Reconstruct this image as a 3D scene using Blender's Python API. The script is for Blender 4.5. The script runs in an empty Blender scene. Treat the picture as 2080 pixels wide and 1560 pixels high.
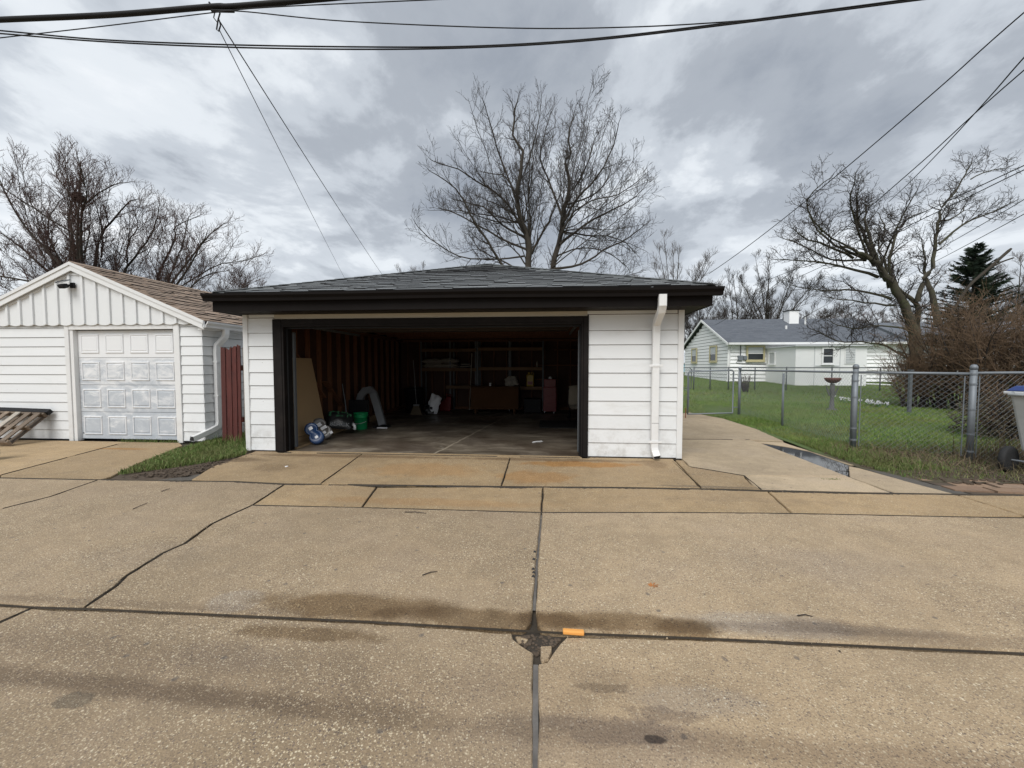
import bpy, bmesh, math, random
import numpy as np
from mathutils import Vector, Matrix, noise as mnoise
# ------------------------------------------------------------------ camera, sky, sun, exposure
S = bpy.context.scene
C = S.collection
cd = bpy.data.cameras.new('camera'); cam = bpy.data.objects.new('camera', cd); C.objects.link(cam)
cam.location = (1.44, -6.17, 1.42)
cam.rotation_euler = (math.radians(87.5), 0, math.radians(4.75))
cd.sensor_width = 36; cd.lens = 13.846; cd.clip_start = .05; cd.clip_end = 2000
S.camera = cam
SUN_EL, SUN_AZ = 47.0, 196.0          # azimuth clockwise from +Y: behind the camera
W = bpy.data.worlds.new('World'); S.world = W; W.use_nodes = True
def sky_nodes():
    t = W.node_tree; t.nodes.clear(); n = t.nodes.new; L = t.links.new
    out = n('ShaderNodeOutputWorld'); bg = n('ShaderNodeBackground'); bg.inputs[1].default_value = 0.1
    sky = n('ShaderNodeTexSky'); sky.sky_type = 'NISHITA'; sky.sun_disc = False
    sky.sun_elevation = math.radians(SUN_EL); sky.sun_rotation = math.radians(SUN_AZ)
    sky.air_density = 1.0; sky.dust_density = 2.0
    tc = n('ShaderNodeTexCoord'); sp = n('ShaderNodeSeparateXYZ'); L(tc.outputs['Generated'], sp.inputs[0])
    def M(op, a, b=None, c=None, clamp=False):
        m = n('ShaderNodeMath'); m.operation = op; m.use_clamp = clamp
        for i, v in enumerate((a, b, c)):
            if v is None: continue
            if isinstance(v, (int, float)): m.inputs[i].default_value = v
            else: L(v, m.inputs[i])
        return m.outputs[0]
    z = M('MAXIMUM', sp.outputs[2], 0.0); zz = M('ADD', z, 0.16)
    u = M('DIVIDE', sp.outputs[0], zz); v = M('DIVIDE', sp.outputs[1], zz)
    cb = n('ShaderNodeCombineXYZ'); L(u, cb.inputs[0]); L(v, cb.inputs[1])
    mp = n('ShaderNodeMapping'); L(cb.outputs[0], mp.inputs[0])
    mp.inputs['Location'].default_value = (2.2, 7.4, 0); mp.inputs['Rotation'].default_value = (0, 0, math.radians(12)); mp.inputs['Scale'].default_value = (1.0, .80, 1)
    def NZ(sc, det, rg, dist, off):
        q = n('ShaderNodeTexNoise'); q.noise_dimensions = '3D'; q.inputs['Scale'].default_value = sc; q.inputs['Detail'].default_value = det
        q.inputs['Roughness'].default_value = rg; q.inputs['Distortion'].default_value = dist
        ad = n('ShaderNodeVectorMath'); ad.operation = 'ADD'; L(mp.outputs[0], ad.inputs[0]); ad.inputs[1].default_value = (0, 0, off); L(ad.outputs[0], q.inputs['Vector'])
        return q.outputs['Fac']
    a = NZ(1.15, 10, .56, .25, 0.0); b = NZ(3.6, 9, .60, .3, 5.0); c = NZ(.40, 3, .5, 0, 9.0)
    f = M('ADD', M('MULTIPLY', a, .62), M('ADD', M('MULTIPLY', b, .2), M('MULTIPLY', c, .34)))
    r = n('ShaderNodeValToRGB'); L(f, r.inputs[0]); e = r.color_ramp; e.interpolation = 'EASE'
    e.elements[0].position = .445; e.elements[0].color = (.30, .332, .382, 1)
    e.elements[1].position = .735; e.elements[1].color = (.96, .97, .985, 1)
    for p, k in ((.525, (.385, .418, .465, 1)), (.575, (.54, .58, .63, 1)), (.625, (.73, .77, .81, 1))):
        q = e.elements.new(p); q.color = k
    hz = n('ShaderNodeMapRange'); L(sp.outputs[2], hz.inputs[0]); hz.inputs[1].default_value = -.02; hz.inputs[2].default_value = .36
    hz.inputs[3].default_value = .40; hz.inputs[4].default_value = 0.0
    mh = n('ShaderNodeMix'); mh.data_type = 'RGBA'; L(hz.outputs[0], mh.inputs[0]); L(r.outputs[0], mh.inputs[6]); mh.inputs[7].default_value = (.80, .84, .88, 1)
    sc = n('ShaderNodeVectorMath'); sc.operation = 'SCALE'; L(mh.outputs[2], sc.inputs[0]); sc.inputs[3].default_value = 6.9
    mx = n('ShaderNodeMix'); mx.data_type = 'RGBA'; mx.inputs[0].default_value = .95; L(sky.outputs[0], mx.inputs[6]); L(sc.outputs[0], mx.inputs[7])
    L(mx.outputs[2], bg.inputs[0]); L(bg.outputs[0], out.inputs[0])
sky_nodes()
sd = bpy.data.lights.new('sun', 'SUN'); sun = bpy.data.objects.new('sun', sd); C.objects.link(sun)
sd.energy = 1.5; sd.angle = math.radians(38); sd.color = (1, .98, .945)
_az, _el = math.radians(SUN_AZ), math.radians(SUN_EL)
sun.rotation_euler = Vector((math.sin(_az)*math.cos(_el), math.cos(_az)*math.cos(_el), math.sin(_el))).to_track_quat('Z', 'Y').to_euler()
sun.location = (0, -20, 30)
vs = S.view_settings; vs.view_transform = 'Standard'; vs.look = 'None'; vs.exposure = 0.74; vs.gamma = 1; vs.use_curve_mapping = False

# ------------------------------------------------------------------ helpers
R = random.Random(11)
def link(o): C.objects.link(o); return o
def tag(o, label=None, cat=None, group=None, kind=None):
    if label: o['label'] = label
    if cat: o['category'] = cat
    if group: o['group'] = group
    if kind: o['kind'] = kind
    return o
def thing(name, label, cat, loc=(0, 0, 0), group=None):
    o = bpy.data.objects.new(name, None); o.empty_display_size = .2; link(o); o.location = loc
    return tag(o, label, cat, group)
def put(name, me, mat=None, parent=None, loc=None, rot=None):
    """link a mesh as an object; its mesh is in world axes unless loc/rot are given"""
    o = bpy.data.objects.new(name, me); link(o)
    if mat and not me.materials: me.materials.append(mat)
    if parent is not None:
        o.parent = parent
        if parent.type == 'EMPTY' and loc is None: o.matrix_parent_inverse = Matrix.Translation(-Vector(parent.location))
    if loc is not None: o.location = loc
    if rot is not None: o.rotation_euler = rot
    return o
def nrm(a): a = Vector(a); return a.normalized()
class MB:
    def __init__(s): s.v = []; s.f = []
    def add(s, vs, fs):
        b = len(s.v); s.v += [tuple(q) for q in vs]; s.f += [tuple(b+i for i in f) for f in fs]; return s
    def hexa(s, q):   # 8 corners: bottom 4 ccw, top 4 ccw
        return s.add(q, [(3, 2, 1, 0), (4, 5, 6, 7), (0, 1, 5, 4), (1, 2, 6, 5), (2, 3, 7, 6), (3, 0, 4, 7)])
    def box(s, x0, x1, y0, y1, z0, z1):
        return s.hexa([(x0, y0, z0), (x1, y0, z0), (x1, y1, z0), (x0, y1, z0), (x0, y0, z1), (x1, y0, z1), (x1, y1, z1), (x0, y1, z1)])
    def obox(s, c, sx, sy, sz, m):
        c = Vector(c); q = []
        for z in (-1, 1):
            for x, y in ((-1, -1), (1, -1), (1, 1), (-1, 1)): q.append(c + m @ Vector((x*sx/2, y*sy/2, z*sz/2)))
        return s.hexa(q)
    def beam(s, p, q, w, h, up=(0, 0, 1)):
        p, q = Vector(p), Vector(q); d = (q-p).normalized(); u = Vector(up); sd_ = d.cross(u)
        if sd_.length < 1e-4: sd_ = d.cross(Vector((0, 1, 0)))
        sd_.normalize(); u = sd_.cross(d)
        a, b = sd_*w/2, u*h/2
        return s.hexa([p-a-b, p+a-b, q+a-b, q-a-b, p-a+b, p+a+b, q+a+b, q-a+b])
    def tube(s, pts, r, n=8, cap=True):
        pts = [Vector(p) for p in pts]; k = len(pts); rr = r if isinstance(r, (list, tuple)) else [r]*k
        ref = None; rings = []
        for i, p in enumerate(pts):
            d = (pts[min(i+1, k-1)]-pts[max(i-1, 0)]).normalized()
            if ref is None: ref = d.orthogonal().normalized()
            ref = (ref - d*ref.dot(d)).normalized(); b = d.cross(ref)
            rings.append([p+(ref*math.cos(2*math.pi*j/n)+b*math.sin(2*math.pi*j/n))*rr[i] for j in range(n)])
        b0 = len(s.v)
        for g in rings: s.v += [tuple(q) for q in g]
        for i in range(k-1):
            for j in range(n):
                a = b0+i*n+j; c = b0+i*n+(j+1) % n; s.f.append((a, c, c+n, a+n))
        if cap: s.f.append(tuple(b0+j for j in reversed(range(n)))); s.f.append(tuple(b0+(k-1)*n+j for j in range(n)))
        return s
    def lathe(s, prof, n=24, c=(0, 0, 0), ax=None):
        c = Vector(c); m = Matrix.Identity(3) if ax is None else Vector((0, 0, 1)).rotation_difference(Vector(ax)).to_matrix()
        b0 = len(s.v)
        for r, z in prof:
            for j in range(n): s.v.append(tuple(c+m @ Vector((r*math.cos(2*math.pi*j/n), r*math.sin(2*math.pi*j/n), z))))
        for i in range(len(prof)-1):
            for j in range(n):
                a = b0+i*n+j; d = b0+i*n+(j+1) % n; s.f.append((a, d, d+n, a+n))
        s.f.append(tuple(b0+j for j in reversed(range(n)))); s.f.append(tuple(b0+(len(prof)-1)*n+j for j in range(n)))
        return s
    def prism(s, poly, h):   # poly 3D points (planar), extruded by vector h
        h = Vector(h); k = len(poly); p = [Vector(q) for q in poly]
        return s.add(p+[q+h for q in p], [tuple(reversed(range(k))), tuple(range(k, 2*k))]+[(i, (i+1) % k, k+(i+1) % k, k+i) for i in range(k)])
    def face(s, q): return s.add(q, [tuple(range(len(q)))])
    def mesh(s, name, smooth=False):
        me = bpy.data.meshes.new(name); me.from_pydata(s.v, [], s.f); me.update()
        if smooth: me.polygons.foreach_set('use_smooth', [True]*len(me.polygons))
        return me
    def build(s, name, mat, parent=None, smooth=False, bevel=0, loc=None, rot=None, fix=True):
        me = s.mesh(name, smooth)
        if fix:
            bm = bmesh.new(); bm.from_mesh(me); bmesh.ops.recalc_face_normals(bm, faces=bm.faces); bm.to_mesh(me); bm.free()
        o = put(name, me, mat, parent, loc, rot)
        if bevel:
            b = o.modifiers.new('bevel', 'BEVEL'); b.width = bevel; b.segments = 2; b.limit_method = 'ANGLE'
        return o
def np_mesh(name, v, f, smooth=False):
    me = bpy.data.meshes.new(name); v = np.asarray(v, dtype=np.float32); f = np.asarray(f, dtype=np.int32); k = f.shape[1]
    me.vertices.add(len(v)); me.vertices.foreach_set('co', v.ravel()); me.loops.add(f.size); me.loops.foreach_set('vertex_index', f.ravel())
    me.polygons.add(len(f)); me.polygons.foreach_set('loop_start', np.arange(0, f.size, k, dtype=np.int32)); me.polygons.foreach_set('loop_total', np.full(len(f), k, dtype=np.int32))
    if smooth: me.polygons.foreach_set('use_smooth', np.ones(len(f), dtype=bool))
    me.update(calc_edges=True); return me
def subdiv(o, lv=2):
    m = o.modifiers.new('sub', 'SUBSURF'); m.levels = lv; m.render_levels = lv; return o

# ------------------------------------------------------------------ material language
class T:
    def __init__(s, name):
        s.m = bpy.data.materials.new(name); s.m.use_nodes = True; s.t = s.m.node_tree
        s.b = s.t.nodes['Principled BSDF']; s.tc = s.t.nodes.new('ShaderNodeTexCoord'); s.pos = s.tc.outputs['Object']
    def set(s, n, k, v):
        if v is None: return
        if isinstance(v, bpy.types.NodeSocket): s.t.links.new(v, n.inputs[k])
        else: n.inputs[k].default_value = v
    def math(s, op, a, b=None, c=None, clamp=False):
        n = s.t.nodes.new('ShaderNodeMath'); n.operation = op; n.use_clamp = clamp
        for i, v in enumerate((a, b, c)): s.set(n, i, v)
        return n.outputs[0]
    def noise(s, sc, det=4, rg=.55, dist=0, vec=None, out='Fac'):
        n = s.t.nodes.new('ShaderNodeTexNoise'); s.set(n, 'Vector', vec or s.pos)
        for k, v in (('Scale', sc), ('Detail', det), ('Roughness', rg), ('Distortion', dist)): s.set(n, k, v)
        return n.outputs[out]
    def voro(s, sc, vec=None, feat='F1', rnd=1.0):
        n = s.t.nodes.new('ShaderNodeTexVoronoi'); n.feature = feat; s.set(n, 'Vector', vec or s.pos); s.set(n, 'Scale', sc); s.set(n, 'Randomness', rnd)
        return n
    def map(s, scale=(1, 1, 1), loc=(0, 0, 0), rot=(0, 0, 0), vec=None):
        n = s.t.nodes.new('ShaderNodeMapping'); s.set(n, 0, vec or s.pos); n.inputs['Scale'].default_value = scale; n.inputs['Location'].default_value = loc; n.inputs['Rotation'].default_value = rot
        return n.outputs[0]
    def ramp(s, f, st, interp='LINEAR'):
        n = s.t.nodes.new('ShaderNodeValToRGB'); s.set(n, 0, f); e = n.color_ramp; e.interpolation = interp
        col = lambda c: (c, c, c, 1) if isinstance(c, (int, float)) else tuple(c)+(1,)
        e.elements[0].position = st[0][0]; e.elements[0].color = col(st[0][1]); e.elements[1].position = st[-1][0]; e.elements[1].color = col(st[-1][1])
        for p, c in st[1:-1]: q = e.elements.new(p); q.color = col(c)
        return n.outputs[0]
    def rng(s, f, a, b, c=0., d=1., smooth=True):
        n = s.t.nodes.new('ShaderNodeMapRange'); n.interpolation_type = 'SMOOTHSTEP' if smooth else 'LINEAR'; s.set(n, 0, f)
        for i, v in enumerate((a, b, c, d)): n.inputs[i+1].default_value = v
        return n.outputs[0]
    def mix(s, f, a, b, mode='MIX'):
        n = s.t.nodes.new('ShaderNodeMix'); n.data_type = 'RGBA'; n.blend_type = mode
        for k, v in ((0, f), (6, a), (7, b)):
            if isinstance(v, tuple) and len(v) == 3: v = v+(1,)
            s.set(n, k, v)
        return n.outputs[2]
    def sep(s, vec=None):
        n = s.t.nodes.new('ShaderNodeSeparateXYZ'); s.set(n, 0, vec or s.pos); return n.outputs
    def ell(s, cx, cy, rx, ry, wob=.35, sc=3.0, soft=.5):
        """soft ragged ellipse on the ground"""
        v = s.map((1/rx, 1/ry, 0), (-cx/rx, -cy/ry, 0)); n = s.t.nodes.new('ShaderNodeVectorMath'); n.operation = 'LENGTH'; s.set(n, 0, v)
        d = s.math('ADD', n.outputs['Value'], s.math('MULTIPLY', s.math('SUBTRACT', s.noise(sc, 5, .6), .5), wob*2.4))
        return s.rng(d, 1.0+soft*.35, 1.0-soft*.65)
    def rand(s):
        a = s.t.nodes.new('ShaderNodeObjectInfo').outputs['Random']; g = s.t.nodes.new('ShaderNodeNewGeometry').outputs['Random Per Island']
        return s.math('FRACT', s.math('ADD', a, g))
    def done(s, col=None, rough=.7, bump=None, bs=.3, bd=.01, metal=0., spec=None):
        if col is not None: s.set(s.b, 'Base Color', col+(1,) if isinstance(col, tuple) and len(col) == 3 else col)
        s.set(s.b, 'Roughness', rough); s.set(s.b, 'Metallic', metal)
        if spec is not None: s.set(s.b, 'Specular IOR Level', spec)
        if bump is not None:
            n = s.t.nodes.new('ShaderNodeBump'); n.inputs['Strength'].default_value = bs; n.inputs['Distance'].default_value = bd
            s.set(n, 'Height', bump); s.t.links.new(n.outputs[0], s.b.inputs['Normal'])
        return s.m
def basic(name, col, var=.12, sc=4, rough=.6, bsc=60, bs=.12, metal=0., dirt=None, dsc=2.5, dk=.5, spec=None, rv=0.):
    t = T(name); a = t.noise(sc, 5, .6); c = t.mix(a, tuple(k*(1-var) for k in col), tuple(min(1, k*(1+var)) for k in col))
    if dirt: c = t.mix(t.math('MULTIPLY', t.rng(t.noise(dsc, 6, .65), .48, .72), dk), c, dirt)
    if rv: c = t.mix(t.math('MULTIPLY', t.rand(), 1.0), t.mix(1.0, c, (1-rv, 1-rv, 1-rv), 'MULTIPLY'), c)
    return t.done(c, rough, t.noise(bsc, 3), bs, .004, metal, spec)
def wood(name, a, b, axis=2, sc=1.0, rough=.75, rv=.25):
    t = T(name); st = [14*sc, 14*sc, 14*sc]; st[axis] = .9*sc
    v = t.map(tuple(st)); g = t.noise(2.2, 6, .65, 1.2, v); c = t.ramp(g, [(.3, a), (.7, b)])
    c = t.mix(t.rng(t.noise(1.3*sc, 4), .5, .75, 0, .35), c, tuple(k*.5 for k in a))
    if rv: c = t.mix(t.rand(), t.mix(1.0, c, (1-rv,)*3, 'MULTIPLY'), c)
    return t.done(c, rough, g, .3, .003)
def concrete(name, base, stains=True, rub=1.0, agg=1.0):
    t = T(name); big = t.noise(.55, 6, .6); mid = t.noise(5, 6, .65)
    lo = tuple(k*.80 for k in base); hi = tuple(k*1.16 for k in base)
    c = t.mix(t.rng(t.math('ADD', t.math('MULTIPLY', big, .6), t.math('MULTIPLY', mid, .4)), .36, .64), lo, hi)
    c = t.mix(t.math('MULTIPLY', t.rng(t.noise(1.1, 5, .6), .45, .7), .35), c, (base[0]*.80, base[1]*.83, base[2]*.97))
    c = t.mix(t.math('MULTIPLY', t.rng(t.noise(.7, 6, .65, .4, t.map((.35, 1.3, 1), (5, 9, 0))), .50, .72), .5), c, (base[0]*.70, base[1]*.68, base[2]*.70))
    oi = t.t.nodes.new('ShaderNodeObjectInfo').outputs['Random']
    c = t.mix(1.0, c, t.ramp(oi, [(0, .86), (1, 1.10)]), 'MULTIPLY')
    # exposed aggregate: fine and coarse stones
    reg = t.rng(t.noise(.8, 5, .65), .34, .66, .50, 1.0)
    for sc, lim, pb, pd in ((170, .40, .78, .22), (95, .36, .85, .15), (60, .30, .92, .07)):
        vv = t.voro(sc); cell = t.sep(vv.outputs['Color']); ins = t.rng(vv.outputs['Distance'], lim+.1, lim-.06)
        fa = t.math('MULTIPLY', ins, t.rng(cell[0], pb-.02, pb+.02)); c = t.mix(t.math('MULTIPLY', t.math('MULTIPLY', fa, reg), .95*agg), c, t.mix(cell[1], (.78, .68, .50), (.56, .45, .29)))
        fb = t.math('MULTIPLY', ins, t.rng(cell[0], pd+.02, pd-.02)); c = t.mix(t.math('MULTIPLY', t.math('MULTIPLY', fb, reg), .92*agg), c, t.mix(cell[2], (.12, .095, .075), (.20, .15, .12)))
    c = t.mix(t.math('MULTIPLY', t.rng(t.noise(170, 2, .5), .38, .62), .38), c, t.mix(1.0, c, (.58, .56, .53), 'MULTIPLY'))
    # scattered pock marks
    pv = t.voro(8.5); pc = t.sep(pv.outputs['Color'])
    pk = t.math('MULTIPLY', t.rng(t.math('ADD', pv.outputs['Distance'], t.math('MULTIPLY', t.noise(30, 3), .2)), .26, .16), t.rng(pc[0], .66, .70))
    c = t.mix(t.math('MULTIPLY', pk, .6), c, (.09, .083, .08))
    if stains:
        sp = t.sep()
        for (cx, cy, rx, ry, wob, sc, soft, k, col) in STAINS:
            c = t.mix(t.math('MULTIPLY', t.ell(cx, cy, rx, ry, wob, sc, soft), k), c, t.mix(1.0, c, col, 'MULTIPLY'))
        for (yc, w, k, x0, x1, slope) in TRACKS:
            d = t.math('ABSOLUTE', t.math('SUBTRACT', t.math('ADD', sp[1], t.math('MULTIPLY', sp[0], slope)), yc))
            d = t.math('ADD', d, t.math('MULTIPLY', t.math('SUBTRACT', t.noise(2.2, 5, .6), .5), w*1.3))
            m = t.math('MULTIPLY', t.rng(d, w, w*.25), t.math('MULTIPLY', t.rng(sp[0], x0-.5, x0+.5), t.rng(sp[0], x1+.5, x1-.5)))
            c = t.mix(t.math('MULTIPLY', m, k), c, t.mix(1.0, c, (.60, .57, .56), 'MULTIPLY'))
    h = t.math('ADD', t.noise(110, 4, .7), t.math('MULTIPLY', t.voro(80).outputs['Distance'], .8))
    return t.done(c, .88, h, .55*rub, .006)
MUD = (.50, .43, .33); GREY = (.92, 1.0, 1.18); RUST = (.98, .72, .42); WET = (.55, .50, .46)
STAINS = []
def st(p, rx, ry, k, col, wob=.35, sc=3.0, soft=.6): STAINS.append((p[0], p[1], rx, ry, wob, sc, soft, k, col))
st((0.321,-3.980,0.000), .62, .13, .95, MUD, .5, 4); st((1.151,-4.030,0.000), .75, .09, .85, MUD, .5, 5); st((1.808,-4.009,0.000), .62, .085, .85, MUD, .5, 5); st((2.199,-4.026,0.000), .16, .09, .85, MUD, .3, 6)
st((0.169,-4.223,0.000), .42, .06, .8, MUD, .5, 5); st((1.966,-0.476,0.000), .85, .17, .95, RUST, .6, 4); st((1.341,-1.163,0.000), .5, .3, .6, RUST, .6, 4); st((-0.218,-0.930,0.000), .9, .35, .4, RUST, .6, 3)
st((-0.416,-3.992,0.000), .17, .12, .9, (1.0, 1.06, 1.2), .15, 4, .3); st((2.669,-3.954,0.000), .55, .11, .8, GREY, .4, 4); st((2.987,-3.936,0.000), .3, .07, .5, WET, .5, 5)
st((3.028,-0.388,0.000), .18, .25, .55, WET, .6, 6); st((3.431,-1.404,0.000), .7, .05, .8, (.55, .57, .62), .5, 7); st((-3.228,-0.607,0.000), .55, .14, .85, (.50, .47, .44), .5, 4)
st((-1.703,-0.250,0.000), 1.6, .10, .8, WET, .5, 4); st((1.397,-0.254,0.000), 1.6, .09, .8, WET, .6, 4); st((-5.823,0.006,0.000), .5, .07, .9, RUST, .5, 5); st((2.103,-4.485,0.000), .3, .08, .5, GREY, .5, 5)
st((1.620,-4.704,0.000), .5, .12, .5, (.70, .70, .76), .6, 5); st((-0.562,-4.706,0.000), .09, .045, .8, (.5, .52, .55), .5, 12, .3); st((1.864,-4.684,0.000), .04, .02, .95, (.25, .24, .25), .6, 20, .4)
st((3.808,0.686,0.000), .5, .25, .5, (.82, .84, .9), .5, 3)
st((-1.523,-3.511,0.000), .5, .22, .45, (.86, .88, .95), .6, 2.5, .9); st((3.521,-3.239,0.000), .9, .25, .45, (.84, .86, .93), .6, 2, .9); st((0.998,-4.525,0.000), .55, .12, .4, (.82, .80, .80), .7, 3, .9); st((-0.072,-4.405,0.000), .35, .10, .5, (.84, .86, .93), .7, 4, .8)
st((1.722,-4.655,0.000), .3, .06, .6, (.62, .62, .68), .8, 9, .4); st((1.934,-4.571,0.000), .16, .04, .7, (.55, .54, .58), .9, 14, .4); st((1.703,-4.453,0.000), .12, .03, .6, (.5, .48, .48), .9, 16, .4); st((0.278,-2.175,-0.000), 1.3, .12, .3, RUST, .6, 4); st((3.510,-1.829,0.000), .9, .08, .35, (.8, .8, .85), .7, 5); st((-2.333,-0.973,0.000), .35, .2, .4, WET, .7, 4); st((2.990,-3.968,-0.000), .7, .05, .6, (.6, .6, .64), .6, 6)
TRACKS = [((0.473,-4.633,0.000)[1], .085, 0.73, -4, .8, .03), ((1.031,-4.651,0.000)[1], .07, 0.41, -1, 1.4, .03), ((2.193,-4.636,0.000)[1], .10, 0.61, 1.4, 5, .02), ((1.870,-4.426,0.000)[1], .16, 0.32, 1.2, 2.4, .02), ((-0.508,-4.442,0.000)[1], .16, 0.32, -4, .6, .03), ((3.470,-4.005,0.000)[1], .07, 0.57, 2.4, 6, .0), ((-1.230,-4.074,0.000)[1], .05, 0.49, -4, 0, .0)]
M = {}
M['alley'] = concrete('alley_concrete', (.395, .294, .184))
M['apron'] = concrete('apron_concrete', (.405, .285, .155), agg=.75)
M['walk'] = concrete('walk_concrete', (.48, .375, .25), agg=.5)
M['joint'] = basic('joint_dirt_and_shade', (.045, .036, .026), .5, 20, .95, 90, .6)
M['tar'] = basic('asphalt_patch', (.095, .085, .072), .5, 20, .85, 120, .6)
M['soil'] = basic('soil', (.085, .062, .043), .45, 9, .95, 60, .8)
M['ground'] = basic('distant_ground', (.09, .10, .045), .35, .3, .95, 10, .3)
def white_paint(name, base, grime, gk, scl=1.6):
    t = T(name); c = t.mix(t.noise(3, 5, .6), tuple(k*.95 for k in base), base)
    v = t.map((.5, .5, 2.2)); c = t.mix(t.math('MULTIPLY', t.rng(t.noise(scl, 7, .68, .6, v), .50, .78), gk), c, grime)
    z = t.sep()[2]; low = t.math('MULTIPLY', t.rng(z, .75, .0), t.rng(t.noise(5, 6, .7), .42, .70)); c = t.mix(t.math('MULTIPLY', low, gk*1.3, None, True), c, tuple(k*.8 for k in grime))
    vv = t.voro(9); cell = t.sep(vv.outputs['Color']); c = t.mix(t.math('MULTIPLY', t.math('MULTIPLY', t.rng(vv.outputs['Distance'], .07, .04), t.rng(cell[0], .90, .93)), .6), c, (.2, .17, .14))
    c = t.mix(1.0, c, t.ramp(t.rand(), [(0, .95), (1, 1.0)]), 'MULTIPLY')
    return t.done(c, .5, t.noise(55, 4, .6), .12, .003)
M['siding'] = white_paint('white_siding', (.765, .78, .785), (.52, .50, .46), .45)
M['siding2'] = white_paint('white_siding_neighbour', (.765, .78, .785), (.58, .60, .59), .34)
M['trimw'] = white_paint('white_trim', (.75, .755, .75), (.55, .52, .47), .3)
M['odoor'] = basic('raised_door_paint', (.05, .038, .03), .2, 4, .7)
M['header'] = basic('beige_header_board', (.50, .45, .36), .12, 3, .6, 50, .1)
M['dark'] = basic('dark_brown_metal', (.0085, .0068, .0063), .3, 4, .75, 50, .1, spec=.12)
M['darkw'] = basic('dark_brown_wood', (.0125, .0105, .010), .4, 6, .6, 30, .3, dirt=(.05, .04, .034), dk=.25, spec=.12)
M['gutterw'] = basic('white_metal', (.75, .755, .75), .05, 4, .38, 40, .04, dirt=(.5, .47, .42), dk=.2)
M['void'] = basic('pipe_dark', (.012, .012, .012), .2, 4, .9)
def shingle(name, cols, lo, hi):
    t = T(name); r = t.rand(); c = t.ramp(r, [(i/(len(cols)-1), k) for i, k in enumerate(cols)], 'CONSTANT' if 0 else 'LINEAR')
    c = t.mix(t.rng(t.noise(1.1, 5, .6), .35, .7, 0, .55), c, lo); c = t.mix(t.rng(t.noise(260, 2), .45, .65, 0, .4), c, hi)
    return t.done(c, .9, t.noise(240, 2), .5, .003)
M['sh_grey'] = shingle('grey_shingle', [(.12, .13, .138), (.21, .222, .225), (.145, .155, .165), (.27, .28, .285)], (.19, .20, .198), (.24, .25, .26))
M['sh_brown'] = shingle('brown_shingle', [(.19, .135, .095), (.31, .225, .165), (.22, .16, .118), (.36, .27, .20)], (.26, .19, .14), (.42, .33, .26))
M['sh_house'] = shingle('slate_grey_roof', [(.085, .095, .115), (.125, .138, .16), (.10, .113, .135)], (.11, .122, .142), (.22, .235, .26))
M['deck'] = basic('roof_felt', (.03, .03, .032), .3, 8, .9)
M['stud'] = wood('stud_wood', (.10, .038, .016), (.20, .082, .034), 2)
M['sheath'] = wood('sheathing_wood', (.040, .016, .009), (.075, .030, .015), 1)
M['lumber'] = wood('lumber', (.26, .17, .09), (.40, .28, .16), 1)
M['shelf'] = wood('shelf_wood', (.14, .08, .04), (.22, .13, .07), 0)
M['grey_wood'] = wood('weathered_wood', (.16, .13, .10), (.34, .29, .24), 1)
M['pallet'] = wood('pallet_wood', (.12, .09, .065), (.33, .25, .18), 1, rv=.45)
M['pallet_pale'] = wood('pallet_pale_wood', (.34, .30, .25), (.52, .47, .40), 1)
M['red_wood'] = wood('red_stained_wood', (.055, .013, .010), (.135, .032, .025), 2)
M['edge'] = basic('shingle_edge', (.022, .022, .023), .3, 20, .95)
M['galv'] = basic('galvanised_steel', (.20, .22, .24), .2, 9, .58, 60, .08, .35)
M['galvd'] = basic('dull_galvanised', (.12, .13, .14), .2, 9, .6, 60, .08, .3)
M['glass'] = T('window_glass').done((.035, .04, .045), .08)
M['black'] = basic('black_plastic', (.010, .010, .011), .3, 5, .6, spec=.25)
M['rubber'] = basic('black_rubber', (.018, .018, .019), .3, 8, .8, 40, .2)
M['bark'] = basic('grey_brown_bark', (.046, .038, .029), .45, 6, .95, 22, .9)
M['bark_g'] = basic('greenish_bark', (.06, .054, .037), .5, 5, .95, 20, .9, dirt=(.075, .09, .035), dsc=1.5, dk=.6)
M['twig'] = basic('dark_twig', (.040, .031, .026), .4, 3, .9, 30, .1)
M['twig_r'] = basic('reddish_twig', (.075, .040, .032), .4, 2, .9, 30, .1)
M['twig_b'] = basic('brown_shrub_twig', (.155, .10, .06), .55, 1.5, .9, 30, .1)
M['twig_f'] = basic('far_twig', (.13, .112, .105), .3, 2, .9, 30, .1)
def grass_mat(name, cols, patch):
    t = T(name); g = t.rand(); c = t.ramp(g, [(i/(len(cols)-1), k) for i, k in enumerate(cols)])
    c = t.mix(t.rng(t.noise(.9, 5, .6), .42, .68, 0, .75), c, patch); c = t.mix(t.rng(t.noise(.6, 6, .7, 0, t.map((1, 1, .2), (7, 3, 0))), .54, .70, 0, .7), c, (.17, .15, .065)); c = t.mix(t.rng(t.noise(.35, 3, .6), .4, .65, 0, .5), c, t.mix(1.0, c, (.62, .70, .60), 'MULTIPLY'))
    return t.done(c, .6, None, spec=.25)
M['grass'] = grass_mat('lawn_grass', [(.095, .17, .034), (.145, .245, .048), (.195, .295, .065), (.27, .29, .10)], (.20, .205, .065))
M['weeds'] = grass_mat('rough_grass', [(.075, .14, .03), (.12, .20, .045), (.17, .215, .065), (.24, .20, .10)], (.13, .14, .05))
M['straw'] = grass_mat('dry_stalks', [(.10, .075, .045), (.17, .125, .075), (.24, .19, .12), (.075, .05, .035)], (.10, .07, .045))
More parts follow.
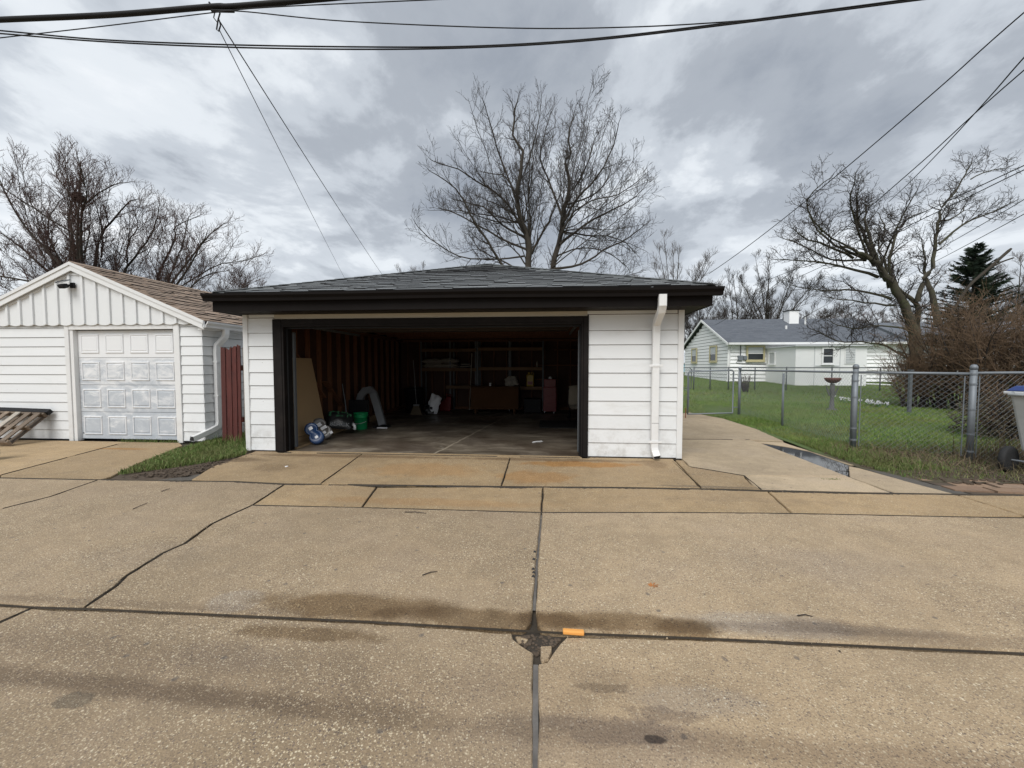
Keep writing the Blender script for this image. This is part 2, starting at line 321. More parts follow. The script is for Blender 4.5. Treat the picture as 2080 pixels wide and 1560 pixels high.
def lawn_mat():
    t = T('lawn_soil'); c = t.mix(t.noise(1.1, 6, .65), (.07, .12, .026), (.11, .15, .045))
    c = t.mix(t.rng(t.noise(.5, 5, .6), .52, .7, 0, .55), c, (.10, .085, .045)); sp = t.sep()
    near = t.rng(t.math('ADD', sp[1], t.math('MULTIPLY', t.math('SUBTRACT', t.noise(2, 5), .5), 1.4)), 1.2, .2)
    c = t.mix(t.math('MULTIPLY', near, .85), c, (.085, .062, .042)); return t.done(c, .95, t.noise(40, 5, .7), .9, .02)
M['lawn'] = lawn_mat()
# ------------------------------------------------------------------ the ground
def terr(x, y): return max(0.0, (y-1.0)*.031)*min(1, max(0, (y-1.0)/1.5)) if y < 40 else 1.21
g = MB(); n = 30
g.add([(0, 100, -.14)]+[(900*math.cos(2*math.pi*i/n), 100+900*math.sin(2*math.pi*i/n), -.14) for i in range(n)], [(0, 1+i, 1+(i+1) % n) for i in range(n)])
tag(g.build('ground', M['ground']), kind='structure')
EDGE = [(5.964,6.434,0.000),(6.352,5.060,0.000),(6.282,3.168,0.000),(6.170,1.580,0.000),(5.991,0.322,0.000),(6.013,-0.463,0.000),(6.055,-0.726,0.000)]
EDGE = [(p[0], p[1]) for p in EDGE]
def edge_x(y):
    pts = sorted([(b, a) for a, b in EDGE])
    if y <= pts[0][0]: return pts[0][1]+(pts[0][0]-y)*1.5
    for (y0, x0), (y1, x1) in zip(pts, pts[1:]):
        if y0 <= y <= y1: return x0+(x1-x0)*(y-y0)/(y1-y0)
    return max(3.4, pts[-1][1]-(y-pts[-1][0])*.9)
def lawn_z(x, y):
    e = min(1, max(0, x-edge_x(y))/.35); return terr(x, y)*min(1, max(0, x-edge_x(y)-.05)/1.1)+.02*e-.015
def lawn():
    ys = [-.93+.13*i for i in range(50)]+[5.6+.55*i for i in range(64)]+[41+8*i for i in range(10)]; us = [(i/46.0)**1.9 for i in range(47)]
    v = []; f = []; w = len(us)
    for y in ys:
        x0 = edge_x(y)
        for u in us:
            x = x0-.10+(75-x0)*u; e = min(1, max(0, x-x0)/.35)
            v.append((x, y, lawn_z(x, y)+.018*e*mnoise.noise(Vector((x*1.3, y*1.3, 0)))+(.02*e*mnoise.noise(Vector((x*5, y*5, 3))) if y < 9 else 0)))
    for j in range(len(ys)-1):
        for i in range(w-1): a = j*w+i; f.append((a, a+1, a+1+w, a+w))
    return np_mesh('lawn', v, f, True)
LAWN = tag(put('lawn', lawn(), M['lawn']), kind='structure')
# ---- concrete slabs: the alley, the aprons, the side walk
def slab(name, poly, mat, parent, z=0.0, gap=.008, rough=.005, step=.07, seed=0, depth=.09, tilt=(0, 0)):
    rg = random.Random(seed*7+len(poly)); P = [Vector((p[0], p[1])) for p in poly]
    if sum(a.x*b.y-b.x*a.y for a, b in zip(P, P[1:]+P[:1])) < 0: P.reverse()
    pts = []
    for a, b in zip(P, P[1:]+P[:1]):
        L = (b-a).length; k = max(1, int(L/step)); nn = Vector((-(b-a).y, (b-a).x))/max(L, 1e-6); sd_ = rg.random()*50
        for i in range(k):
            q = a+(b-a)*(i/k)
            if 0 < i: q = q+nn*rough*1.6*(mnoise.noise(Vector((i*.35, sd_, 0)))+.5*mnoise.noise(Vector((i*1.3, sd_, 7))))
            pts.append(q)
    N = len(pts)
    def inset(d, jit=0):
        o = []
        for i in range(N):
            a, b, c = pts[i-1], pts[i], pts[(i+1) % N]
            t = (c-b).normalized()+(b-a).normalized(); t = t.normalized() if t.length > 1e-6 else (c-b).normalized()
            o.append(b+Vector((-t.y, t.x))*(d+jit*rg.random()))
        return o
    A, B = inset(gap), inset(gap+.005, .005); cx = sum(p.x for p in pts)/N; cy = sum(p.y for p in pts)/N
    h = lambda q: z+(q.x-cx)*tilt[0]+(q.y-cy)*tilt[1]
    v = [(q.x, q.y, -depth) for q in A]+[(q.x, q.y, h(q)-.009-.004*rg.random()) for q in A]+[(q.x, q.y, h(q)) for q in B]
    f = []
    for i in range(N):
        j = (i+1) % N; f += [(i, j, N+j, N+i), (N+i, N+j, 2*N+j, 2*N+i)]
    f.append(tuple(range(2*N, 3*N)))
    me = bpy.data.meshes.new(name); me.from_pydata(v, [], f); me.update()
    return put(name, me, mat, parent)
XL, XR = -26.0, 26.0
bed = MB(); bed.box(XL, XR, -14, .9, -.12, -.03); bed.box(3.4, 5.4, .9, 5.6, -.12, -.04); bed.box(-12, -3.9, .9, 1.6, -.12, -.035)
ALLEY = tag(bed.build('alley_pavement', M['joint']), kind='structure')
J1 = [(-5.492,-1.753,0.000),(-4.109,-1.726,0.000),(-3.034,-1.701,0.000),(-2.349,-1.665,0.000),(-1.688,-1.712,0.000),(-0.955,-1.671,0.000),(0.931,-1.592,0.000),(1.425,-1.571,0.000),(2.271,-1.519,0.000),(3.252,-1.494,0.000),(3.927,-1.492,0.000),(4.993,-1.492,0.000),(5.319,-1.482,0.000),(5.987,-1.461,0.000),(6.709,-1.434,0.000)]
J1 = [(p[0], p[1]) for p in J1]
J2 = [(-1.542,-2.429,0.000),(-0.389,-2.404,0.000),(1.414,-2.388,0.000),(2.750,-2.277,0.000),(3.831,-2.213,0.000),(5.131,-2.180,0.000),(5.923,-2.151,0.000)]
J2 = [(p[0], p[1]) for p in J2]
J3 = [(-1.800,-4.137,0.000),(-1.578,-4.142,0.000),(-1.257,-4.130,0.000),(-0.253,-4.115,0.000),(0.497,-4.105,0.000),(1.383,-4.110,0.000),(1.533,-4.109,0.000),(2.201,-4.092,0.000),(2.936,-4.083,-0.000),(3.815,-4.072,0.000)]
J3 = [(p[0], p[1]) for p in J3]
LJ = [(-4.140,-1.729,0.000),(-3.936,-2.368,0.000),(-3.961,-2.742,0.000)]
LJ = [(p[0], p[1]) for p in LJ]
CK = [(-1.542,-2.429,0.000),(-1.551,-2.686,0.000),(-1.550,-2.911,0.000),(-1.495,-3.096,0.000),(-1.434,-3.298,0.000),(-1.450,-3.466,0.000),(-1.411,-3.649,0.000),(-1.380,-3.791,-0.000),(-1.317,-3.906,0.000),(-1.290,-4.013,0.000),(-1.257,-4.130,0.000)]
CK = [(p[0], p[1]) for p in CK]
cj = [(1.414,-2.388,0.000),(1.387,-3.416,0.000),(1.383,-4.110,0.000),(1.401,-4.316,0.000),(1.411,-4.833,0.000)]
cj = [(p[0], p[1]) for p in cj]
ext = lambda a, b, x: (x, a[1]+(b[1]-a[1])*(x-a[0])/(b[0]-a[0]))
j1l, j1r = ext(J1[0], J1[2], XL), ext(J1[-3], J1[-1], XR); j2r = ext(J2[-3], J2[-1], XR); j3l, j3r = ext(J3[0], J3[3], XL), ext(J3[-3], J3[-1], XR)
lje = ((LJ[1][0]+(LJ[2][0]-LJ[1][0])*(J3[0][1]-.1-LJ[1][1])/(LJ[2][1]-LJ[1][1])), ext(J3[0], J3[3], -3.8)[1])
# row behind the thin joint
slab('slab', [j1l, J1[0], J1[1], LJ[0], LJ[1], LJ[2], lje, j3l], M['alley'], ALLEY, 0, seed=1, step=.12)
slab('slab', [LJ[0], J1[2], J1[3], J1[4], CK[0]]+CK[1:]+[J3[1], J3[0], lje, LJ[2], LJ[1]], M['alley'], ALLEY, .004, seed=2, rough=.006)
jx = ((-0.530,-1.733,0.000), (-0.395,-2.390,0.000)); jy = ((3.975,-1.524,0.000), (3.831,-2.213,0.000)); jz = ((5.997,-1.477,0.000), (5.997,-2.083,0.000))
c2 = lambda q: (q[0], q[1])
slab('slab', [J1[4], J1[5], c2(jx[0]), c2(jx[1]), CK[0]], M['apron'], ALLEY, .003, seed=3)
slab('slab', [c2(jx[0]), J1[6], J1[7], J2[2], c2(jx[1])], M['apron'], ALLEY, .000, seed=4)
slab('slab', [J1[7], J1[8], J1[9], c2(jy[0]), c2(jy[1]), J2[3], J2[2]], M['apron'], ALLEY, .003, seed=5)
slab('slab', [c2(jy[0]), J1[11], J1[12], c2(jz[0]), c2(jz[1]), J2[5], c2(jy[1])], M['apron'], ALLEY, .001, seed=6)
slab('slab', [c2(jz[0]), J1[14], j1r, j2r, J2[6], c2(jz[1])], M['apron'], ALLEY, .003, seed=7)
# the broken corner where four alley slabs meet
hole = {'ul': [(1.381,-3.930,0.000),(1.378,-4.028,0.000),(1.353,-4.088,0.000),(1.322,-4.111,0.000),(1.282,-4.110,-0.000)], 'ur': [(1.386,-3.929,0.000),(1.398,-4.052,0.000),(1.417,-4.099,-0.000),(1.481,-4.110,0.000),(1.533,-4.109,0.000)], 'bl': [(1.275,-4.119,0.000),(1.286,-4.161,0.000),(1.333,-4.205,0.000),(1.375,-4.244,0.000),(1.395,-4.256,0.000),(1.396,-4.316,0.000)], 'br': [(1.408,-4.331,0.000),(1.449,-4.312,0.000),(1.478,-4.249,0.000),(1.515,-4.183,0.000),(1.553,-4.127,0.000)]}
hole = {k: [(p[0], p[1]) for p in q] for k, q in hole.items()}
slab('slab', [CK[0], c2(jx[1]), J2[2], cj[1]]+hole['ul']+[J3[4], J3[3], J3[2]]+CK[::-1][1:-1], M['alley'], ALLEY, .004, seed=8)
slab('slab', [J2[2], J2[3], c2(jy[1]), J2[5], J2[6], j2r, j3r, J3[9], J3[8], J3[7]]+hole['ur'][::-1]+[cj[1]], M['alley'], ALLEY, .006, seed=9)
lj2 = [(-1.572,-4.147,0.000),(-1.587,-4.274,0.000),(-1.580,-4.698,0.000)]
lj2 = [(p[0], p[1]) for p in lj2]
lj3 = (lj2[0][0]+(lj2[1][0]-lj2[0][0])*(-9.5-lj2[0][1])/(lj2[1][1]-lj2[0][1]), -9.5)
slab('slab', [j3l, lje, J3[0], J3[1], lj2[1], lj3, (XL, -9.5)], M['alley'], ALLEY, -.004, seed=10, step=.12)
slab('slab', [J3[1], J3[2], J3[3], J3[4]]+hole['bl']+[cj[4], (cj[4][0], -9.5), lj3, lj2[1]], M['alley'], ALLEY, -.006, seed=11)
slab('slab', hole['br']+[J3[7], J3[8], J3[9], j3r, (XR, -9.5), (cj[4][0], -9.5), cj[4]], M['alley'], ALLEY, -.005, seed=12)
slab('slab', [(XL, -9.5), (XR, -9.5), (XR, -14), (XL, -14)], M['alley'], ALLEY, -.005, seed=13, step=.3)
fs = MB()
for a, b, w_ in ((cj[0], cj[1], .009), (cj[1], (J3[5][0], cj[2][1]+.2), .009), (((hole['br'][0][0]+hole['bl'][-1][0])/2, hole['br'][0][1]), cj[4], .012), (cj[4], (cj[4][0], -9.0), .011)):
    fs.add([(a[0]-w_, a[1], -.013), (a[0]+w_, a[1], -.013), (b[0]+w_, b[1], -.013), (b[0]-w_, b[1], -.013)], [(0, 1, 2, 3)])
tag(fs.build('joint_filler', basic('grey_joint_filler', (.135, .125, .115), .6, 14, .9, 60, .5)), kind='structure')
# rubble in the hole
ch = MB(); rg = random.Random(4)
def chunk(name, poly, z, h, par, mat):
    P = [Vector(p) for p in poly]; m = MB(); k = len(P); c = sum(P, Vector())/k
    m.add([(p.x, p.y, -.05) for p in P]+[(p.x, p.y, z+h*.6) for p in P]+[((p*.86+c*.14).x, (p*.86+c*.14).y, z+h) for p in P], [(i, (i+1) % k, k+(i+1) % k, k+i) for i in range(k)]+[(k+i, k+(i+1) % k, 2*k+(i+1) % k, 2*k+i) for i in range(k)]+[tuple(range(2*k, 3*k))])
    return m.build(name, mat, par)
def c3(l): return [(p[0], p[1], 0) for p in l]
a = chunk('concrete_chunk', c3([(1.424,-4.205,0.000),(1.482,-4.196,0.000),(1.481,-4.235,0.000),(1.465,-4.291,0.000),(1.432,-4.316,0.000),(1.424,-4.281,0.000)]), -.032, .024, None, M['alley']); tag(a, 'loose chunk of concrete broken off in the pothole near the orange scrap', 'concrete chunk', 'broken concrete pieces in the pothole')
a = chunk('concrete_chunk', c3([(1.286,-4.126,0.000),(1.338,-4.118,0.000),(1.361,-4.147,0.000),(1.347,-4.178,0.000),(1.305,-4.174,0.000)]), -.05, .028, None, M['alley']); tag(a, 'flat muddy piece of concrete at the left end of the pothole', 'concrete chunk', 'broken concrete pieces in the pothole')
rub = []
hp = [(1.285,-4.114,0.000),(1.364,-4.107,0.000),(1.533,-4.117,0.000),(1.492,-4.181,0.000),(1.405,-4.266,0.000),(1.332,-4.191,0.000)]
hp = [(p[0], p[1]) for p in hp]
def inpoly(x, y, P):
    c = False; j = len(P)-1
    for i in range(len(P)):
        if (P[i][1] > y) != (P[j][1] > y) and x < (P[j][0]-P[i][0])*(y-P[i][1])/(P[j][1]-P[i][1])+P[i][0]: c = not c
        j = i
    return c
def sample(P, n, rg):
    xs = [p[0] for p in P]; ys = [p[1] for p in P]; o = []
    while len(o) < n:
        x, y = rg.uniform(min(xs), max(xs)), rg.uniform(min(ys), max(ys))
        if inpoly(x, y, P): o.append((x, y))
    return o
def pebbles(name, pts, r0, r1, mat, zf, kind='stuff', parent=None, flat=.6):
    m = MB()
    for x, y in pts:
        r = R.uniform(r0, r1); z = zf(x, y); k = 5; a0 = R.random()*6
        ring = [(x+r*math.cos(a0+i*2*math.pi/k)*R.uniform(.7, 1.2), y+r*math.sin(a0+i*2*math.pi/k)*R.uniform(.7, 1.2), z+r*flat*.35) for i in range(k)]
        base = [(p[0], p[1], z-r*.4) for p in ring]
        m.add(base+ring+[(x+r*R.uniform(-.3, .3), y+r*R.uniform(-.3, .3), z+r*flat)], [(i, (i+1) % k, k+(i+1) % k, k+i) for i in range(k)]+[(k+i, k+(i+1) % k, 2*k) for i in range(k)])
    return tag(m.build(name, mat, parent, fix=False), kind=kind)
dirt_fill = MB(); dirt_fill.face([(p[0], p[1], -.0255+.006*math.sin(9*p[0])) for p in hp]); tag(dirt_fill.build('pothole_dirt', M['joint']), kind='structure')
pebbles('rubble', sample(hp, 90, rg), .004, .013, M['soil'], lambda x, y: -.024)
# ---- apron of the open garage
dl = (-3.28, -.02); dr = (3.52, -.02)
apl = [(-3.317,-0.245,0.000),(-3.302,-0.613,0.000),(-3.254,-1.022,0.000),(-3.001,-1.612,0.000)]
apl = [(p[0], p[1]) for p in apl]
k1 = ((-1.462,-0.298,0.000), (-1.261,-1.657,0.000)); k2 = ((0.911,-0.166,0.000), (0.929,-1.573,-0.000)); k3 = ((3.340,-0.185,0.000), (3.266,-1.455,0.000))
THR = -.10
APR = tag(MB().box(-3.9, 3.5, -1.5, -.02, -.10, -.05).build('garage_apron', M['joint']), kind='structure')
ax = lambda a, b, y: (a[0]+(b[0]-a[0])*(y-a[1])/(b[1]-a[1]), y)
t1, t2, t3 = ax(c2(k1[0]), c2(k1[1]), THR), ax(c2(k2[0]), c2(k2[1]), THR), ax(c2(k3[0]), c2(k3[1]), THR)
slab('slab', [apl[3], apl[2], apl[1], (apl[0][0]-.05, -.02), (-3.0, -.02), (-2.9, THR), t1, c2(k1[1]), J1[4], J1[3]], M['apron'], APR, .008, seed=21, tilt=(0, .008))
slab('slab', [c2(k1[1]), t1, t2, c2(k2[1])], M['apron'], APR, .010, seed=22, tilt=(0, .008), gap=.005)
slab('slab', [c2(k2[1]), t2, (2.1, THR), (2.15, -.03), (3.40, -.03), c2(k3[1]), J1[8]], M['apron'], APR, .012, seed=23, tilt=(0, .008), rough=.006)
TH = MB().box(-2.82, 2.02, THR+.012, .05, -.08, .012).build('threshold', M['apron'], bevel=.006); tag(TH, kind='structure')
# ---- walk beside the garage
WALK = tag(MB().box(3.5, 4.6, -1.2, 5.6, -.10, -.06).build('side_walk', M['joint']), kind='structure')
w1 = c2((5.425,1.768,0.000)); w2 = c2((5.446,1.425,0.000)); w3 = c2((5.356,-0.784,0.000)); w4 = c2((5.334,-1.463,0.000)); w5 = c2((3.937,-1.473,0.000)); w6 = c2((4.033,-0.871,0.000)); w7 = c2((3.635,-0.557,0.000)); w8 = c2((3.497,-0.461,0.000)); w0 = (3.52, c2((4.159,1.714,0.000))[1])
slab('slab', [w0, w1, w2, w3, w6, w7, w8, (3.54, -.05)], M['walk'], WALK, .006, seed=31)
slab('slab', [w6, w3, w4, w5, c2((3.933,-1.265,0.000))], M['walk'], WALK, .003, seed=32)
slab('slab', [(3.42, -.05), (3.54, -.05), w8, w7, w6, c2((3.933,-1.265,0.000)), w5, c2(k3[1])], M['apron'], WALK, .004, seed=33)
e1 = [p for p in EDGE if p[1] > 1.6]
slab('slab', [(3.52, 5.6)]+[(4.9, 5.6)]+[(x-.03, y) for x, y in e1]+[c2((6.001,1.714,0.000)), w1, w0], M['walk'], WALK, .004, seed=34, rough=.01)
# the low strip with the puddle
s1_ = [(5.427,1.717,0.000),(5.971,1.662,0.000),(5.999,1.030,0.000),(5.956,-0.116,0.000),(5.842,-0.374,0.000),(5.356,-0.784,0.000),(5.399,-0.638,0.000),(5.391,0.479,0.000),(5.474,1.427,0.000)]
slab('slab', [(p[0], p[1]) for p in [(5.419,1.666,0.000),(5.942,1.610,0.000),(5.923,0.783,0.000),(5.920,-0.119,0.000),(5.872,-0.064,0.000),(5.892,0.859,0.000),(5.762,1.180,0.000)]], M['walk'], WALK, -.004, seed=35)
slab('slab', [(p[0], p[1]) for p in [(5.806,-0.157,0.000),(5.880,-0.263,0.000),(5.966,-0.953,0.000),(6.050,-1.421,0.000),(5.473,-1.469,0.000),(5.391,-1.316,0.000),(5.386,-0.758,0.000)]], M['walk'], WALK, -.010, seed=36)
def ragged(pts, amp, step=.05, sd_=0):
    o = []; P = [Vector((p[0], p[1])) for p in pts]
    for a, b in zip(P, P[1:]+P[:1]):
        k = max(1, int((b-a).length/step)); nn = Vector((-(b-a).y, (b-a).x)).normalized()
        for i in range(k): q = a+(b-a)*(i/k); o.append(q+nn*amp*(mnoise.noise(Vector((q.x*9, q.y*9, sd_)))+.6*mnoise.noise(Vector((q.x*27, q.y*27, sd_)))))
    return o
pud = MB(); pl = [(5.423,1.567,0.000),(5.816,1.273,0.000),(5.960,0.904,0.000),(5.856,-0.124,0.000),(5.368,-0.783,0.000),(5.346,-0.738,0.000),(5.374,0.513,0.000)]
pud.face([(p[0], p[1], -.013) for p in ragged(pl, .035)]); t = T('puddle_water'); t.b.inputs['IOR'].default_value = 1.33
M['water'] = t.done((.020, .018, .015), .03, t.noise(9, 2), .02, .01); tag(pud.build('puddle', M['water']), kind='structure')
pud = MB(); pud.face([(p[0], p[1], -.013) for p in [(5.394,-0.781,0.000),(5.350,-1.301,0.000),(5.462,-1.470,0.000),(5.341,-1.480,0.000),(5.303,-1.151,0.000)]]); tag(pud.build('puddle', M['water']), kind='structure')
tar = MB().face([(p[0], p[1], -.012) for p in ragged([(5.907,-0.288,0.000),(6.058,-0.485,0.000),(6.149,-0.938,0.000),(6.215,-1.355,0.000),(6.278,-1.419,0.000),(6.032,-1.440,0.000),(5.947,-0.976,0.000)], .03)]); tag(tar.build('asphalt_strip', M['tar']), kind='structure')
tar = MB().face([(p[0], p[1], -.012) for p in ragged([(-3.462,-1.672,0.000),(-3.234,-1.428,0.000),(-3.077,-1.218,0.000),(-3.093,-1.036,0.000),(-3.046,-1.291,0.000),(-2.976,-1.610,0.000)], .03)]); tag(tar.build('asphalt_patch', M['tar']), kind='structure')
# ---- brick edging on the right
BR = tag(MB().face([(p[0], p[1], -.016) for p in [(6.178,-0.622,0.000),(7.070,-0.451,0.000),(8.320,-0.297,0.000),(9.413,-0.603,0.000),(8.309,-1.383,0.000),(6.730,-1.416,0.000),(6.278,-1.419,0.000),(6.189,-1.017,0.000)]]).build('brick_paving', M['soil']), kind='structure')
t = T('tan_brick'); cc = t.ramp(t.rand(), [(0, (.21, .135, .09)), (.5, (.30, .20, .13)), (1, (.255, .18, .13))]); cc = t.mix(t.rng(t.noise(7, 6, .7), .5, .7, 0, .6), cc, (.11, .085, .06))
M['brick'] = t.done(cc, .9, t.noise(60, 4, .7), .5, .004)
bp = [(p[0], p[1]) for p in [(6.212,-0.666,0.000),(7.018,-0.504,0.000),(8.256,-0.352,0.000),(9.311,-0.675,0.000),(8.387,-1.328,0.000),(6.791,-1.360,0.000),(6.390,-1.358,0.000),(6.278,-1.010,0.000)]]
bm_ = MB().box(-.195, .195, -.088, .088, -.05, .0).mesh('brick'); bm_.materials.append(M['brick'])
ca, sa = math.cos(-.09), math.sin(-.09); rg = random.Random(9); x0, y0 = bp[0]
for r_ in range(-2, 7):
    for k in range(-3, 26):
        u = k*.425+(r_ % 2)*.21; v_ = -r_*.212; x, y = x0+u*ca-v_*sa, y0+.12+u*sa+v_*ca
        if inpoly(x, y, bp) and y > J1[13][1]+.06:
            put('brick', bm_, None, BR, (x, y, -.002+rg.uniform(-.010, .014)), (rg.uniform(-.03, .03), rg.uniform(-.03, .03), -.09+rg.uniform(-.03, .03)))
# ---- neighbour's apron
NAP = tag(MB().box(-13, -4.2, -1.7, .62, -.10, -.05).build('neighbour_apron', M['joint']), kind='structure')
m1 = (c2((-6.345,0.353,0.000)), c2((-5.649,-1.652,0.000))); m2 = [(-5.061,0.369,0.000),(-4.772,-0.293,0.000),(-4.525,-0.869,0.000),(-4.137,-1.573,0.000)]
m2 = [(p[0], p[1]) for p in m2]
slab('slab', [(-13, .60), (m1[0][0], .60), m1[0], m1[1], J1[0], ext(J1[0], J1[2], -13.0)], M['apron'], NAP, .005, seed=41)
slab('slab', [m1[0], (m1[0][0], .60), (-5.35, .60)]+m2+[J1[1], J1[0], m1[1]], M['apron'], NAP, .004, seed=42)
# ---- the weedy strip between the two driveways
sp_ = [(p[0], p[1]) for p in [(-3.162,-0.439,0.000),(-3.600,0.191,0.000),(-4.922,1.704,0.000),(-5.100,1.386,0.000),(-5.129,0.942,0.000),(-4.980,0.287,0.000),(-4.772,-0.293,0.000),(-4.525,-0.869,0.000),(-4.101,-1.638,0.000),(-3.421,-1.647,0.000),(-3.181,-1.447,0.000),(-3.254,-0.938,0.000),(-3.252,-0.577,0.000)]]
ss = MB(); k = len(sp_); cxs = sum(p[0] for p in sp_)/k; cys = sum(p[1] for p in sp_)/k
ss.add([(p[0], p[1], -.02) for p in sp_]+[(p[0]*.55+cxs*.45, p[1]*.55+cys*.45, .010) for p in sp_]+[(cxs, cys, .012)], [(i, (i+1) % k, k+(i+1) % k, k+i) for i in range(k)]+[(k+i, k+(i+1) % k, 2*k) for i in range(k)])
tag(ss.build('soil_strip', M['soil']), kind='structure')
gap_g = MB().box(-4.85, -3.45, .55, 8, -.1, .0); tag(gap_g.build('soil_gap', M['soil']), kind='structure')
# ---- grass: thousands of blades, one object per patch
def blades(name, pts, h0, h1, w, mat, lean=.5, seed=1, kind='stuff', nseg=2):
    rg = np.random.default_rng(seed); P = np.asarray(pts, dtype=np.float64); n = len(P); h = rg.uniform(h0, h1, n)*rg.uniform(.6, 1.1, n); a = rg.uniform(0, 2*np.pi, n); b = rg.uniform(0, 2*np.pi, n)
    l = rg.uniform(.05, lean, n)*h; ww = w*rg.uniform(.7, 1.3, n); dx, dy = np.cos(a)*ww/2, np.sin(a)*ww/2; lx, ly = np.cos(b)*l, np.sin(b)*l
    v = np.empty((n, 5, 3)); z0 = P[:, 2]-.01
    v[:, 0] = np.c_[P[:, 0]-dx, P[:, 1]-dy, z0]; v[:, 1] = np.c_[P[:, 0]+dx, P[:, 1]+dy, z0]
    v[:, 2] = np.c_[P[:, 0]+lx*.35+dx*.8, P[:, 1]+ly*.35+dy*.8, z0+h*.6]; v[:, 3] = np.c_[P[:, 0]+lx*.35-dx*.8, P[:, 1]+ly*.35-dy*.8, z0+h*.6]
    v[:, 4] = np.c_[P[:, 0]+lx, P[:, 1]+ly, z0+h]
    i = np.arange(n)[:, None]*5; f = np.concatenate([i+np.array([[0, 1, 2]]), i+np.array([[0, 2, 3]]), i+np.array([[3, 2, 4]])], 1).reshape(-1, 3)
    return tag(put(name, np_mesh(name, v.reshape(-1, 3), f), mat), kind=kind)
rg = random.Random(21)
def strip_z(x, y): return .03
gp = [(p[0], p[1]) for p in [(-3.356,-0.248,0.000),(-3.883,0.467,0.000),(-4.759,1.473,0.000),(-4.953,1.341,0.000),(-4.937,0.958,0.000),(-4.847,0.477,0.000),(-4.681,-0.212,0.000),(-4.416,-0.860,0.000),(-4.118,-1.548,0.000),(-3.920,-1.314,0.000),(-3.626,-1.025,0.000),(-3.449,-0.719,0.000),(-3.366,-0.489,0.000)]]
blades('grass', [(x, y, .015) for x, y in sample(gp, 15000, rg)], .035, .09, .008, M['weeds'], 1.0, 3)
blades('grass', [(x, y, 0) for x, y in [(rg.uniform(-6.6, -5.4), .60+rg.gauss(0, .03)) for _ in range(500)]], .04, .10, .005, M['weeds'], .9, 4)
blades('grass', [(rg.uniform(-4.55, -3.5), rg.uniform(.3, 1.6), 0) for _ in range(1500)], .08, .28, .008, M['weeds'], .8, 5)
def lz(x, y): return lawn_z(x, y)+.004
def lawn_pts(n, y0, y1, xw, f=None):
    o = []
    while len(o) < n:
        y = y0+(y1-y0)*rg.random()**1.0; x0 = edge_x(y); x = x0+.03+(xw-x0)*rg.random()**1.2
        if f is None or f(x, y): o.append((x, y, lz(x, y)))
    return o
dens = lambda x, y: mnoise.noise(Vector((x*.8, y*.8, 1)))+.75 > rg.random()*1.3
def front_ok(x, y):
    bare = (y < .95 and x > 6.9) or (y < -.45 and x > 5.9); return rg.random() > (.88 if bare else .1) and dens(x, y)
blades('grass', lawn_pts(26000, -.85, 1.7, 11, front_ok), .03, .09, .0065, M['weeds'], 1.0, 6)
blades('grass', lawn_pts(75000, .9, 8, 17, dens), .035, .075, .009, M['grass'], .9, 7)
blades('grass', lawn_pts(60000, 8, 24, 34), .05, .09, .018, M['grass'], .8, 8)
blades('dry_stalks', [(x, y, lz(x, y)) for x, y in [(rg.uniform(6.3, 11), rg.uniform(-.7, 1.1)) for _ in range(3800)] if x > edge_x(y)+.1], .04, .22, .006, M['straw'], 2.2, 9)
blades('tall_weeds', [(x, .35+rg.gauss(0, .12), lz(x, .35)) for x in [rg.choice((7.95, 8.3, 8.45, 8.6, 8.8, 9.0, 9.4))+rg.gauss(0, .12) for _ in range(420)]], .2, .62, .007, M['straw'], .55, 10)
pebbles('leaf_litter', [(x, y) for x, y in [(rg.uniform(5.6, 10), rg.uniform(-1.0, .9)) for _ in range(1500)] if x > edge_x(y)], .012, .035, M['soil'], lambda x, y: lz(x, y)+.004, flat=.35)
pebbles('leaf_litter', sample([(p[0], p[1]) for p in [(-3.794,-1.227,0.000),(-3.544,-0.787,0.000),(-3.507,-0.114,0.000),(-3.212,-0.271,0.000),(-3.207,-0.990,0.000),(-3.139,-1.490,0.000),(-3.949,-1.602,0.000)]], 420, rg), .008, .025, M['soil'], lambda x, y: .008, flat=.35)
# moss and weeds in the joints
jm = []
for P, k in ((J1[3:12], 1500), (J2[1:5], 1100)):
    for _ in range(k):
        i = rg.randrange(len(P)-1); t_ = rg.random(); x = P[i][0]+(P[i+1][0]-P[i][0])*t_
        if mnoise.noise(Vector((x*2.3, k, 0))) > -.1: jm.append((x, P[i][1]+(P[i+1][1]-P[i][1])*t_+rg.gauss(0, .008), -.025))
jm += [((5.055,-0.943,0.000)[0]+rg.gauss(0, .08), (5.055,-0.943,0.000)[1]+rg.gauss(0, .012), -.01) for _ in range(200)]+[((-1.477,-0.299,0.000)[0]+rg.gauss(0, .03), THR+rg.gauss(0, .01), -.01) for _ in range(80)]
jm += [((1.532,-2.417,0.000)[0]+rg.gauss(0, .07), (1.532,-2.417,0.000)[1]+rg.gauss(0, .02), -.03) for _ in range(250)]
blades('joint_weeds', jm, .022, .045, .006, M['weeds'], 1.2, 11)
# grit and small stones lying about, dead sticks
pebbles('grit', [(rg.uniform(-3.5, 4.5), rg.uniform(-4.95, -.2)) for _ in range(1500)], .0015, .005, M['walk'], lambda x, y: .004)
pebbles('grit', [(x, y) for x, y in [(J3[3][0]+(J3[8][0]-J3[3][0])*rg.random(), 0) for _ in range(400)] for y in [-3.98+rg.gauss(0, .05)]], .002, .006, M['joint'], lambda x, y: .002)

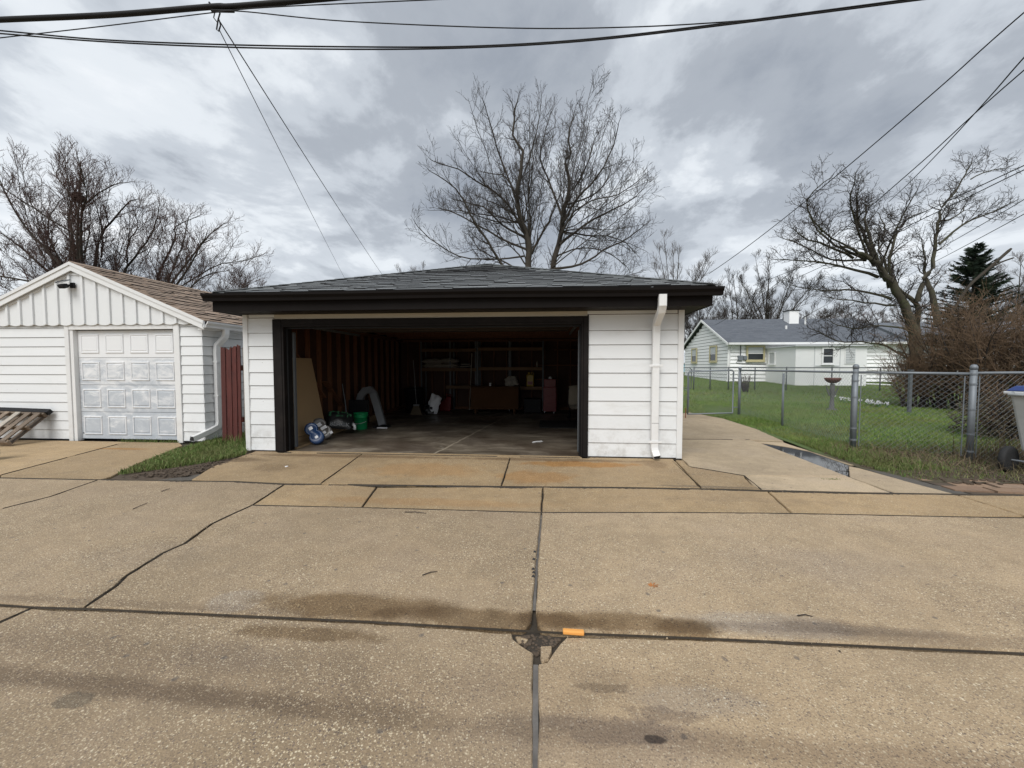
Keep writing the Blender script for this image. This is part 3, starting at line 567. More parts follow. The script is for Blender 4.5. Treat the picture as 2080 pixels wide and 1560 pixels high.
def ribbon(pts, w0, w1, z, sd_=0, off=0.0, gaps=.0):
    """packed dirt lying along a joint, or the painted shadow line of a slab step: a ragged strip of varying width, broken here and there"""
    P = [Vector((p[0], p[1])) for p in pts]; L = []
    for a, b in zip(P, P[1:]):
        k = max(1, int((b-a).length/.02))
        for i in range(k): L.append((a+(b-a)*(i/k), Vector((-(b-a).y, (b-a).x)).normalized()))
    m = MB(); prev = None
    for i, (q, nn) in enumerate(L):
        u = min(1, max(0, mnoise.noise(Vector((i*.05, sd_, 0)))*1.1+.45+.35*mnoise.noise(Vector((i*.21, sd_, 3))))); w_ = w0+(w1-w0)*u**1.5; j = lambda s_: .95*w_*mnoise.noise(Vector((i*.5, sd_, 5+s_)))+.5*w_*mnoise.noise(Vector((i*1.7, sd_, 8+s_)))
        if mnoise.noise(Vector((i*.03, sd_, 9))) < gaps-.5: prev = None; continue
        cur = (q+nn*(w_+j(1)+off), q-nn*(w_+j(2)-off), q+nn*off)
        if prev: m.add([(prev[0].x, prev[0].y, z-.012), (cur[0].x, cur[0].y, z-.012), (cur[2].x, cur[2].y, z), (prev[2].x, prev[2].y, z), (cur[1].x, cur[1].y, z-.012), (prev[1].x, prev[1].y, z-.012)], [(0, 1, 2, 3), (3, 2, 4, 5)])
        prev = cur
    return tag(m.build('joint_dirt_shade_line', M['joint'], fix=False), kind='stuff')
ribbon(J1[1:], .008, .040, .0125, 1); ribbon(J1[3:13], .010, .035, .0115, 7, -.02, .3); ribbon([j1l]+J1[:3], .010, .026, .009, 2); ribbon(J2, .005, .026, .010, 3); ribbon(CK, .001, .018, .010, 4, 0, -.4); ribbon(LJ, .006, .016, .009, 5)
ribbon([j3l]+J3+[j3r], .0003, .0055, .007, 6, -.004, -.4)  # shadow line of the slab step, painted as a thin dark strip
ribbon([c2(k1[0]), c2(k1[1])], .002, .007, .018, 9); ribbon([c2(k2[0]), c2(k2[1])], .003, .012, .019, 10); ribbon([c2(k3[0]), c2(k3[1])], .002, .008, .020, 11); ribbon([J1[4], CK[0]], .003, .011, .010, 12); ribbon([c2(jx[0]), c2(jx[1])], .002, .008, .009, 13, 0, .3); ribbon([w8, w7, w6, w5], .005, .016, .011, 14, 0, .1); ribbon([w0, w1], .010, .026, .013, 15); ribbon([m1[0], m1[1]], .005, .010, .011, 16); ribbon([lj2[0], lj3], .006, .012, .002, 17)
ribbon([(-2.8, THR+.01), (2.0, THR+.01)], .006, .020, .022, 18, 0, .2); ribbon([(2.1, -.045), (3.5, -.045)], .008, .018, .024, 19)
# ------------------------------------------------------------------ shingled slopes
def shingle_slope(roof, O, eu, ev, nrm_, poly, expo, mat, wds, thick=.009, limit=300, seed=1, single=True, order=None):
    """poly: convex face outline in (u,v); whole shingles near the eave are parts, the cut ones and the rest one stuff part"""
    rg = random.Random(seed); O, eu, ev, nz = Vector(O), Vector(eu).normalized(), Vector(ev).normalized(), Vector(nrm_).normalized()
    um0, um1 = min(p[0] for p in poly), max(p[0] for p in poly); vm = max(p[1] for p in poly)
    tl = math.atan2(thick*.9, expo); lib = {}
    for i, w in enumerate(wds):
        m = MB(); d = expo+.05
        m.hexa([(-w/2+.002, 0, 0), (w/2-.002, 0, 0), (w/2-.002, d, 0), (-w/2+.002, d, 0), (-w/2+.002, 0, thick), (w/2-.002, 0, thick), (w/2-.002, d, .002), (-w/2+.002, d, .002)])
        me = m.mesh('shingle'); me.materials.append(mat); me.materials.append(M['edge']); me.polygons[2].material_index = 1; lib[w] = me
    rot = Matrix((eu, ev, nz)).transposed()
    def clip(q):
        for a, b in zip(poly, poly[1:]+poly[:1]):
            o = []; ins = lambda p: (b[0]-a[0])*(p[1]-a[1])-(b[1]-a[1])*(p[0]-a[0])
            for p, s_ in zip(q, q[1:]+q[:1]):
                ip, is_ = ins(p), ins(s_)
                if ip >= 0: o.append(p)
                if (ip >= 0) != (is_ >= 0): t_ = ip/(ip-is_); o.append((p[0]+(s_[0]-p[0])*t_, p[1]+(s_[1]-p[1])*t_))
            q = o
            if len(q) < 3: return []
        return q
    whole = []; cut = MB(); row = 0; v = 0; dark = []
    P3 = lambda u, v_, h: O+eu*u+ev*v_+nz*h
    while v < vm-.02:
        u = um0-rg.random()*.3
        while u < um1:
            w = rg.choice(wds); q = [(u+.002, v), (u+w-.002, v), (u+w-.002, v+expo), (u+.002, v+expo)]; c = clip(q)
            lift = rg.choice((0, 0, .006, .010))
            if len(c) == 4 and abs((c[1][0]-c[0][0])-(q[1][0]-q[0][0])) < 1e-6 and abs(c[2][0]-c[3][0]-q[1][0]+q[0][0]) < 1e-6: whole.append((u+w/2, v, w, lift))
            elif len(c) >= 3: cut.add([P3(a, b, .001) for a, b in c]+[P3(a, b, .001+lift+thick*(1-.75*(b-v)/expo)) for a, b in c], [tuple(range(len(c), 2*len(c)))]+[(i, (i+1) % len(c), len(c)+(i+1) % len(c), len(c)+i) for i in range(len(c))])
            u += w
        v += expo; row += 1
    if order: whole.sort(key=order)
    for k, (u, v_, w, lift) in enumerate(whole):
        if single and k < limit:
            o = put('shingle', lib[w], None, roof); o.matrix_basis = Matrix.Translation(P3(u, v_, .001+lift)) @ rot.to_4x4()
        else:
            a, b = u-w/2+.002, u+w/2-.002; d = expo+.04; dark.append(len(cut.f)+2)
            cut.hexa([P3(a, v_, .001), P3(b, v_, .001), P3(b, v_+d, .001), P3(a, v_+d, .001), P3(a, v_, .001+lift+thick), P3(b, v_, .001+lift+thick), P3(b, v_+d, .003), P3(a, v_+d, .003)])
    if cut.v:
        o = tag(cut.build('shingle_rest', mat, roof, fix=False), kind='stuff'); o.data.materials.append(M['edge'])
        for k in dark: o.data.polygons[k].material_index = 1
def lap(mb, a, b, z0, z1, n, t0=.022, t1=.006):
    """clapboard between plan points a,b from z0 to z1; n = outward"""
    a, b, n = Vector((a[0], a[1], 0)), Vector((b[0], b[1], 0)), Vector((n[0], n[1], 0)); Z = Vector((0, 0, 1))
    return mb.hexa([a+Z*z0, b+Z*z0, b+n*t0+Z*z0, a+n*t0+Z*z0, a+Z*z1, b+Z*z1, b+n*t1+Z*z1, a+n*t1+Z*z1])
def siding(parent, a, b, zs, n, mat, name='siding_board', jit=.0):
    for z0, z1 in zip(zs, zs[1:]):
        m = MB(); lap(m, a, b, z0, z1-.0065, n, .024, .008); m.build(name, mat, parent)
def gutter_profile(y0, z0, s=1, w=.12, h=.11):   # K profile in (across, z), s = outward sign
    return [(y0, z0), (y0+s*w*.62, z0), (y0+s*w*.70, z0+h*.38), (y0+s*w*.98, z0+h*.72), (y0+s*w, z0+h), (y0+s*w*.90, z0+h), (y0+s*w*.90, z0+h*.90), (y0+s*w*.62, z0+h*.42), (y0+s*w*.56, z0+.006), (y0+s*.006, z0+.006), (y0+s*.006, z0+h), (y0, z0+h)]
def spout(mb, pts, w, d, face):
    """rectangular downspout swept along pts; face = direction the wide side looks to"""
    pts = [Vector(p) for p in pts]; f = Vector(face); k = len(pts); rings = []
    for i, p in enumerate(pts):
        t_ = (pts[min(i+1, k-1)]-pts[max(i-1, 0)]).normalized(); s_ = t_.cross(f).normalized(); u_ = s_.cross(t_).normalized(); r_ = []
        c = .006
        for a, b in ((-w/2+c, -d/2), (w/2-c, -d/2), (w/2, -d/2+c), (w/2, d/2-c), (w/2-c, d/2), (-w/2+c, d/2), (-w/2, d/2-c), (-w/2, -d/2+c)): r_.append(p+s_*a+u_*b)
        rings.append(r_)
    b0 = len(mb.v)
    for r_ in rings: mb.v += [tuple(q) for q in r_]
    for i in range(k-1):
        for j in range(8): a = b0+i*8+j; c = b0+i*8+(j+1) % 8; mb.f.append((a, c, c+8, a+8))
    mb.f.append(tuple(b0+j for j in range(8)))
    return mb
# ------------------------------------------------------------------ the open garage
GA = thing('garage', 'white clapboard two car garage with its wide dark framed door opening standing open', 'garage', (0, 0, 0))
HW, DEP, WT = 3.5, 6.95, 2.34
w = MB()
w.box(-HW+.03, -2.86, .012, .09, 0, WT); w.box(2.06, HW-.03, .012, .09, 0, WT); w.box(-2.86, 2.06, .012, .09, 2.16, WT)
w.box(-HW+.03, -HW+.05, .09, DEP, 0, WT); w.box(HW-.05, HW-.03, .09, DEP, 0, WT); w.box(-HW+.05, HW-.05, DEP-.03, DEP, 0, WT)
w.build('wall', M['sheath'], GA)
zs = [.03+.2165*i for i in range(11)]; zs[-1] = 2.225
siding(GA, (-3.46, .012), (-3.015, .012), zs, (0, -1), M['siding'])
siding(GA, (2.115, .012), (3.46, .012), zs, (0, -1), M['siding'])
for x in (-HW, HW):   # outer side walls
    for z0, z1 in zip(zs, zs[1:]):
        m = MB(); lap(m, (x, .05) if x < 0 else (x, .05), (x, DEP), z0, z1+.012, (math.copysign(1, x), 0)) if 0 else m.hexa([(x*.992, .05, z0), (x*.992, DEP, z0), (x+math.copysign(.016, x), DEP, z0), (x+math.copysign(.016, x), .05, z0), (x*.992, .05, z1+.01), (x*.992, DEP, z1+.01), (x, DEP, z1+.01), (x, .05, z1+.01)])
        m.build('siding_board', M['siding'], GA)
MB().box(-2.99, 2.09, -.012, .012, 2.20, 2.275).build('header_board', M['header'], GA, bevel=.003)
for x0, x1 in ((-3.535, -3.455), (3.445, 3.53)): MB().box(x0, x1, -.026, .05, .02, 2.275).build('corner_trim', M['trimw'], GA, bevel=.004)
MB().box(-3.43, -2.99, -.016, .012, 2.228, 2.275).build('frieze_strip', M['siding'], GA); MB().box(2.09, 3.43, -.016, .012, 2.228, 2.275).build('frieze_strip', M['siding'], GA)
# door frame: dark boards with stops, worn at the foot
fr = MB(); fr.box(-3.012, -2.865, -.034, .0115, .012, 2.196); fr.build('door_casing', M['darkw'], GA, bevel=.004)
fr = MB(); fr.box(2.035, 2.112, -.034, .0115, .012, 2.196); fr.build('door_casing', M['darkw'], GA, bevel=.004)
fr = MB(); fr.box(-2.862, 2.032, -.030, .0115, 2.105, 2.194); fr.build('door_casing', M['darkw'], GA, bevel=.004)
MB().box(-2.862, -2.83, -.028, .20, .012, 2.10).build('door_jamb', M['darkw'], GA, bevel=.003); MB().box(2.0, 2.032, -.028, .20, .012, 2.10).build('door_jamb', M['darkw'], GA, bevel=.003)
MB().box(-2.828, 1.998, -.026, .20, 2.072, 2.103).build('door_jamb', M['darkw'], GA, bevel=.003)
for x in (-2.826, 1.976): MB().box(x, x+.022, .045, .075, .014, 2.068).build('door_stop', M['black'], GA)
MB().box(-2.80, 1.974, .045, .075, 2.045, 2.070).build('door_stop', M['black'], GA)
# the raised overhead door under the ceiling, with its tracks
OD = None
for i in range(4):
    m = MB(); y0 = .30+i*.535; m.box(-2.75, 1.93, y0, y0+.525, 2.185, 2.225); o = m.build('overhead_door_section', M['odoor'], GA)
    MB().box(-2.75, 1.93, y0+.02, y0+.07, 2.165, 2.184).build('door_rib', M['odoor'], o)
for x in (-2.81, 1.985):
    MB().beam((x, .22, .05), (x, .22, 2.0), .03, .05).build('door_track', M['galvd'], GA)
    MB().beam((x, .3, 2.14), (x, 2.6, 2.14), .03, .05).build('door_track', M['galvd'], GA)
# studs, braces, plates, back wall framing
for i in range(16):
    y = .28+i*.41; MB().box(-3.44, -3.35, y, y+.040, .09, 2.25).build('stud', M['stud'], GA)
for i in range(16):
    x = -3.2+i*.42; MB().box(x, x+.04, DEP-.125, DEP-.035, .09, 2.25).build('stud', M['stud'], GA)
for i in range(15):
    y = .5+i*.41; MB().box(3.35, 3.44, y, y+.04, .09, 2.25).build('stud', M['stud'], GA)
for a, b in (((-3.345, .45, 2.22), (-3.345, 2.0, .75)), ((-3.345, 2.05, 1.1), (-3.345, 3.2, .12))): MB().beam(a, b, .022, .12, (1, 0, 0)).build('brace', M['stud'], GA)
for a in (MB().box(-3.44, -3.35, .1, DEP-.04, .0, .088), MB().box(-3.34, 3.34, DEP-.125, DEP-.035, .0, .088), MB().box(-3.44, -3.35, .1, DEP-.04, 2.252, 2.33), MB().box(-3.34, 3.44, DEP-.125, DEP-.035, 2.252, 2.33), MB().box(3.35, 3.44, .1, DEP-.13, .0, .088)): a.build('wall_plate', M['stud'], GA)
for z, x0, x1 in ((1.45, 1.1, 2.75), (1.95, 1.75, 2.75), (.99, 1.1, 1.9)): MB().box(x0, x1, DEP-.24, DEP-.13, z, z+.04).build('blocking', M['stud'], GA)
for i in range(8):
    y = .75+i*.82; MB().box(-3.44, 3.44, y, y+.04, 2.335, 2.48).build('ceiling_joist', M['stud'], GA)
FL = MB(); FL.box(-3.42, 3.42, .05, DEP-.03, -.06, .006)
t = T('garage_floor'); v = t.map((.35, 1.0, 1)); nz = t.noise(1.5, 8, .68, .8, v); cc = t.ramp(nz, [(.34, (.055, .040, .028)), (.5, (.17, .14, .105)), (.64, (.31, .265, .205))])
cc = t.mix(t.math('MULTIPLY', t.rng(t.noise(.9, 6, .65), .42, .60), .75), cc, (.065, .046, .032)); cc = t.mix(t.math('MULTIPLY', t.rng(t.noise(6, 7, .75, 1.0, v), .60, .70), .5), cc, (.52, .49, .43))
sp3 = t.sep(); sx = t.math('ABSOLUTE', t.math('SUBTRACT', t.math('ADD', sp3[0], t.math('MULTIPLY', t.math('SUBTRACT', t.noise(3, 5), .5), .12)), t.math('ADD', -.35, t.math('MULTIPLY', sp3[1], .14))))
cc = t.mix(t.math('MULTIPLY', t.rng(sx, .028, .012), .6), cc, (.44, .38, .29)); M['floor'] = t.done(cc, t.rng(t.noise(1.2, 5), .35, .7, .35, .8), t.noise(14, 6, .7), .25, .008)
tag(FL.build('garage_floor', M['floor']), kind='structure')
# roof: hip, grey architectural shingles
EY, EX, EZ, BY = -.46, 3.78, 2.545, 7.45
PKX, PKY, PKZ = .08, 3.30, 3.86; PKY2 = 3.75
RF = MB(); A_, B_, Cc, D_ = (-EX+.12, EY, EZ), (EX, EY, EZ), (EX, BY, EZ), (-EX+.12, BY, EZ); P1, P2 = (PKX, PKY, PKZ), (PKX, PKY2, PKZ)
RF.add([A_, B_, Cc, D_, P1, P2], [(0, 1, 4), (1, 2, 5, 4), (2, 3, 5), (3, 0, 4, 5), (3, 2, 1, 0)])
ROOF = RF.build('roof', M['deck'], GA)
eu = Vector((1, 0, 0)); sl = Vector(P1)-Vector((PKX, EY, EZ)); ev = sl.normalized(); nn = eu.cross(ev)
shingle_slope(ROOF, (-EX+.12, EY, EZ), eu, ev, nn, [(0, -.015), (EX*2-.12, -.015), (PKX+EX-.12, sl.length)], .143, M['sh_grey'], (.22, .30, .36, .18, .27), .017, 300, 3, order=lambda q: q[1]+abs(q[0]-3.7)*.05)
for (a, b, c_) in (((EX, EY, EZ), (EX, BY, EZ), 1), ((-EX+.12, BY, EZ), (-EX+.12, EY, EZ), -1)):
    e2 = (Vector(b)-Vector(a)).normalized(); L2 = (Vector(b)-Vector(a)).length; mid = Vector((a[0], PKY, EZ)); s2 = Vector(P1)-mid; v2 = s2.normalized(); pu = (Vector((a[0], PKY, EZ))-Vector(a)).dot(e2); pu2 = (Vector((a[0], PKY2, EZ))-Vector(a)).dot(e2)
    shingle_slope(ROOF, a, e2, v2, e2.cross(v2), [(0, 0), (L2, 0), (max(pu, pu2), s2.length), (min(pu, pu2), s2.length)], .143, M['sh_grey'], (.30, .36, .27), .010, 0, 5, single=False)
hp_ = MB()
for a in (A_, B_, Cc, D_):
    a = Vector(a); p = Vector(P1 if a.y < 3 else P2); d = p-a; k = int(d.length/.18)
    for i in range(k):
        q0 = a+d*(i/k); q1 = a+d*((i+1.25)/k); hp_.beam(q0+Vector((0, 0, .018)), q1+Vector((0, 0, .010)), .20, .010)
tag(hp_.build('hip_cap', M['sh_grey'], ROOF, fix=False), kind='stuff')
# eaves: drip edge, fascia, soffit, gutter (dark metal)
MB().box(-EX+.12, EX, EY-.012, EY+.01, EZ-.055, EZ+.004).build('drip_edge', M['dark'], GA)
MB().box(EX-.01, EX+.012, EY+.012, BY, EZ-.055, EZ+.004).build('drip_edge', M['dark'], GA); MB().box(-EX+.108, -EX+.13, EY+.012, BY, EZ-.055, EZ+.004).build('drip_edge', M['dark'], GA)
MB().box(-EX+.10, EX-.02, EY+.02, EY+.045, 2.272, EZ-.06).build('fascia', M['dark'], GA)
MB().box(EX-.045, EX-.02, EY+.047, BY-.05, 2.272, EZ-.06).build('fascia', M['dark'], GA); MB().box(-EX+.10, -EX+.125, EY+.047, BY-.05, 2.272, EZ-.06).build('fascia', M['dark'], GA)
MB().box(-EX+.13, EX-.05, EY+.05, .012, 2.276, 2.29).build('soffit', M['darkw'], GA); MB().box(HW+.03, EX-.05, .014, BY-.05, 2.276, 2.29).build('soffit', M['darkw'], GA); MB().box(-EX+.13, -HW-.03, .014, BY-.05, 2.276, 2.29).build('soffit', M['darkw'], GA)
MB().box(-EX+.13, EX-.05, DEP+.012, BY-.05, 2.276, 2.29).build('soffit', M['darkw'], GA); MB().box(-EX+.13, EX-.05, BY-.048, BY-.02, 2.276, EZ-.01).build('fascia', M['dark'], GA)
MB().box(-HW+.05, HW-.05, DEP-.03, DEP+.012, 2.34, 2.58).build('frieze_board', M['sheath'], GA)
def gut(x0, z0, x1, z1, y, mat, parent, name='gutter', k=14):
    m = MB(); pr = gutter_profile(y, 0, -1); n_ = len(pr); rings = []
    for i in range(k+1):
        t_ = i/k; x = x0+(x1-x0)*t_; z = z0+(z1-z0)*t_-.006*math.sin(t_*9)*(1 if 0 < i < k else 0); m.v += [(x, a, z+b) for a, b in pr]
    for i in range(k):
        for j in range(n_): a = i*n_+j; b = i*n_+(j+1) % n_; m.f.append((a, b, b+n_, a+n_))
    m.f.append(tuple(range(n_))); m.f.append(tuple(k*n_+j for j in range(n_))); return m.build(name, mat, parent)
G1 = gut(-3.77, 2.425, 3.87, 2.405, EY+.018, M['dark'], GA)
for x in (-2.6, -.6, 1.3, 2.9): MB().box(x, x+.025, EY-.10, EY+.016, 2.515, 2.522).build('gutter_strap', M['galv'], G1)
# rectangular white downspout with elbows and straps
dx = 3.10
ds = MB(); spout(ds, [(dx-.04, -.52, 2.42), (dx-.04, -.52, 2.27), (dx-.037, -.47, 2.20), (dx-.012, -.20, 2.10), (dx-.002, -.105, 2.05), (dx, -.085, 1.93), (dx, -.080, 1.0), (dx, -.080, .20), (dx+.006, -.095, .14), (dx+.02, -.165, .065)], .105, .075, (0, -1, 0))
DS = ds.build('downspout', M['gutterw'], GA)
for z in (1.42, .27): MB().box(dx-.10, dx+.10, -.128, -.1195, z, z+.035).build('downspout_strap', M['gutterw'], DS, bevel=.003); MB().box(dx-.052, dx+.052, -.1195, -.117, z+.30, z+.304).build('downspout_seam', M['void'], DS)
MB().obox((dx+.0205, -.168, .0625), .078, .006, .048, Matrix.Rotation(math.radians(-55), 3, 'X')).build('downspout_mouth', M['void'], DS)
# ------------------------------------------------------------------ the neighbour's garage
NX0, NX1, NY = -9.78, -4.90, .66
NG = thing('neighbour_garage', 'small white gabled garage with faded panelled door and brown shingle roof', 'garage', ((NX0+NX1)/2, NY, 0))
NPX, NPZ, NEZ = (NX0+NX1)/2-.02, 3.36, 2.27; RS = (NPZ-NEZ)/(NX1+.12-NPX)
D0, D1, DT = -7.52, -5.46, 2.12
w = MB(); w.box(NX0+.02, D0-.16, NY+.012, NY+.1, 0, 2.3); w.box(D1+.13, NX1-.02, NY+.012, NY+.1, 0, 2.3); w.box(D0-.16, D1+.13, NY+.012, NY+.1, 2.16, 2.3)
w.box(NX0+.02, NX0+.1, NY+.1, 7.2, 0, 2.3); w.box(NX1-.1, NX1-.02, NY+.1, 7.2, 0, 2.3); w.box(NX0+.1, NX1-.1, 7.1, 7.2, 0, 2.3)
w.prism([(NX0, NY+.012, 2.3), (NX1, NY+.012, 2.3), (NPX, NY+.012, NPZ-.06)], (0, .09, 0)); w.build('wall', M['deck'], NG)
zn = [.03+.178*i for i in range(13)]+[2.214]
siding(NG, (NX0, NY+.012), (D0-.17, NY+.012), zn, (0, -1), M['siding2'])
siding(NG, (D1+.14, NY+.012), (NX1-.002, NY+.012), zn, (0, -1), M['siding2'])
for z0, z1 in zip(zn, zn[1:]):
    MB().hexa([(NX1-.02, NY-.006, z0), (NX1+.02, NY-.008, z0), (NX1+.02, 7.2, z0), (NX1-.02, 7.2, z0), (NX1-.02, NY+.002, z1-.008), (NX1+.004, NY, z1-.008), (NX1+.004, 7.2, z1-.008), (NX1-.02, 7.2, z1-.008)]).build('siding_board', M['siding2'], NG)
# door surround: broad wooden boards
MB().box(D0-.165, D0-.075, NY-.03, NY+.012, -.01, 2.213).build('door_casing', M['trimw'], NG, bevel=.006); MB().box(D0-.072, D0-.004, NY-.012, NY+.10, -.01, 2.12).build('door_jamb', M['trimw'], NG, bevel=.006)
MB().box(D1+.02, D1+.135, NY-.03, NY+.012, -.01, 2.213).build('door_casing', M['trimw'], NG, bevel=.006); MB().box(D0-.07, D1+.018, NY-.03, NY+.012, DT+.002, 2.21).build('door_casing', M['trimw'], NG, bevel=.006)
t = T('faded_door'); zz = t.sep()[2]; nz = t.noise(3.2, 7, .7, .6, t.map((1, 1, 2.4)))
f = t.math('MULTIPLY', t.rng(t.math('ADD', nz, t.math('MULTIPLY', t.rng(zz, .2, 1.7, .17, -.03, False), 1.0)), .36, .70), t.rng(zz, 1.62, 1.54))
cc = t.mix(f, (.74, .75, .76), t.mix(t.noise(14, 5, .7), (.36, .40, .45), (.52, .55, .58))); M['fade'] = t.done(cc, .6, t.noise(40, 4), .08, .003)
M['edgew'] = basic('worn_white_edge', (.70, .71, .72), .12, 14, .55, 40, .05, dirt=(.48, .51, .55), dsc=9, dk=.7)
ND = NG; sh_ = (DT-.03)/4
for i in range(4):
    z0 = .03+i*sh_; m = MB(); m.box(D0, D1+.015, NY+.062, NY+.10, z0, z0+sh_-.006); sec = m.build('door_section', M['fade'], NG, bevel=.004)
    for j in range(4):
        pw = (D1-D0)/4; cx = D0+pw*(j+.5); cz = z0+sh_/2; a, b = pw*.375, sh_*.345
        m = MB(); y = NY+.062; rr = [(1, 1, .0), (.96, .955, -.016), (.88, .86, -.016), (.83, .80, -.004), (.74, .70, -.014)]; k = len(rr)
        for sx_, sz_, dy in rr: m.v += [(cx-a*sx_, y+dy, cz-b*sz_), (cx+a*sx_, y+dy, cz-b*sz_), (cx+a*sx_, y+dy, cz+b*sz_), (cx-a*sx_, y+dy, cz+b*sz_)]
        for q in range(k-1):
            for e in range(4): p = q*4+e; p2 = q*4+(e+1) % 4; m.f.append((p, p2, p2+4, p+4))
        m.f.append(tuple((k-1)*4+e for e in range(4))); pn = m.build('raised_panel', M['fade'], sec); pn.data.materials.append(M['edgew'])
        for fi in range(8 if i < 3 else 0): pn.data.polygons[fi].material_index = 1
MB().box(D0+.02, D0+.12, NY+.055, NY+.061, .13, .145).build('door_handle', M['black'], NG)
# gable of scalloped boards and battens
gb = 19; bw = (NX1+.10-(NX0-.10))/gb; top = lambda x: NPZ-.10-abs(x-NPX)*RS
for i in range(gb):
    x0 = NX0-.10+i*bw; x1 = x0+bw; pts = [(x0+(x1-x0)*q/8, NY-.055, 2.225-.026*math.sin(math.pi*q/8)) for q in range(9)]
    tt = [(x1, NY-.055, max(top(x1), 2.23)), (x0, NY-.055, max(top(x0), 2.23))]
    if x0 < NPX < x1: tt = [tt[0], (NPX, NY-.055, top(NPX)), tt[1]]
    m = MB(); m.prism(pts+tt, (0, .022, 0)); m.build('gable_board', M['siding2'], NG)
    if top(x0) > 2.28: MB().box(x0-.024, x0+.024, NY-.084, NY-.056, 2.225, top(x0)-.03).build('batten', M['siding2'], NG)
    if top((x0+x1)/2) > 2.32:
        a_, b_ = x0+.024, x1-.024; m = MB(); m.beam((a_, NY-.064, top(a_)-.055), (b_, NY-.064, top(b_)-.055), .020, .05, (0, 0, 1)); m.build('batten', M['siding2'], NG)
MB().box(NX0+.0, NX1+.0, NY-.032, NY+.010, 2.215, 2.30).build('gable_ledger', M['trimw'], NG)
# roof, rakes, gutter, downspout
rx = NX1+.17; rxl = NX0-.17; YF, YB = NY-.13, 7.35; ez_r = NPZ-(rx-NPX)*RS
rf = MB(); rf.add([(NPX, YF+.02, NPZ), (rx, YF+.02, ez_r), (rx, YB, ez_r), (NPX, YB, NPZ), (NPX, YF+.02, NPZ-.05), (rx, YF+.02, ez_r-.05), (rx, YB, ez_r-.05), (NPX, YB, NPZ-.05)], [(0, 1, 2, 3), (7, 6, 5, 4), (0, 4, 5, 1), (1, 5, 6, 2), (2, 6, 7, 3)])
ezl = NPZ-(NPX-rxl)*RS
rf.add([(NPX, YF+.02, NPZ), (rxl, YF+.02, ezl), (rxl, YB, ezl), (NPX, YB, NPZ), (NPX, YF+.02, NPZ-.05), (rxl, YF+.02, ezl-.05), (rxl, YB, ezl-.05), (NPX, YB, NPZ-.05)], [(3, 2, 1, 0), (4, 5, 6, 7), (1, 5, 4, 0), (2, 6, 5, 1), (3, 7, 6, 2)])
NR = rf.build('roof', M['deck'], NG)
e2 = Vector((0, 1, 0)); v2 = Vector((NPX-rx, 0, NPZ-ez_r)); L2 = v2.length; v2.normalize()
shingle_slope(NR, (rx, YF+.01, ez_r), e2, v2, e2.cross(v2), [(0, 0), (YB-YF, 0), (YB-YF, L2-.06), (0, L2-.06)], .135, M['sh_brown'], (.30, .33, .27, .24), .017, 300, 7, order=lambda q: q[0])
v3 = Vector((NPX-rxl, 0, NPZ-ezl)).normalized(); e3 = Vector((0, -1, 0))
shingle_slope(NR, (rxl, YB, ezl), e3, v3, e3.cross(v3), [(0, 0), (YB-YF, 0), (YB-YF, L2-.14), (0, L2-.14)], .135, M['sh_brown'], (.30, .33, .27), .010, 0, 8, single=False)
rc = MB()
for i in range(33):
    for s_ in (-1, 1):
        up_ = Vector((s_*RS, 0, 1)).normalized(); o_ = Vector((s_*.065, 0, -.065*RS+.012)); rc.beam(Vector((NPX, YF+i*.22, NPZ+.010))+o_, Vector((NPX, YF+.25+i*.22, NPZ+.003))+o_, .14, .010, up_)
tag(rc.build('ridge_cap', M['sh_brown'], NR, fix=False), kind='stuff')
for s_, xe, ze in ((1, rx, ez_r), (-1, rxl, ezl)):
    MB().prism([(NPX, YF, NPZ+.004), (xe, YF, ze+.004), (xe, YF, ze-.15), (NPX, YF, NPZ-.15)], (0, .02, 0)).build('rake_board', M['trimw'], NG)
    MB().prism([(NPX, YF-.016, NPZ+.010), (xe, YF-.016, ze+.010), (xe, YF-.016, ze-.05), (NPX, YF-.016, NPZ-.05)], (0, .014, 0)).build('rake_trim', M['trimw'], NG)
    MB().prism([(NPX, YF+.021, NPZ-.06), (xe, YF+.021, ze-.06), (xe, YF+.021, ze-.075), (NPX, YF+.021, NPZ-.075)], (0, .11, 0)).build('rake_soffit', M['trimw'], NG)
m = MB(); pr = gutter_profile(rx-.02, ez_r-.115, 1); m.prism([(a, YF-.02, b) for a, b in pr], (0, YB-YF+.02, 0)); NGU = m.build('gutter', M['gutterw'], NG)
MB().box(NX1+.022, rx-.03, YF+.03, YB, ez_r-.15, ez_r-.13).build('soffit', M['trimw'], NG); MB().box(rx-.045, rx-.022, YF+.001, YB, ez_r-.128, ez_r-.02).build('fascia', M['trimw'], NG)
gx = rx+.03
ds = MB(); spout(ds, [(gx, NY+.33, ez_r-.11), (gx, NY+.33, ez_r-.20), (gx-.02, NY+.32, ez_r-.27), (NX1+.075, NY+.26, ez_r-.42), (NX1+.07, NY+.25, ez_r-.52), (NX1+.07, NY+.25, 1.0), (NX1+.07, NY+.25, .36), (NX1+.068, NY+.22, .27), (NX1+.04, NY+.08, .21), (NX1+.015, NY-.17, .14), (NX1+.0, NY-.27, .115)], .10, .075, (1, -.15, 0))
ND_ = ds.build('downspout', M['gutterw'], NG)
for z in (1.50, .85): MB().box(NX1+.02, NX1+.115, NY+.195, NY+.305, z, z+.025).build('downspout_strap', M['gutterw'], ND_)
MB().obox((NX1-.002, NY-.277, .114), .072, .05, .006, Matrix.Rotation(math.radians(80), 3, 'X')).build('downspout_mouth', M['void'], ND_)
MB().box(NX1-.03, NX1+.03, NY+.02, 7.2, -.02, .028).build('footing', M['apron'], NG)
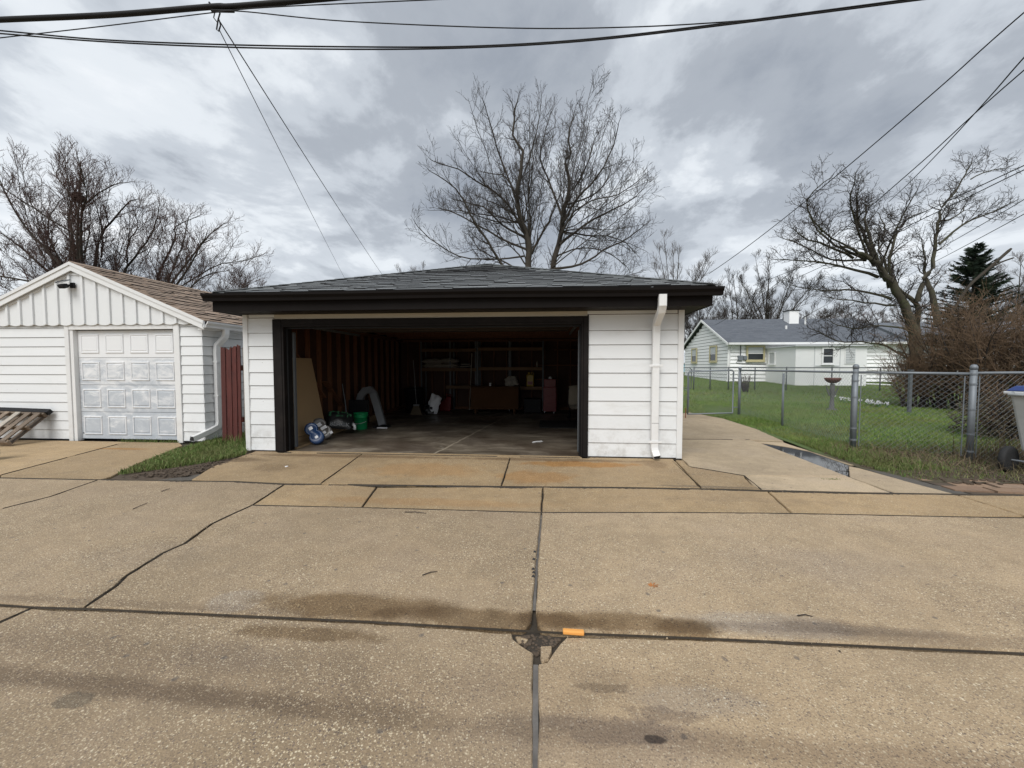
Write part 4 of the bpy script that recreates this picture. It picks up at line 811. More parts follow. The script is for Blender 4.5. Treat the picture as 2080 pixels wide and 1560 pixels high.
# solar flood light on the gable
fx, fy, fz = (-7.382,0.580,2.942)
SL = thing('flood_light', 'small black solar flood light mounted high on the white gable', 'light', (fx, fy, fz))
MB().box(fx-.03, fx+.05, fy-.03, fy+.006, fz-.05, fz+.05).build('bracket', M['black'], SL, bevel=.006)
MB().tube([(fx+.01, fy-.03, fz), (fx-.02, fy-.10, fz-.02)], .018, 8).build('arm', M['black'], SL)
MB().obox((fx-.03, fy-.13, fz-.035), .13, .09, .075, Matrix.Rotation(.5, 3, 'X')).build('lamp_head', M['black'], SL, bevel=.015)
MB().obox((fx-.05, fy-.12, fz+.055), .17, .13, .014, Matrix.Rotation(-.25, 3, 'Y') @ Matrix.Rotation(.3, 3, 'X')).build('solar_panel', basic('solar_cell', (.03, .04, .06), .1, 10, .2), SL, bevel=.003)
# red boards and a grey post between the garages
RB = thing('board_fence', 'red stained vertical board fence end with ragged tops between the two garages', 'fence', (-4.2, .7, 0))
bx = -4.46; rg = random.Random(5)
for i, wd in enumerate((.085, .10, .085, .06)):
    h = 1.74+rg.uniform(-.04, .05)+(.08 if i == 3 else 0); y = .55+.015*i; m = MB(); m.prism([(bx, y, -.05), (bx+wd, y, -.05), (bx+wd+.02, y, h+rg.uniform(-.03, .03)), (bx+wd*.55+.02, y, h+rg.uniform(-.05, .02)), (bx+.02, y, h+rg.uniform(-.03, .03))], (0, .022, 0)); m.build('board', M['red_wood'], RB, bevel=.003); bx += wd+.003
MB().box(-4.44, -4.10, .62, .66, 1.35, 1.44).build('rail', M['red_wood'], RB); MB().box(-4.44, -4.10, .62, .66, .40, .49).build('rail', M['red_wood'], RB)
MB().box(-4.08, -3.98, .63, .73, -.05, 1.78).build('post', M['grey_wood'], RB, bevel=.006)
# pallet leaning on the neighbour's wall
PA = thing('wooden_pallet', 'weathered wooden pallet leaning low against the white clapboard wall', 'pallet', (-8.7, .3, 0))
pm = Matrix.Translation((-8.02, .02, .02)) @ Matrix.Rotation(math.radians(40), 4, 'X') @ Matrix.Rotation(math.radians(2), 4, 'Y')
def pbox(x0, x1, y0, y1, z0, z1): 
    m = MB().box(x0, x1, y0, y1, z0, z1); m.v = [tuple(pm @ Vector(q)) for q in m.v]; return m
for i, x in enumerate((-.085, -.28, -.50, -.72, -.94, -1.15)): pbox(x-.05, x+.05, .015, .70, .092, .112).build('slat', M['pallet_pale'] if i == 2 else M['pallet'], PA, bevel=.002)
for y in (0, .35, .68): pbox(-1.2, -.0, y, y+.04, .0, .09).build('stringer', M['pallet'], PA, bevel=.003)
pbox(-1.2, .04, .722, .81, .02, .10).build('top_cap', M['black'], PA, bevel=.004)
for x in (-.1, -.62, -1.1): pbox(x-.06, x+.06, .015, .70, -.02, -.002).build('bottom_slat', M['pallet'], PA)
wx, wy, _ = (-6.941,-0.884,0.000)
BW = thing('black_wheel', 'black rubber wheel at the picture edge beside the wooden pallet', 'wheel', (wx, wy, 0))
MB().lathe([(.06, -.035), (.115, -.035), (.135, -.02), (.135, .02), (.115, .035), (.06, .035)], 28, (wx, wy, .135), (.35, 1, 0)).build('tyre', M['rubber'], BW, True)
MB().lathe([(.0, -.03), (.058, -.03), (.058, .03), (.0, .03)], 20, (wx, wy, .135), (.35, 1, 0)).build('rim', M['galvd'], BW)
# ------------------------------------------------------------------ things kept in the open garage
def rbox(name, mat, par, x0, x1, y0, y1, z0, z1, bev=.006): return MB().box(x0, x1, y0, y1, z0, z1).build(name, mat, par, bevel=bev)
PB = thing('particle_board', 'tan particle board sheet leaning against the studs inside the garage opening', 'board', (-3.1, 1.2, .2))
M['pboard'] = basic('particle_board_face', (.36, .245, .13), .10, 2.5, .8, 150, .2, dirt=(.30, .20, .11), dk=.4)
m = MB(); m.hexa([(-3.02, .30, .155), (-3.00, .30, .155), (-3.00, 1.47, .155), (-3.02, 1.47, .155), (-3.30, .30, 1.58), (-3.28, .30, 1.59), (-3.28, 1.47, 1.59), (-3.30, 1.47, 1.58)]); m.build('sheet', M['pboard'], PB)
LM = tag(MB().box(-3.04, -2.995, .26, 3.9, .0065, .15).build('lumber_plank', M['lumber'], bevel=.004), 'long brown lumber plank standing on edge under the leaning particle board', 'plank')
LM = tag(MB().box(-2.985, -2.80, .24, 1.15, .0065, .035).build('lumber_plank', M['lumber'], bevel=.003), 'short plank lying flat on the floor just inside the left door jamb', 'plank')
def copy_pts(pts, n): return pts
def fig8(name, label, cat, base, r1, r2, sep, th, lean, rotz, mat, lab, group=None):
    """two joined round lobes, upright, leaning back"""
    o = thing(name, label, cat, base, group); mt = Matrix.Translation(base) @ Matrix.Rotation(rotz, 4, 'Z') @ Matrix.Rotation(lean, 4, 'X') @ Matrix.Rotation(math.radians(-33), 4, 'Y')
    out = []; n = 40; z1, z2 = r1, r1+sep
    ring = []
    for i in range(n):
        a = 2*math.pi*i/n; d = (math.sin(a), -math.cos(a)); best = 0
        for (cz, r) in ((z1, r1), (z2, r2)):
            cy = (z1+z2)/2; bz = cz-cy; b = d[1]*bz; dd = b*b-(bz*bz-r*r)
            if dd >= 0: best = max(best, b+math.sqrt(dd))
        wst = .72*min(r1, r2); best = max(best, wst); ring.append((d[0]*best, (z1+z2)/2+d[1]*best))
    m = MB(); prof = [(1, .0), (1.0, .25), (.985, .75), (.94, .93), (.84, 1.0), (.62, 1.0), (.58, .93)]
    cz = (z1+z2)/2
    for s_, d in prof:
        m.v += [tuple(mt @ Vector((x*s_, -th*d, cz+(z-cz)*s_))) for x, z in ring]
    for k in range(len(prof)-1):
        for i in range(n): a = k*n+i; b = k*n+(i+1) % n; m.f.append((a, b, b+n, a+n))
    m.f.append(tuple(range(n))); m.f.append(tuple((len(prof)-1)*n+i for i in range(n))); m.build('shell', mat, o, True)
    for (x, z, w_, h_) in lab:
        q = MB().box(x-w_/2, x+w_/2, -th*.93-.006, -th*.93-.001, z-h_/2, z+h_/2); q.v = [tuple(mt @ Vector(v)) for v in q.v]; q.build('label', M['label'], o)
    return o
M['label'] = basic('white_label', (.75, .75, .76), .05, 5, .5, 20, .02); M['blue'] = basic('blue_plastic', (.014, .04, .11), .2, 4, .35, 30, .05)
M['smoke'] = basic('smoky_plastic', (.12, .11, .10), .3, 6, .25, 30, .05)
fig8('blue_case', 'blue figure eight plastic case with two white labels by the left door jamb', 'case', (-2.60, .62, .03), .125, .115, .19, .09, -.35, .35, M['blue'], ((.0, .125, .05, .045), (.0, .32, .065, .06)))
fig8('clear_case', 'smoky clear plastic case with white parts behind the blue case', 'case', (-2.74, 1.12, .03), .14, .13, .20, .06, -.45, .4, M['smoke'], ((-.03, .13, .10, .05), (.03, .22, .11, .06), (-.02, .32, .11, .07), (.09, .06, .05, .05)))
# mulch bag, printed
MBG = thing('mulch_bag', 'black plastic mulch bag with green leaf print leaning on the lumber', 'bag', (-2.93, 1.7, .1))
M['bagb'] = basic('black_bag_film', (.012, .013, .013), .4, 6, .3, 18, .5); M['leaf'] = basic('green_print', (.03, .15, .06), .7, 22, .5)
def pillow(name, mat, par, mt, w, h, d, seed, nx=12, ny=9, ruff=.012):
    m = MB(); 
    for s_ in (1, -1):
        b0 = len(m.v)
        for j in range(ny+1):
            for i in range(nx+1):
                u, v_ = i/nx*2-1, j/ny*2-1; e = (1-abs(u)**3.2)*(1-abs(v_)**3.2); q = Vector((u*w/2*(1-.05*v_*v_), v_*h/2*(1-.07*u*u), s_*d/2*max(0, e)**.55)); q += ruff*Vector((mnoise.noise(q*9+Vector((seed, 0, 0))), mnoise.noise(q*9+Vector((0, seed, 3))), 1.6*mnoise.noise(q*11+Vector((0, 0, seed)))))
                m.v.append(tuple(mt @ q))
        for j in range(ny):
            for i in range(nx): a = b0+j*(nx+1)+i; m.f.append((a, a+1, a+nx+2, a+nx+1) if s_ > 0 else (a, a+nx+1, a+nx+2, a+1))
    return m.build(name, mat, par, True)
bt = Matrix.Translation((-2.84, 1.72, .30)) @ Matrix.Rotation(.45, 4, 'Z') @ Matrix.Rotation(math.radians(58), 4, 'X') @ Matrix.Rotation(math.radians(-8), 4, 'Z')
pillow('sack', M['bagb'], MBG, bt, .52, .40, .13, 4)
q = MB()
rg = random.Random(6)
for _ in range(40):
    x, y, r = rg.uniform(-.22, .22), rg.uniform(.06, .17), rg.uniform(.012, .028); q.add([tuple(bt @ Vector((x+r*math.cos(a)*rg.uniform(.5, 1), y+r*math.sin(a), .078-abs(x)*.10-abs(y)*.12))) for a in (0, 1.2, 2.4, 3.6, 4.8)], [(0, 1, 2, 3, 4)])
tag(q.build('leaf_print', M['leaf'], MBG, fix=False), kind='stuff')
fc = bpy.data.curves.new('lettering', 'FONT'); fc.body = 'BLACK'; fc.size = .125; fc.extrude = .001; fc.align_x = 'CENTER'
fo = bpy.data.objects.new('lettering_curve', fc); link(fo); bpy.context.view_layer.update(); fm = bpy.data.meshes.new_from_object(fo.evaluated_get(bpy.context.evaluated_depsgraph_get())); bpy.data.objects.remove(fo); fo = put('lettering', fm, basic('grey_print', (.30, .31, .31), .1, 4, .5)); fo.parent = MBG; fo.matrix_parent_inverse = Matrix.Translation(-Vector(MBG.location)); fo.matrix_basis = bt @ Matrix.Translation((.02, -.16, .069)) @ Matrix.Rotation(-.12, 4, 'X')
# white elbow, thin rod, dark screen, grey duct with a foot
def arc(c, r, a0, a1, n, ax='x'):
    return [(c[0]+r*math.cos(a0+(a1-a0)*i/n), c[1], c[2]+r*math.sin(a0+(a1-a0)*i/n)) for i in range(n+1)]
EL = tag(MB().tube(arc((-2.66, 1.86, .13), .075, -.6, 2.0, 9), .030, 10).build('pipe_elbow', M['gutterw'], smooth=True), 'short curved white pipe elbow lying beside the black mulch bag', 'pipe')
RD = tag(MB().tube([(-2.72, 1.80, .25), (-2.86, 2.0, .65), (-3.0, 2.15, 1.05)], [.012, .009, .006], 6).build('metal_rod', M['galv']), 'thin bent pale metal rod standing behind the black mulch bag', 'rod')
SC = thing('flat_screen', 'flat black panel standing against the studs behind the green bucket', 'panel', (-2.95, 2.78, .1)); rbox('screen', M['black'], SC, -3.18, -2.72, 2.76, 2.80, .12, .62); rbox('bezel', M['black'], SC, -3.20, -2.70, 2.801, 2.82, .10, .64)
DU = thing('grey_duct', 'grey plastic duct bent like an arch with its long leg on the floor', 'duct', (-2.6, 3.6, .0))
M['greyp'] = basic('grey_plastic', (.17, .175, .18), .12, 4, .5, 30, .05)
m = MB(); pth = [(x-.10, y-.45, z) for x, y, z in ((-2.97, 3.55, .55), (-2.93, 3.55, .72), (-2.83, 3.55, .84), (-2.68, 3.52, .86), (-2.58, 3.46, .78), (-2.45, 3.36, .50), (-2.30, 3.25, .15), (-2.26, 3.22, .05))]; spout(m, pth, .17, .10, (0.05, -1, .05)); m.build('chute', M['greyp'], DU)
rbox('foot', M['black'], DU, -2.52, -2.18, 2.57, 2.85, .0065, .045); m = MB().box(-2.40, -2.16, 2.54, 2.56, .007, .03).build('foot_edge', M['label'], DU)
# green bucket
bx_, by_, _ = (-2.723,2.420,0.000)
BK = thing('green_bucket', 'bright green plastic bucket standing on the garage floor', 'bucket', (bx_, by_, .006))
M['green'] = basic('green_plastic', (.008, .26, .085), .1, 5, .4, 30, .04)
MB().lathe([(.0, 0), (.130, 0), (.134, .01), (.148, .27), (.160, .272), (.160, .285), (.150, .287), (.151, .312), (.163, .314), (.163, .328), (.152, .332), (.154, .352), (.165, .354), (.165, .370), (.150, .370), (.147, .30), (.128, .02), (.0, .02)], 30, (bx_, by_, .006)).build('pail', M['green'], BK, True)
MB().tube([(bx_+.155*math.cos(a), by_+.16*math.sin(a)-.012, .006+.20-.055*math.sin(-a)) for a in [math.pi+.15+i*(math.pi-.3)/12 for i in range(13)]], .004, 5).build('handle', M['label'], BK); MB().tube([(bx_-.07, by_-.168, .150), (bx_+.0, by_-.172, .148)], .010, 8).build('grip', M['label'], BK)
# trash can, broom
tx, ty = -2.55, 5.6
TC = thing('trash_can', 'tall black plastic trash can in the dark back left of the garage', 'bin', (tx, ty, 0))
MB().lathe([(.0, 0), (.24, 0), (.30, .68), (.32, .69), (.32, .74), (.29, .74), (.23, .03), (0, .03)], 26, (tx, ty, .006)).build('barrel', M['black'], TC, True)
MB().lathe([(.0, .80), (.12, .79), (.29, .765), (.335, .745), (.335, .742), (0, .742)], 26, (tx, ty, .010)).build('lid', M['black'], TC, True)
BO = thing('broom', 'broom with a long pale handle leaning in the dark by the trash can', 'broom', (-2.35, 5.1, 0))
MB().tube([(-2.32, 5.12, .30), (-2.55, 5.55, 1.62)], .013, 8).build('handle', M['greyp'], BO); m = MB(); m.hexa([(-2.50, 5.06, .01), (-2.14, 5.06, .01), (-2.14, 5.12, .01), (-2.50, 5.12, .01), (-2.40, 5.08, .27), (-2.24, 5.08, .27), (-2.24, 5.14, .27), (-2.40, 5.14, .27)]); m.build('bristles', M['straw'], BO); rbox('head', M['greyp'], BO, -2.41, -2.23, 5.07, 5.15, .272, .32)
# shelves on the back wall
def shelf_unit(label, x0, x1, zs_, posts, part=None):
    o = thing('storage_shelf', label, 'shelf', ((x0+x1)/2, 6.5, 0), 'built in shelves on the back wall')
    for i, z in enumerate(zs_):
        a = part if (part and i == 0) else x0
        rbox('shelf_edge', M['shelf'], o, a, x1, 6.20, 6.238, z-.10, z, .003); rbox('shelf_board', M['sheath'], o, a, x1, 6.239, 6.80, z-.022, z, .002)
    for x in posts: MB().box(x, x+.045, 6.24, 6.285, .0065, 2.23).build('post', M['galvd'], o); MB().box(x, x+.045, 6.74, 6.785, .0065, 2.23).build('post', M['galvd'], o)
    return o
sl_ = lambda px, py: (-16.932,6.200,13.791)
shelf_unit('left wooden wall shelf loaded with stacked white sacks', -2.50, -.74, (.82, 1.38, 2.00), (-2.55, -1.6, -.78), -1.72)
shelf_unit('right wooden wall shelf above the brown cabinet', -.66, 1.36, (.80, 1.41, 2.03), (-.72, .3, 1.36))
M['sackm'] = basic('white_sack_paper', (.30, .27, .23), .12, 5, .7, 14, .4)
for (x, z, w_, lb) in ((-2.12, 1.455, .78, 'lower white sack at the left end of the left shelf stack'), (-1.60, 1.455, .62, 'lower white sack near the newspapers on the left shelf'), (-2.18, 1.60, .70, 'upper white sack with its pointed end out on the left shelf stack'), (-1.66, 1.615, .72, 'upper white sack near the newspapers on the left shelf')):
    s_ = thing('white_sack', lb, 'sack', (x, 6.42, z-.07), 'white sacks stacked on the left shelf'); pillow('sack', M['sackm'], s_, Matrix.Translation((x, 6.44, z)), w_, .44, .16, x*7)
NP = thing('newspaper_stack', 'small untidy stack of papers beside the white sacks on the shelf', 'papers', (-1.12, 6.4, 1.38)); rg = random.Random(3)
for i in range(5): MB().obox((-1.12+rg.uniform(-.03, .05), 6.38, 1.40+i*.034), .34-.02*i, .28, .024, Matrix.Rotation(rg.uniform(-.3, .3), 3, 'Z') @ Matrix.Rotation(rg.uniform(-.08, .08), 3, 'Y')).build('paper', M['sackm'] if i % 2 else M['black'], NP)
PL_ = tag(MB().tube([(-.92, 6.05, .05), (-.86, 6.18, 1.85)], .014, 7).build('pale_pole', M['sackm']), 'thin pale pole leaning against the shelves left of the brown cabinet', 'pole')
# bag and red can on the floor
bgx, bgy, _ = (-1.861,5.156,0.000)
WB = thing('white_bag', 'crumpled white and black bag slumped on the floor by the red can', 'bag', (bgx, bgy, 0)); pillow('sack', M['label'], WB, Matrix.Translation((bgx+.03, bgy+.1, .30)) @ Matrix.Rotation(math.radians(80), 4, 'X') @ Matrix.Rotation(-.25, 4, 'Z'), .34, .58, .2, 9, ruff=.05)
pillow('flap', M['bagb'], WB, Matrix.Translation((bgx-.10, bgy+.02, .16)) @ Matrix.Rotation(math.radians(75), 4, 'X') @ Matrix.Rotation(.3, 4, 'Z'), .26, .32, .14, 12, ruff=.04)
rcx, rcy, _ = (-1.694,6.068,0.000)
M['red'] = basic('red_plastic', (.16, .007, .008), .15, 4, .4, 30, .05)
RC = thing('red_can', 'red plastic fuel can on the garage floor under the left shelf', 'can', (rcx, rcy, 0))
m = MB(); m.prism([(rcx-.20, rcy, .01), (rcx+.16, rcy, .01), (rcx+.18, rcy, .46), (rcx+.06, rcy, .48), (rcx-.10, rcy, .34), (rcx-.20, rcy, .22)], (0, .26, 0)); m.build('tank', M['red'], RC, bevel=.03); MB().tube([(rcx-.13, rcy+.12, .30), (rcx-.17, rcy+.08, .46)], .025, 10).build('spout', M['black'], RC); MB().tube([(rcx+.0, rcy+.12, .44), (rcx+.02, rcy+.12, .54), (rcx+.14, rcy+.12, .53), (rcx+.15, rcy+.12, .47)], .016, 8).build('handle', M['red'], RC)
# brown cabinet with things on it
BC = thing('brown_cabinet', 'low dark brown cabinet on short legs against the right shelf', 'cabinet', (.2, 5.8, 0)); M['cab'] = basic('brown_cabinet_paint', (.085, .042, .02), .2, 3, .9, 40, .1, spec=.1)
rbox('body', M['cab'], BC, -.78, .66, 5.55, 6.15, .14, .80); rbox('top', M['cab'], BC, -.80, .68, 5.53, 6.17, .803, .83); rbox('front_panel', M['cab'], BC, -.74, .62, 5.53, 5.548, .20, .77)
for x in (-.68, .50):
    for y in (5.6, 6.06): MB().box(x, x+.05, y, y+.05, .0065, .139).build('leg', M['cab'], BC)
WS = thing('white_bag', 'open crumpled white bag sitting on top of the brown cabinet', 'bag', (.35, 5.8, .83)); pillow('sack', M['sackm'], WS, Matrix.Translation((.42, 5.85, .97)) @ Matrix.Rotation(math.radians(70), 4, 'X') @ Matrix.Rotation(.2, 4, 'Z'), .38, .32, .22, 21, ruff=.05)
CU = tag(MB().lathe([(0, 0), (.03, 0), (.035, .10), (.03, .10), (.0, .1)], 14, (-.22, 5.75, .831)).build('white_cup', M['label']), 'small white cup on the left part of the brown cabinet', 'cup')
YJ = thing('yellow_jug', 'yellow plastic jug standing on the right shelf beside the white bag', 'jug', (.98, 6.35, .80)); M['yellow'] = basic('yellow_plastic', (.34, .22, .012), .1, 4, .4)
rbox('jug', M['yellow'], YJ, .86, 1.10, 6.25, 6.42, .802, 1.18, .03); MB().tube([(.94, 6.33, 1.18), (.94, 6.33, 1.24)], .035, 12).build('cap', M['yellow'], YJ); MB().tube([(1.0, 6.33, 1.17), (1.03, 6.33, 1.25), (1.09, 6.33, 1.22), (1.095, 6.33, 1.12)], .012, 7).build('handle', M['yellow'], YJ); MB().box(.90, 1.06, 6.244, 6.249, .86, .96).build('label', M['red'], YJ)
SB = tag(MB().lathe([(0, 0), (.028, 0), (.028, .14), (.012, .17), (.012, .20), (0, .20)], 12, (1.2, 6.3, 1.411)).build('spray_bottle', M['sackm'], smooth=True), 'small pale bottle at the right end of the middle right shelf', 'bottle')
RT = thing('tool_chest', 'tall red metal tool chest by the studs at the back right', 'tool chest', (1.6, 5.9, 0))
rbox('cabinet', M['red'], RT, 1.40, 1.80, 5.80, 6.15, .06, .80, .012); rbox('upper_box', M['red'], RT, 1.42, 1.78, 5.83, 6.13, .803, 1.05, .012)
for i, z in enumerate((.14, .36, .56)): rbox('drawer', M['red'], RT, 1.425, 1.775, 5.785, 5.798, z, z+.17, .004)
for x in (1.44, 1.72):
    for y in (5.84, 6.08): MB().lathe([(0, -.015), (.026, -.015), (.026, .015), (0, .015)], 12, (x, y, .033), (1, 0, 0)).build('caster', M['label'], RT)
tag(pillow('white_rag', M['label'], None, Matrix.Translation((1.62, 5.95, 1.075)), .12, .12, .07, 33, 6, 6, .02), 'small crumpled white rag on top of the red tool chest', 'rag')
rbox('spare_box', M['black'], None, .80, 1.32, 6.0, 6.5, .0065, .42); tag(bpy.data.objects['spare_box'], 'black storage box on the floor under the right shelf', 'box')
# chair half hidden by the right jamb
CH = thing('rolling_chair', 'chair with a beige cushion half hidden behind the right door jamb', 'chair', (2.25, 4.4, 0)); M['beige'] = basic('beige_cloth', (.34, .29, .22), .12, 6, .85, 90, .3)
pillow('back_cushion', M['beige'], CH, Matrix.Translation((2.37, 4.55, .62)) @ Matrix.Rotation(math.radians(78), 4, 'X'), .58, .62, .14, 41, ruff=.01); pillow('seat', M['beige'], CH, Matrix.Translation((2.37, 4.22, .36)), .56, .52, .12, 43, ruff=.01)
for s_ in (-1, 1):
    MB().tube([(2.37+s_*.28, 4.60, .85), (2.37+s_*.30, 4.52, .42), (2.37+s_*.28, 4.05, .30), (2.37+s_*.30, 4.0, .24)], .016, 7).build('frame', M['black'], CH)
    MB().tube([(2.37+s_*.30, 4.60, .03), (2.37+s_*.26, 4.30, .20), (2.37+s_*.30, 3.98, .03)], .018, 7).build('runner', M['black'], CH)
MT = tag(MB().box(1.32, 2.35, 2.9, 4.15, .0065, .02).build('floor_mat', M['rubber'], bevel=.004), 'large black rubber mat lying on the floor at the right', 'mat')
lx, ly, _ = (1.311,1.177,0.000)
STR = tag(MB().tube([(lx-.09, ly-.03, .012), (lx-.02, ly+.05, .014), (lx+.07, ly+.10, .012), (lx+.10, ly+.06, .012), (lx+.06, ly+.02, .013), (lx-.03, ly-.0, .012), (lx-.10, ly-.05, .012)], .006, 6).build('string_loop', M['label'], smooth=True), 'small loop of white cord lying on the garage floor', 'cord')
# ------------------------------------------------------------------ bits on the pavement
ox, oy, _ = (1.597,-4.119,0.000)
OS_ = tag(MB().obox((ox, oy, .014), .112, .028, .022, Matrix.Rotation(math.radians(-1), 3, 'Z')).build('orange_scrap', basic('orange_scrap_paint', (.80, .36, .085), .08, 9, .55, 40, .1), bevel=.006), 'bright orange block of scrap lying in the joint beside the pothole', 'scrap')
ox, oy, _ = (2.145,-3.612,0.000)
q = MB(); rg = random.Random(2)
for i in range(7): a = i*.9; q.prism([(ox, oy, .005), (ox+.035*math.cos(a), oy+.03*math.sin(a), .008+.004*rg.random()), (ox+.03*math.cos(a+.5), oy+.022*math.sin(a+.5), .006)], (0, 0, .002))
tag(q.build('orange_leaf', basic('orange_leaf_skin', (.42, .17, .05), .25, 40, .7)), 'small ragged orange leaf lying on the right alley slab', 'leaf')
wx_, wy_, _ = (-2.198,-0.934,0.000)
tag(MB().lathe([(0, 0), (.022, 0), (.02, .008), (0, .011)], 9, (wx_, wy_, .008)).build('white_chip', M['label']), 'small white chip on the apron in front of the left jamb', 'chip')
for (a, b, lb) in (((-2.881,-2.111,0.000), (-2.888,-2.004,0.000), 'short dark twig on the left alley slab below the weedy strip'), ((-2.628,-2.645,0.000), (-2.665,-2.464,0.000), 'long thin twig lying across the left alley slab'), ((0.088,-2.498,0.000), (0.307,-2.512,0.000), 'dark twig lying just below the front joint of the alley'), ((0.619,-3.619,0.000), (0.704,-3.561,0.000), 'thin twig on the middle slab left of the long joint'), ((2.874,-3.869,0.000), (2.955,-3.867,0.000), 'reddish twig on the grey patch of the right slab')):
    a, b = Vector(a), Vector(b); c_ = (a+b)/2+Vector((.004, .006, .004)); tag(MB().tube([a+Vector((0, 0, .010)), c_+Vector((0, 0, .010)), b+Vector((0, 0, .009))], [.004, .0035, .002], 5).build('fallen_twig', M['twig'], smooth=True), lb, 'twig', 'twigs fallen on the alley')
for i, (p, lb) in enumerate((((1.368,-3.208,0.000), 'black rubber crumb beside the long joint, farthest of the row'), ((1.364,-3.325,0.000), 'black rubber crumb second from the far end of the row'), ((1.364,-3.466,0.000), 'black rubber crumb in the middle of the row by the joint'), ((1.369,-3.512,0.000), 'black rubber crumb second from the near end of the row'), ((1.367,-3.563,-0.000), 'black rubber crumb by the joint, nearest of the row'))):
    x, y, _ = p; tag(MB().add([(x-.012, y-.010, .005), (x+.012, y-.012, .005), (x+.010, y+.012, .005), (x-.006, y+.013, .005), (x, y, .016)], [(3, 2, 1, 0), (0, 1, 4), (1, 2, 4), (2, 3, 4), (3, 0, 4)]).build('rubber_crumb', M['rubber']), lb, 'debris', 'black crumbs along the joint')
# ------------------------------------------------------------------ chain link fences
def chain_panel(mb, a, b, z0, z1, pitch=.078, r=.0016):
    """two families of diagonal wires between plan points a and b"""
    a, b = Vector((a[0], a[1], 0)), Vector((b[0], b[1], 0)); L = (b-a).length; d = (b-a)/L; nrm2 = Vector((-d.y, d.x, 0)); H = z1-z0; k = int((L+H)/pitch)+1
    for s_ in (1, -1):
        for i in range(k):
            u0 = i*pitch-H
            p, q = (u0, 0.0), (u0+H, H)
            if p[0] < 0: p = (0.0, -u0)
            if q[0] > L: q = (L, L-u0)
            if q[1]-p[1] < .02: continue
            if s_ < 0: p, q = (L-p[0], p[1]), (L-q[0], q[1])
            o = nrm2*(.0022*s_)
            mb.tube([a+d*p[0]+Vector((0, 0, z0+p[1]))+o, a+d*q[0]+Vector((0, 0, z0+q[1]))+o], r, 3, False)
    return mb
def fpost(parent, x, y, z0, z1, r, cap=True, name='post', mat=None):
    o = MB().tube([(x, y, z0-.1), (x, y, z1)], r, 12).build(name, mat or M['galv'], parent, True)
    if cap: MB().lathe([(r*1.12, -.03), (r*1.12, .012), (r*.75, .04), (0, .048)], 12, (x, y, z1)).build('cap', mat or M['galv'], o, True)
    return o
def bands(parent, x, y, r, zs_): 
    for z in zs_: MB().lathe([(r+.001, -.012), (r+.006, -.012), (r+.006, .012), (r+.001, .012)], 12, (x, y, z)).build('band', M['galv'], parent)
pA, pB, pC, pD, pE = (6.90, 5.38), (6.93, 3.40), (6.77, 1.07), (7.87, .31), (12.5, -.15)
FF = thing('chain_link_fence', 'galvanised chain link fence along the walk with round capped corner posts in front', 'fence', (6.8, 2.0, .05))
q = fpost(FF, *pA, .1, 1.38, .036); q = fpost(FF, *pB, .06, 1.27, .024, False); q = fpost(FF, *pC, .04, 1.42, .040); bands(q, *pC, .040, (.16, .36, .90, 1.18, 1.33)); q = fpost(FF, *pD, .0, 1.41, .040); bands(q, *pD, .040, (.14, .40, .78, 1.16, 1.31))
fpost(FF, *pE, .0, 1.38, .024, False); fpost(FF, 10.2, .08, .0, 1.33, .024, False)
def rail(parent, a, b, za, zb, r=.021): return MB().tube([(a[0], a[1], za), (b[0], b[1], zb)], r, 10).build('top_rail', M['galv'], parent, True)
rail(FF, pA, pC, 1.325, 1.325); rail(FF, pC, pD, 1.325, 1.315); rail(FF, pD, pE, 1.325, 1.38)
for a, b, z0 in ((pA, pB, .12), (pB, pC, .08), (pC, pD, .06), (pD, (10.2, .08), .03), ((10.2, .08), pE, .03)): tag(chain_panel(MB(), a, b, z0, 1.30).build('chain_mesh', M['galv'], FF, fix=False), kind='stuff')
for x, y in ((pC[0]+.06, pC[1]-.04), (pC[0], pC[1]+.075), (pD[0]-.07, pD[1]+.05), (pD[0]+.075, pD[1]-.01)): MB().tube([(x, y, .05), (x, y, 1.28)], .008, 6).build('tension_bar', M['galv'], FF)
GT = thing('chain_link_gate', 'small galvanised chain link walk gate closed beside the garage wall', 'gate', (6.1, 5.25, .05))
gl, gr_ = (5.42, 5.16), (6.72, 5.36)
MB().tube([(gl[0], gl[1], .10), (gl[0], gl[1], 1.24), (gl[0]+.03, gl[1]+.005, 1.29), (gr_[0]-.04, gr_[1], 1.325), (gr_[0], gr_[1], 1.28), (gr_[0], gr_[1], .12), (gl[0], gl[1], .10)], .022, 10).build('gate_frame', M['galv'], GT, True)
tag(chain_panel(MB(), gl, gr_, .13, 1.27).build('chain_mesh', M['galv'], GT, fix=False), kind='stuff')
for z in (.28, 1.10): MB().tube([(gr_[0], gr_[1], z), (pA[0], pA[1], z)], .014, 8).build('hinge', M['galv'], GT)
MB().tube([(gl[0]-.10, gl[1]-.02, .78), (gl[0]+.02, gl[1], .78)], .010, 8).build('latch', M['galv'], GT); MB().tube([(gl[0]+.02, gl[1]-.02, .3), (gl[0]+.02, gl[1]-.02, 1.1)], .008, 6).build('tension_bar', M['galv'], GT)
GP = thing('gate_post', 'galvanised latch post standing between the walk gate and the garage', 'post', (5.24, 5.12, .05)); q = fpost(GP, 5.24, 5.12, .05, 1.34, .032); q.name = 'tube'
tag(MB().tube([(5.33, 5.05, .0), (5.335, 5.06, .28)], .012, 6).build('rusty_stake', basic('rust', (.18, .06, .03), .3, 20, .9)), 'short rusty stake in the walk beside the gate latch post', 'stake')
YP = thing('yard_post', 'lone grey square post standing in the lawn behind the corner fence', 'post', (11.54, 5.61, .1)); rbox('shaft', M['galvd'], YP, 11.50, 11.57, 5.575, 5.645, .0, 1.30); rbox('cap', M['galvd'], YP, 11.485, 11.585, 5.56, 5.66, 1.302, 1.34)
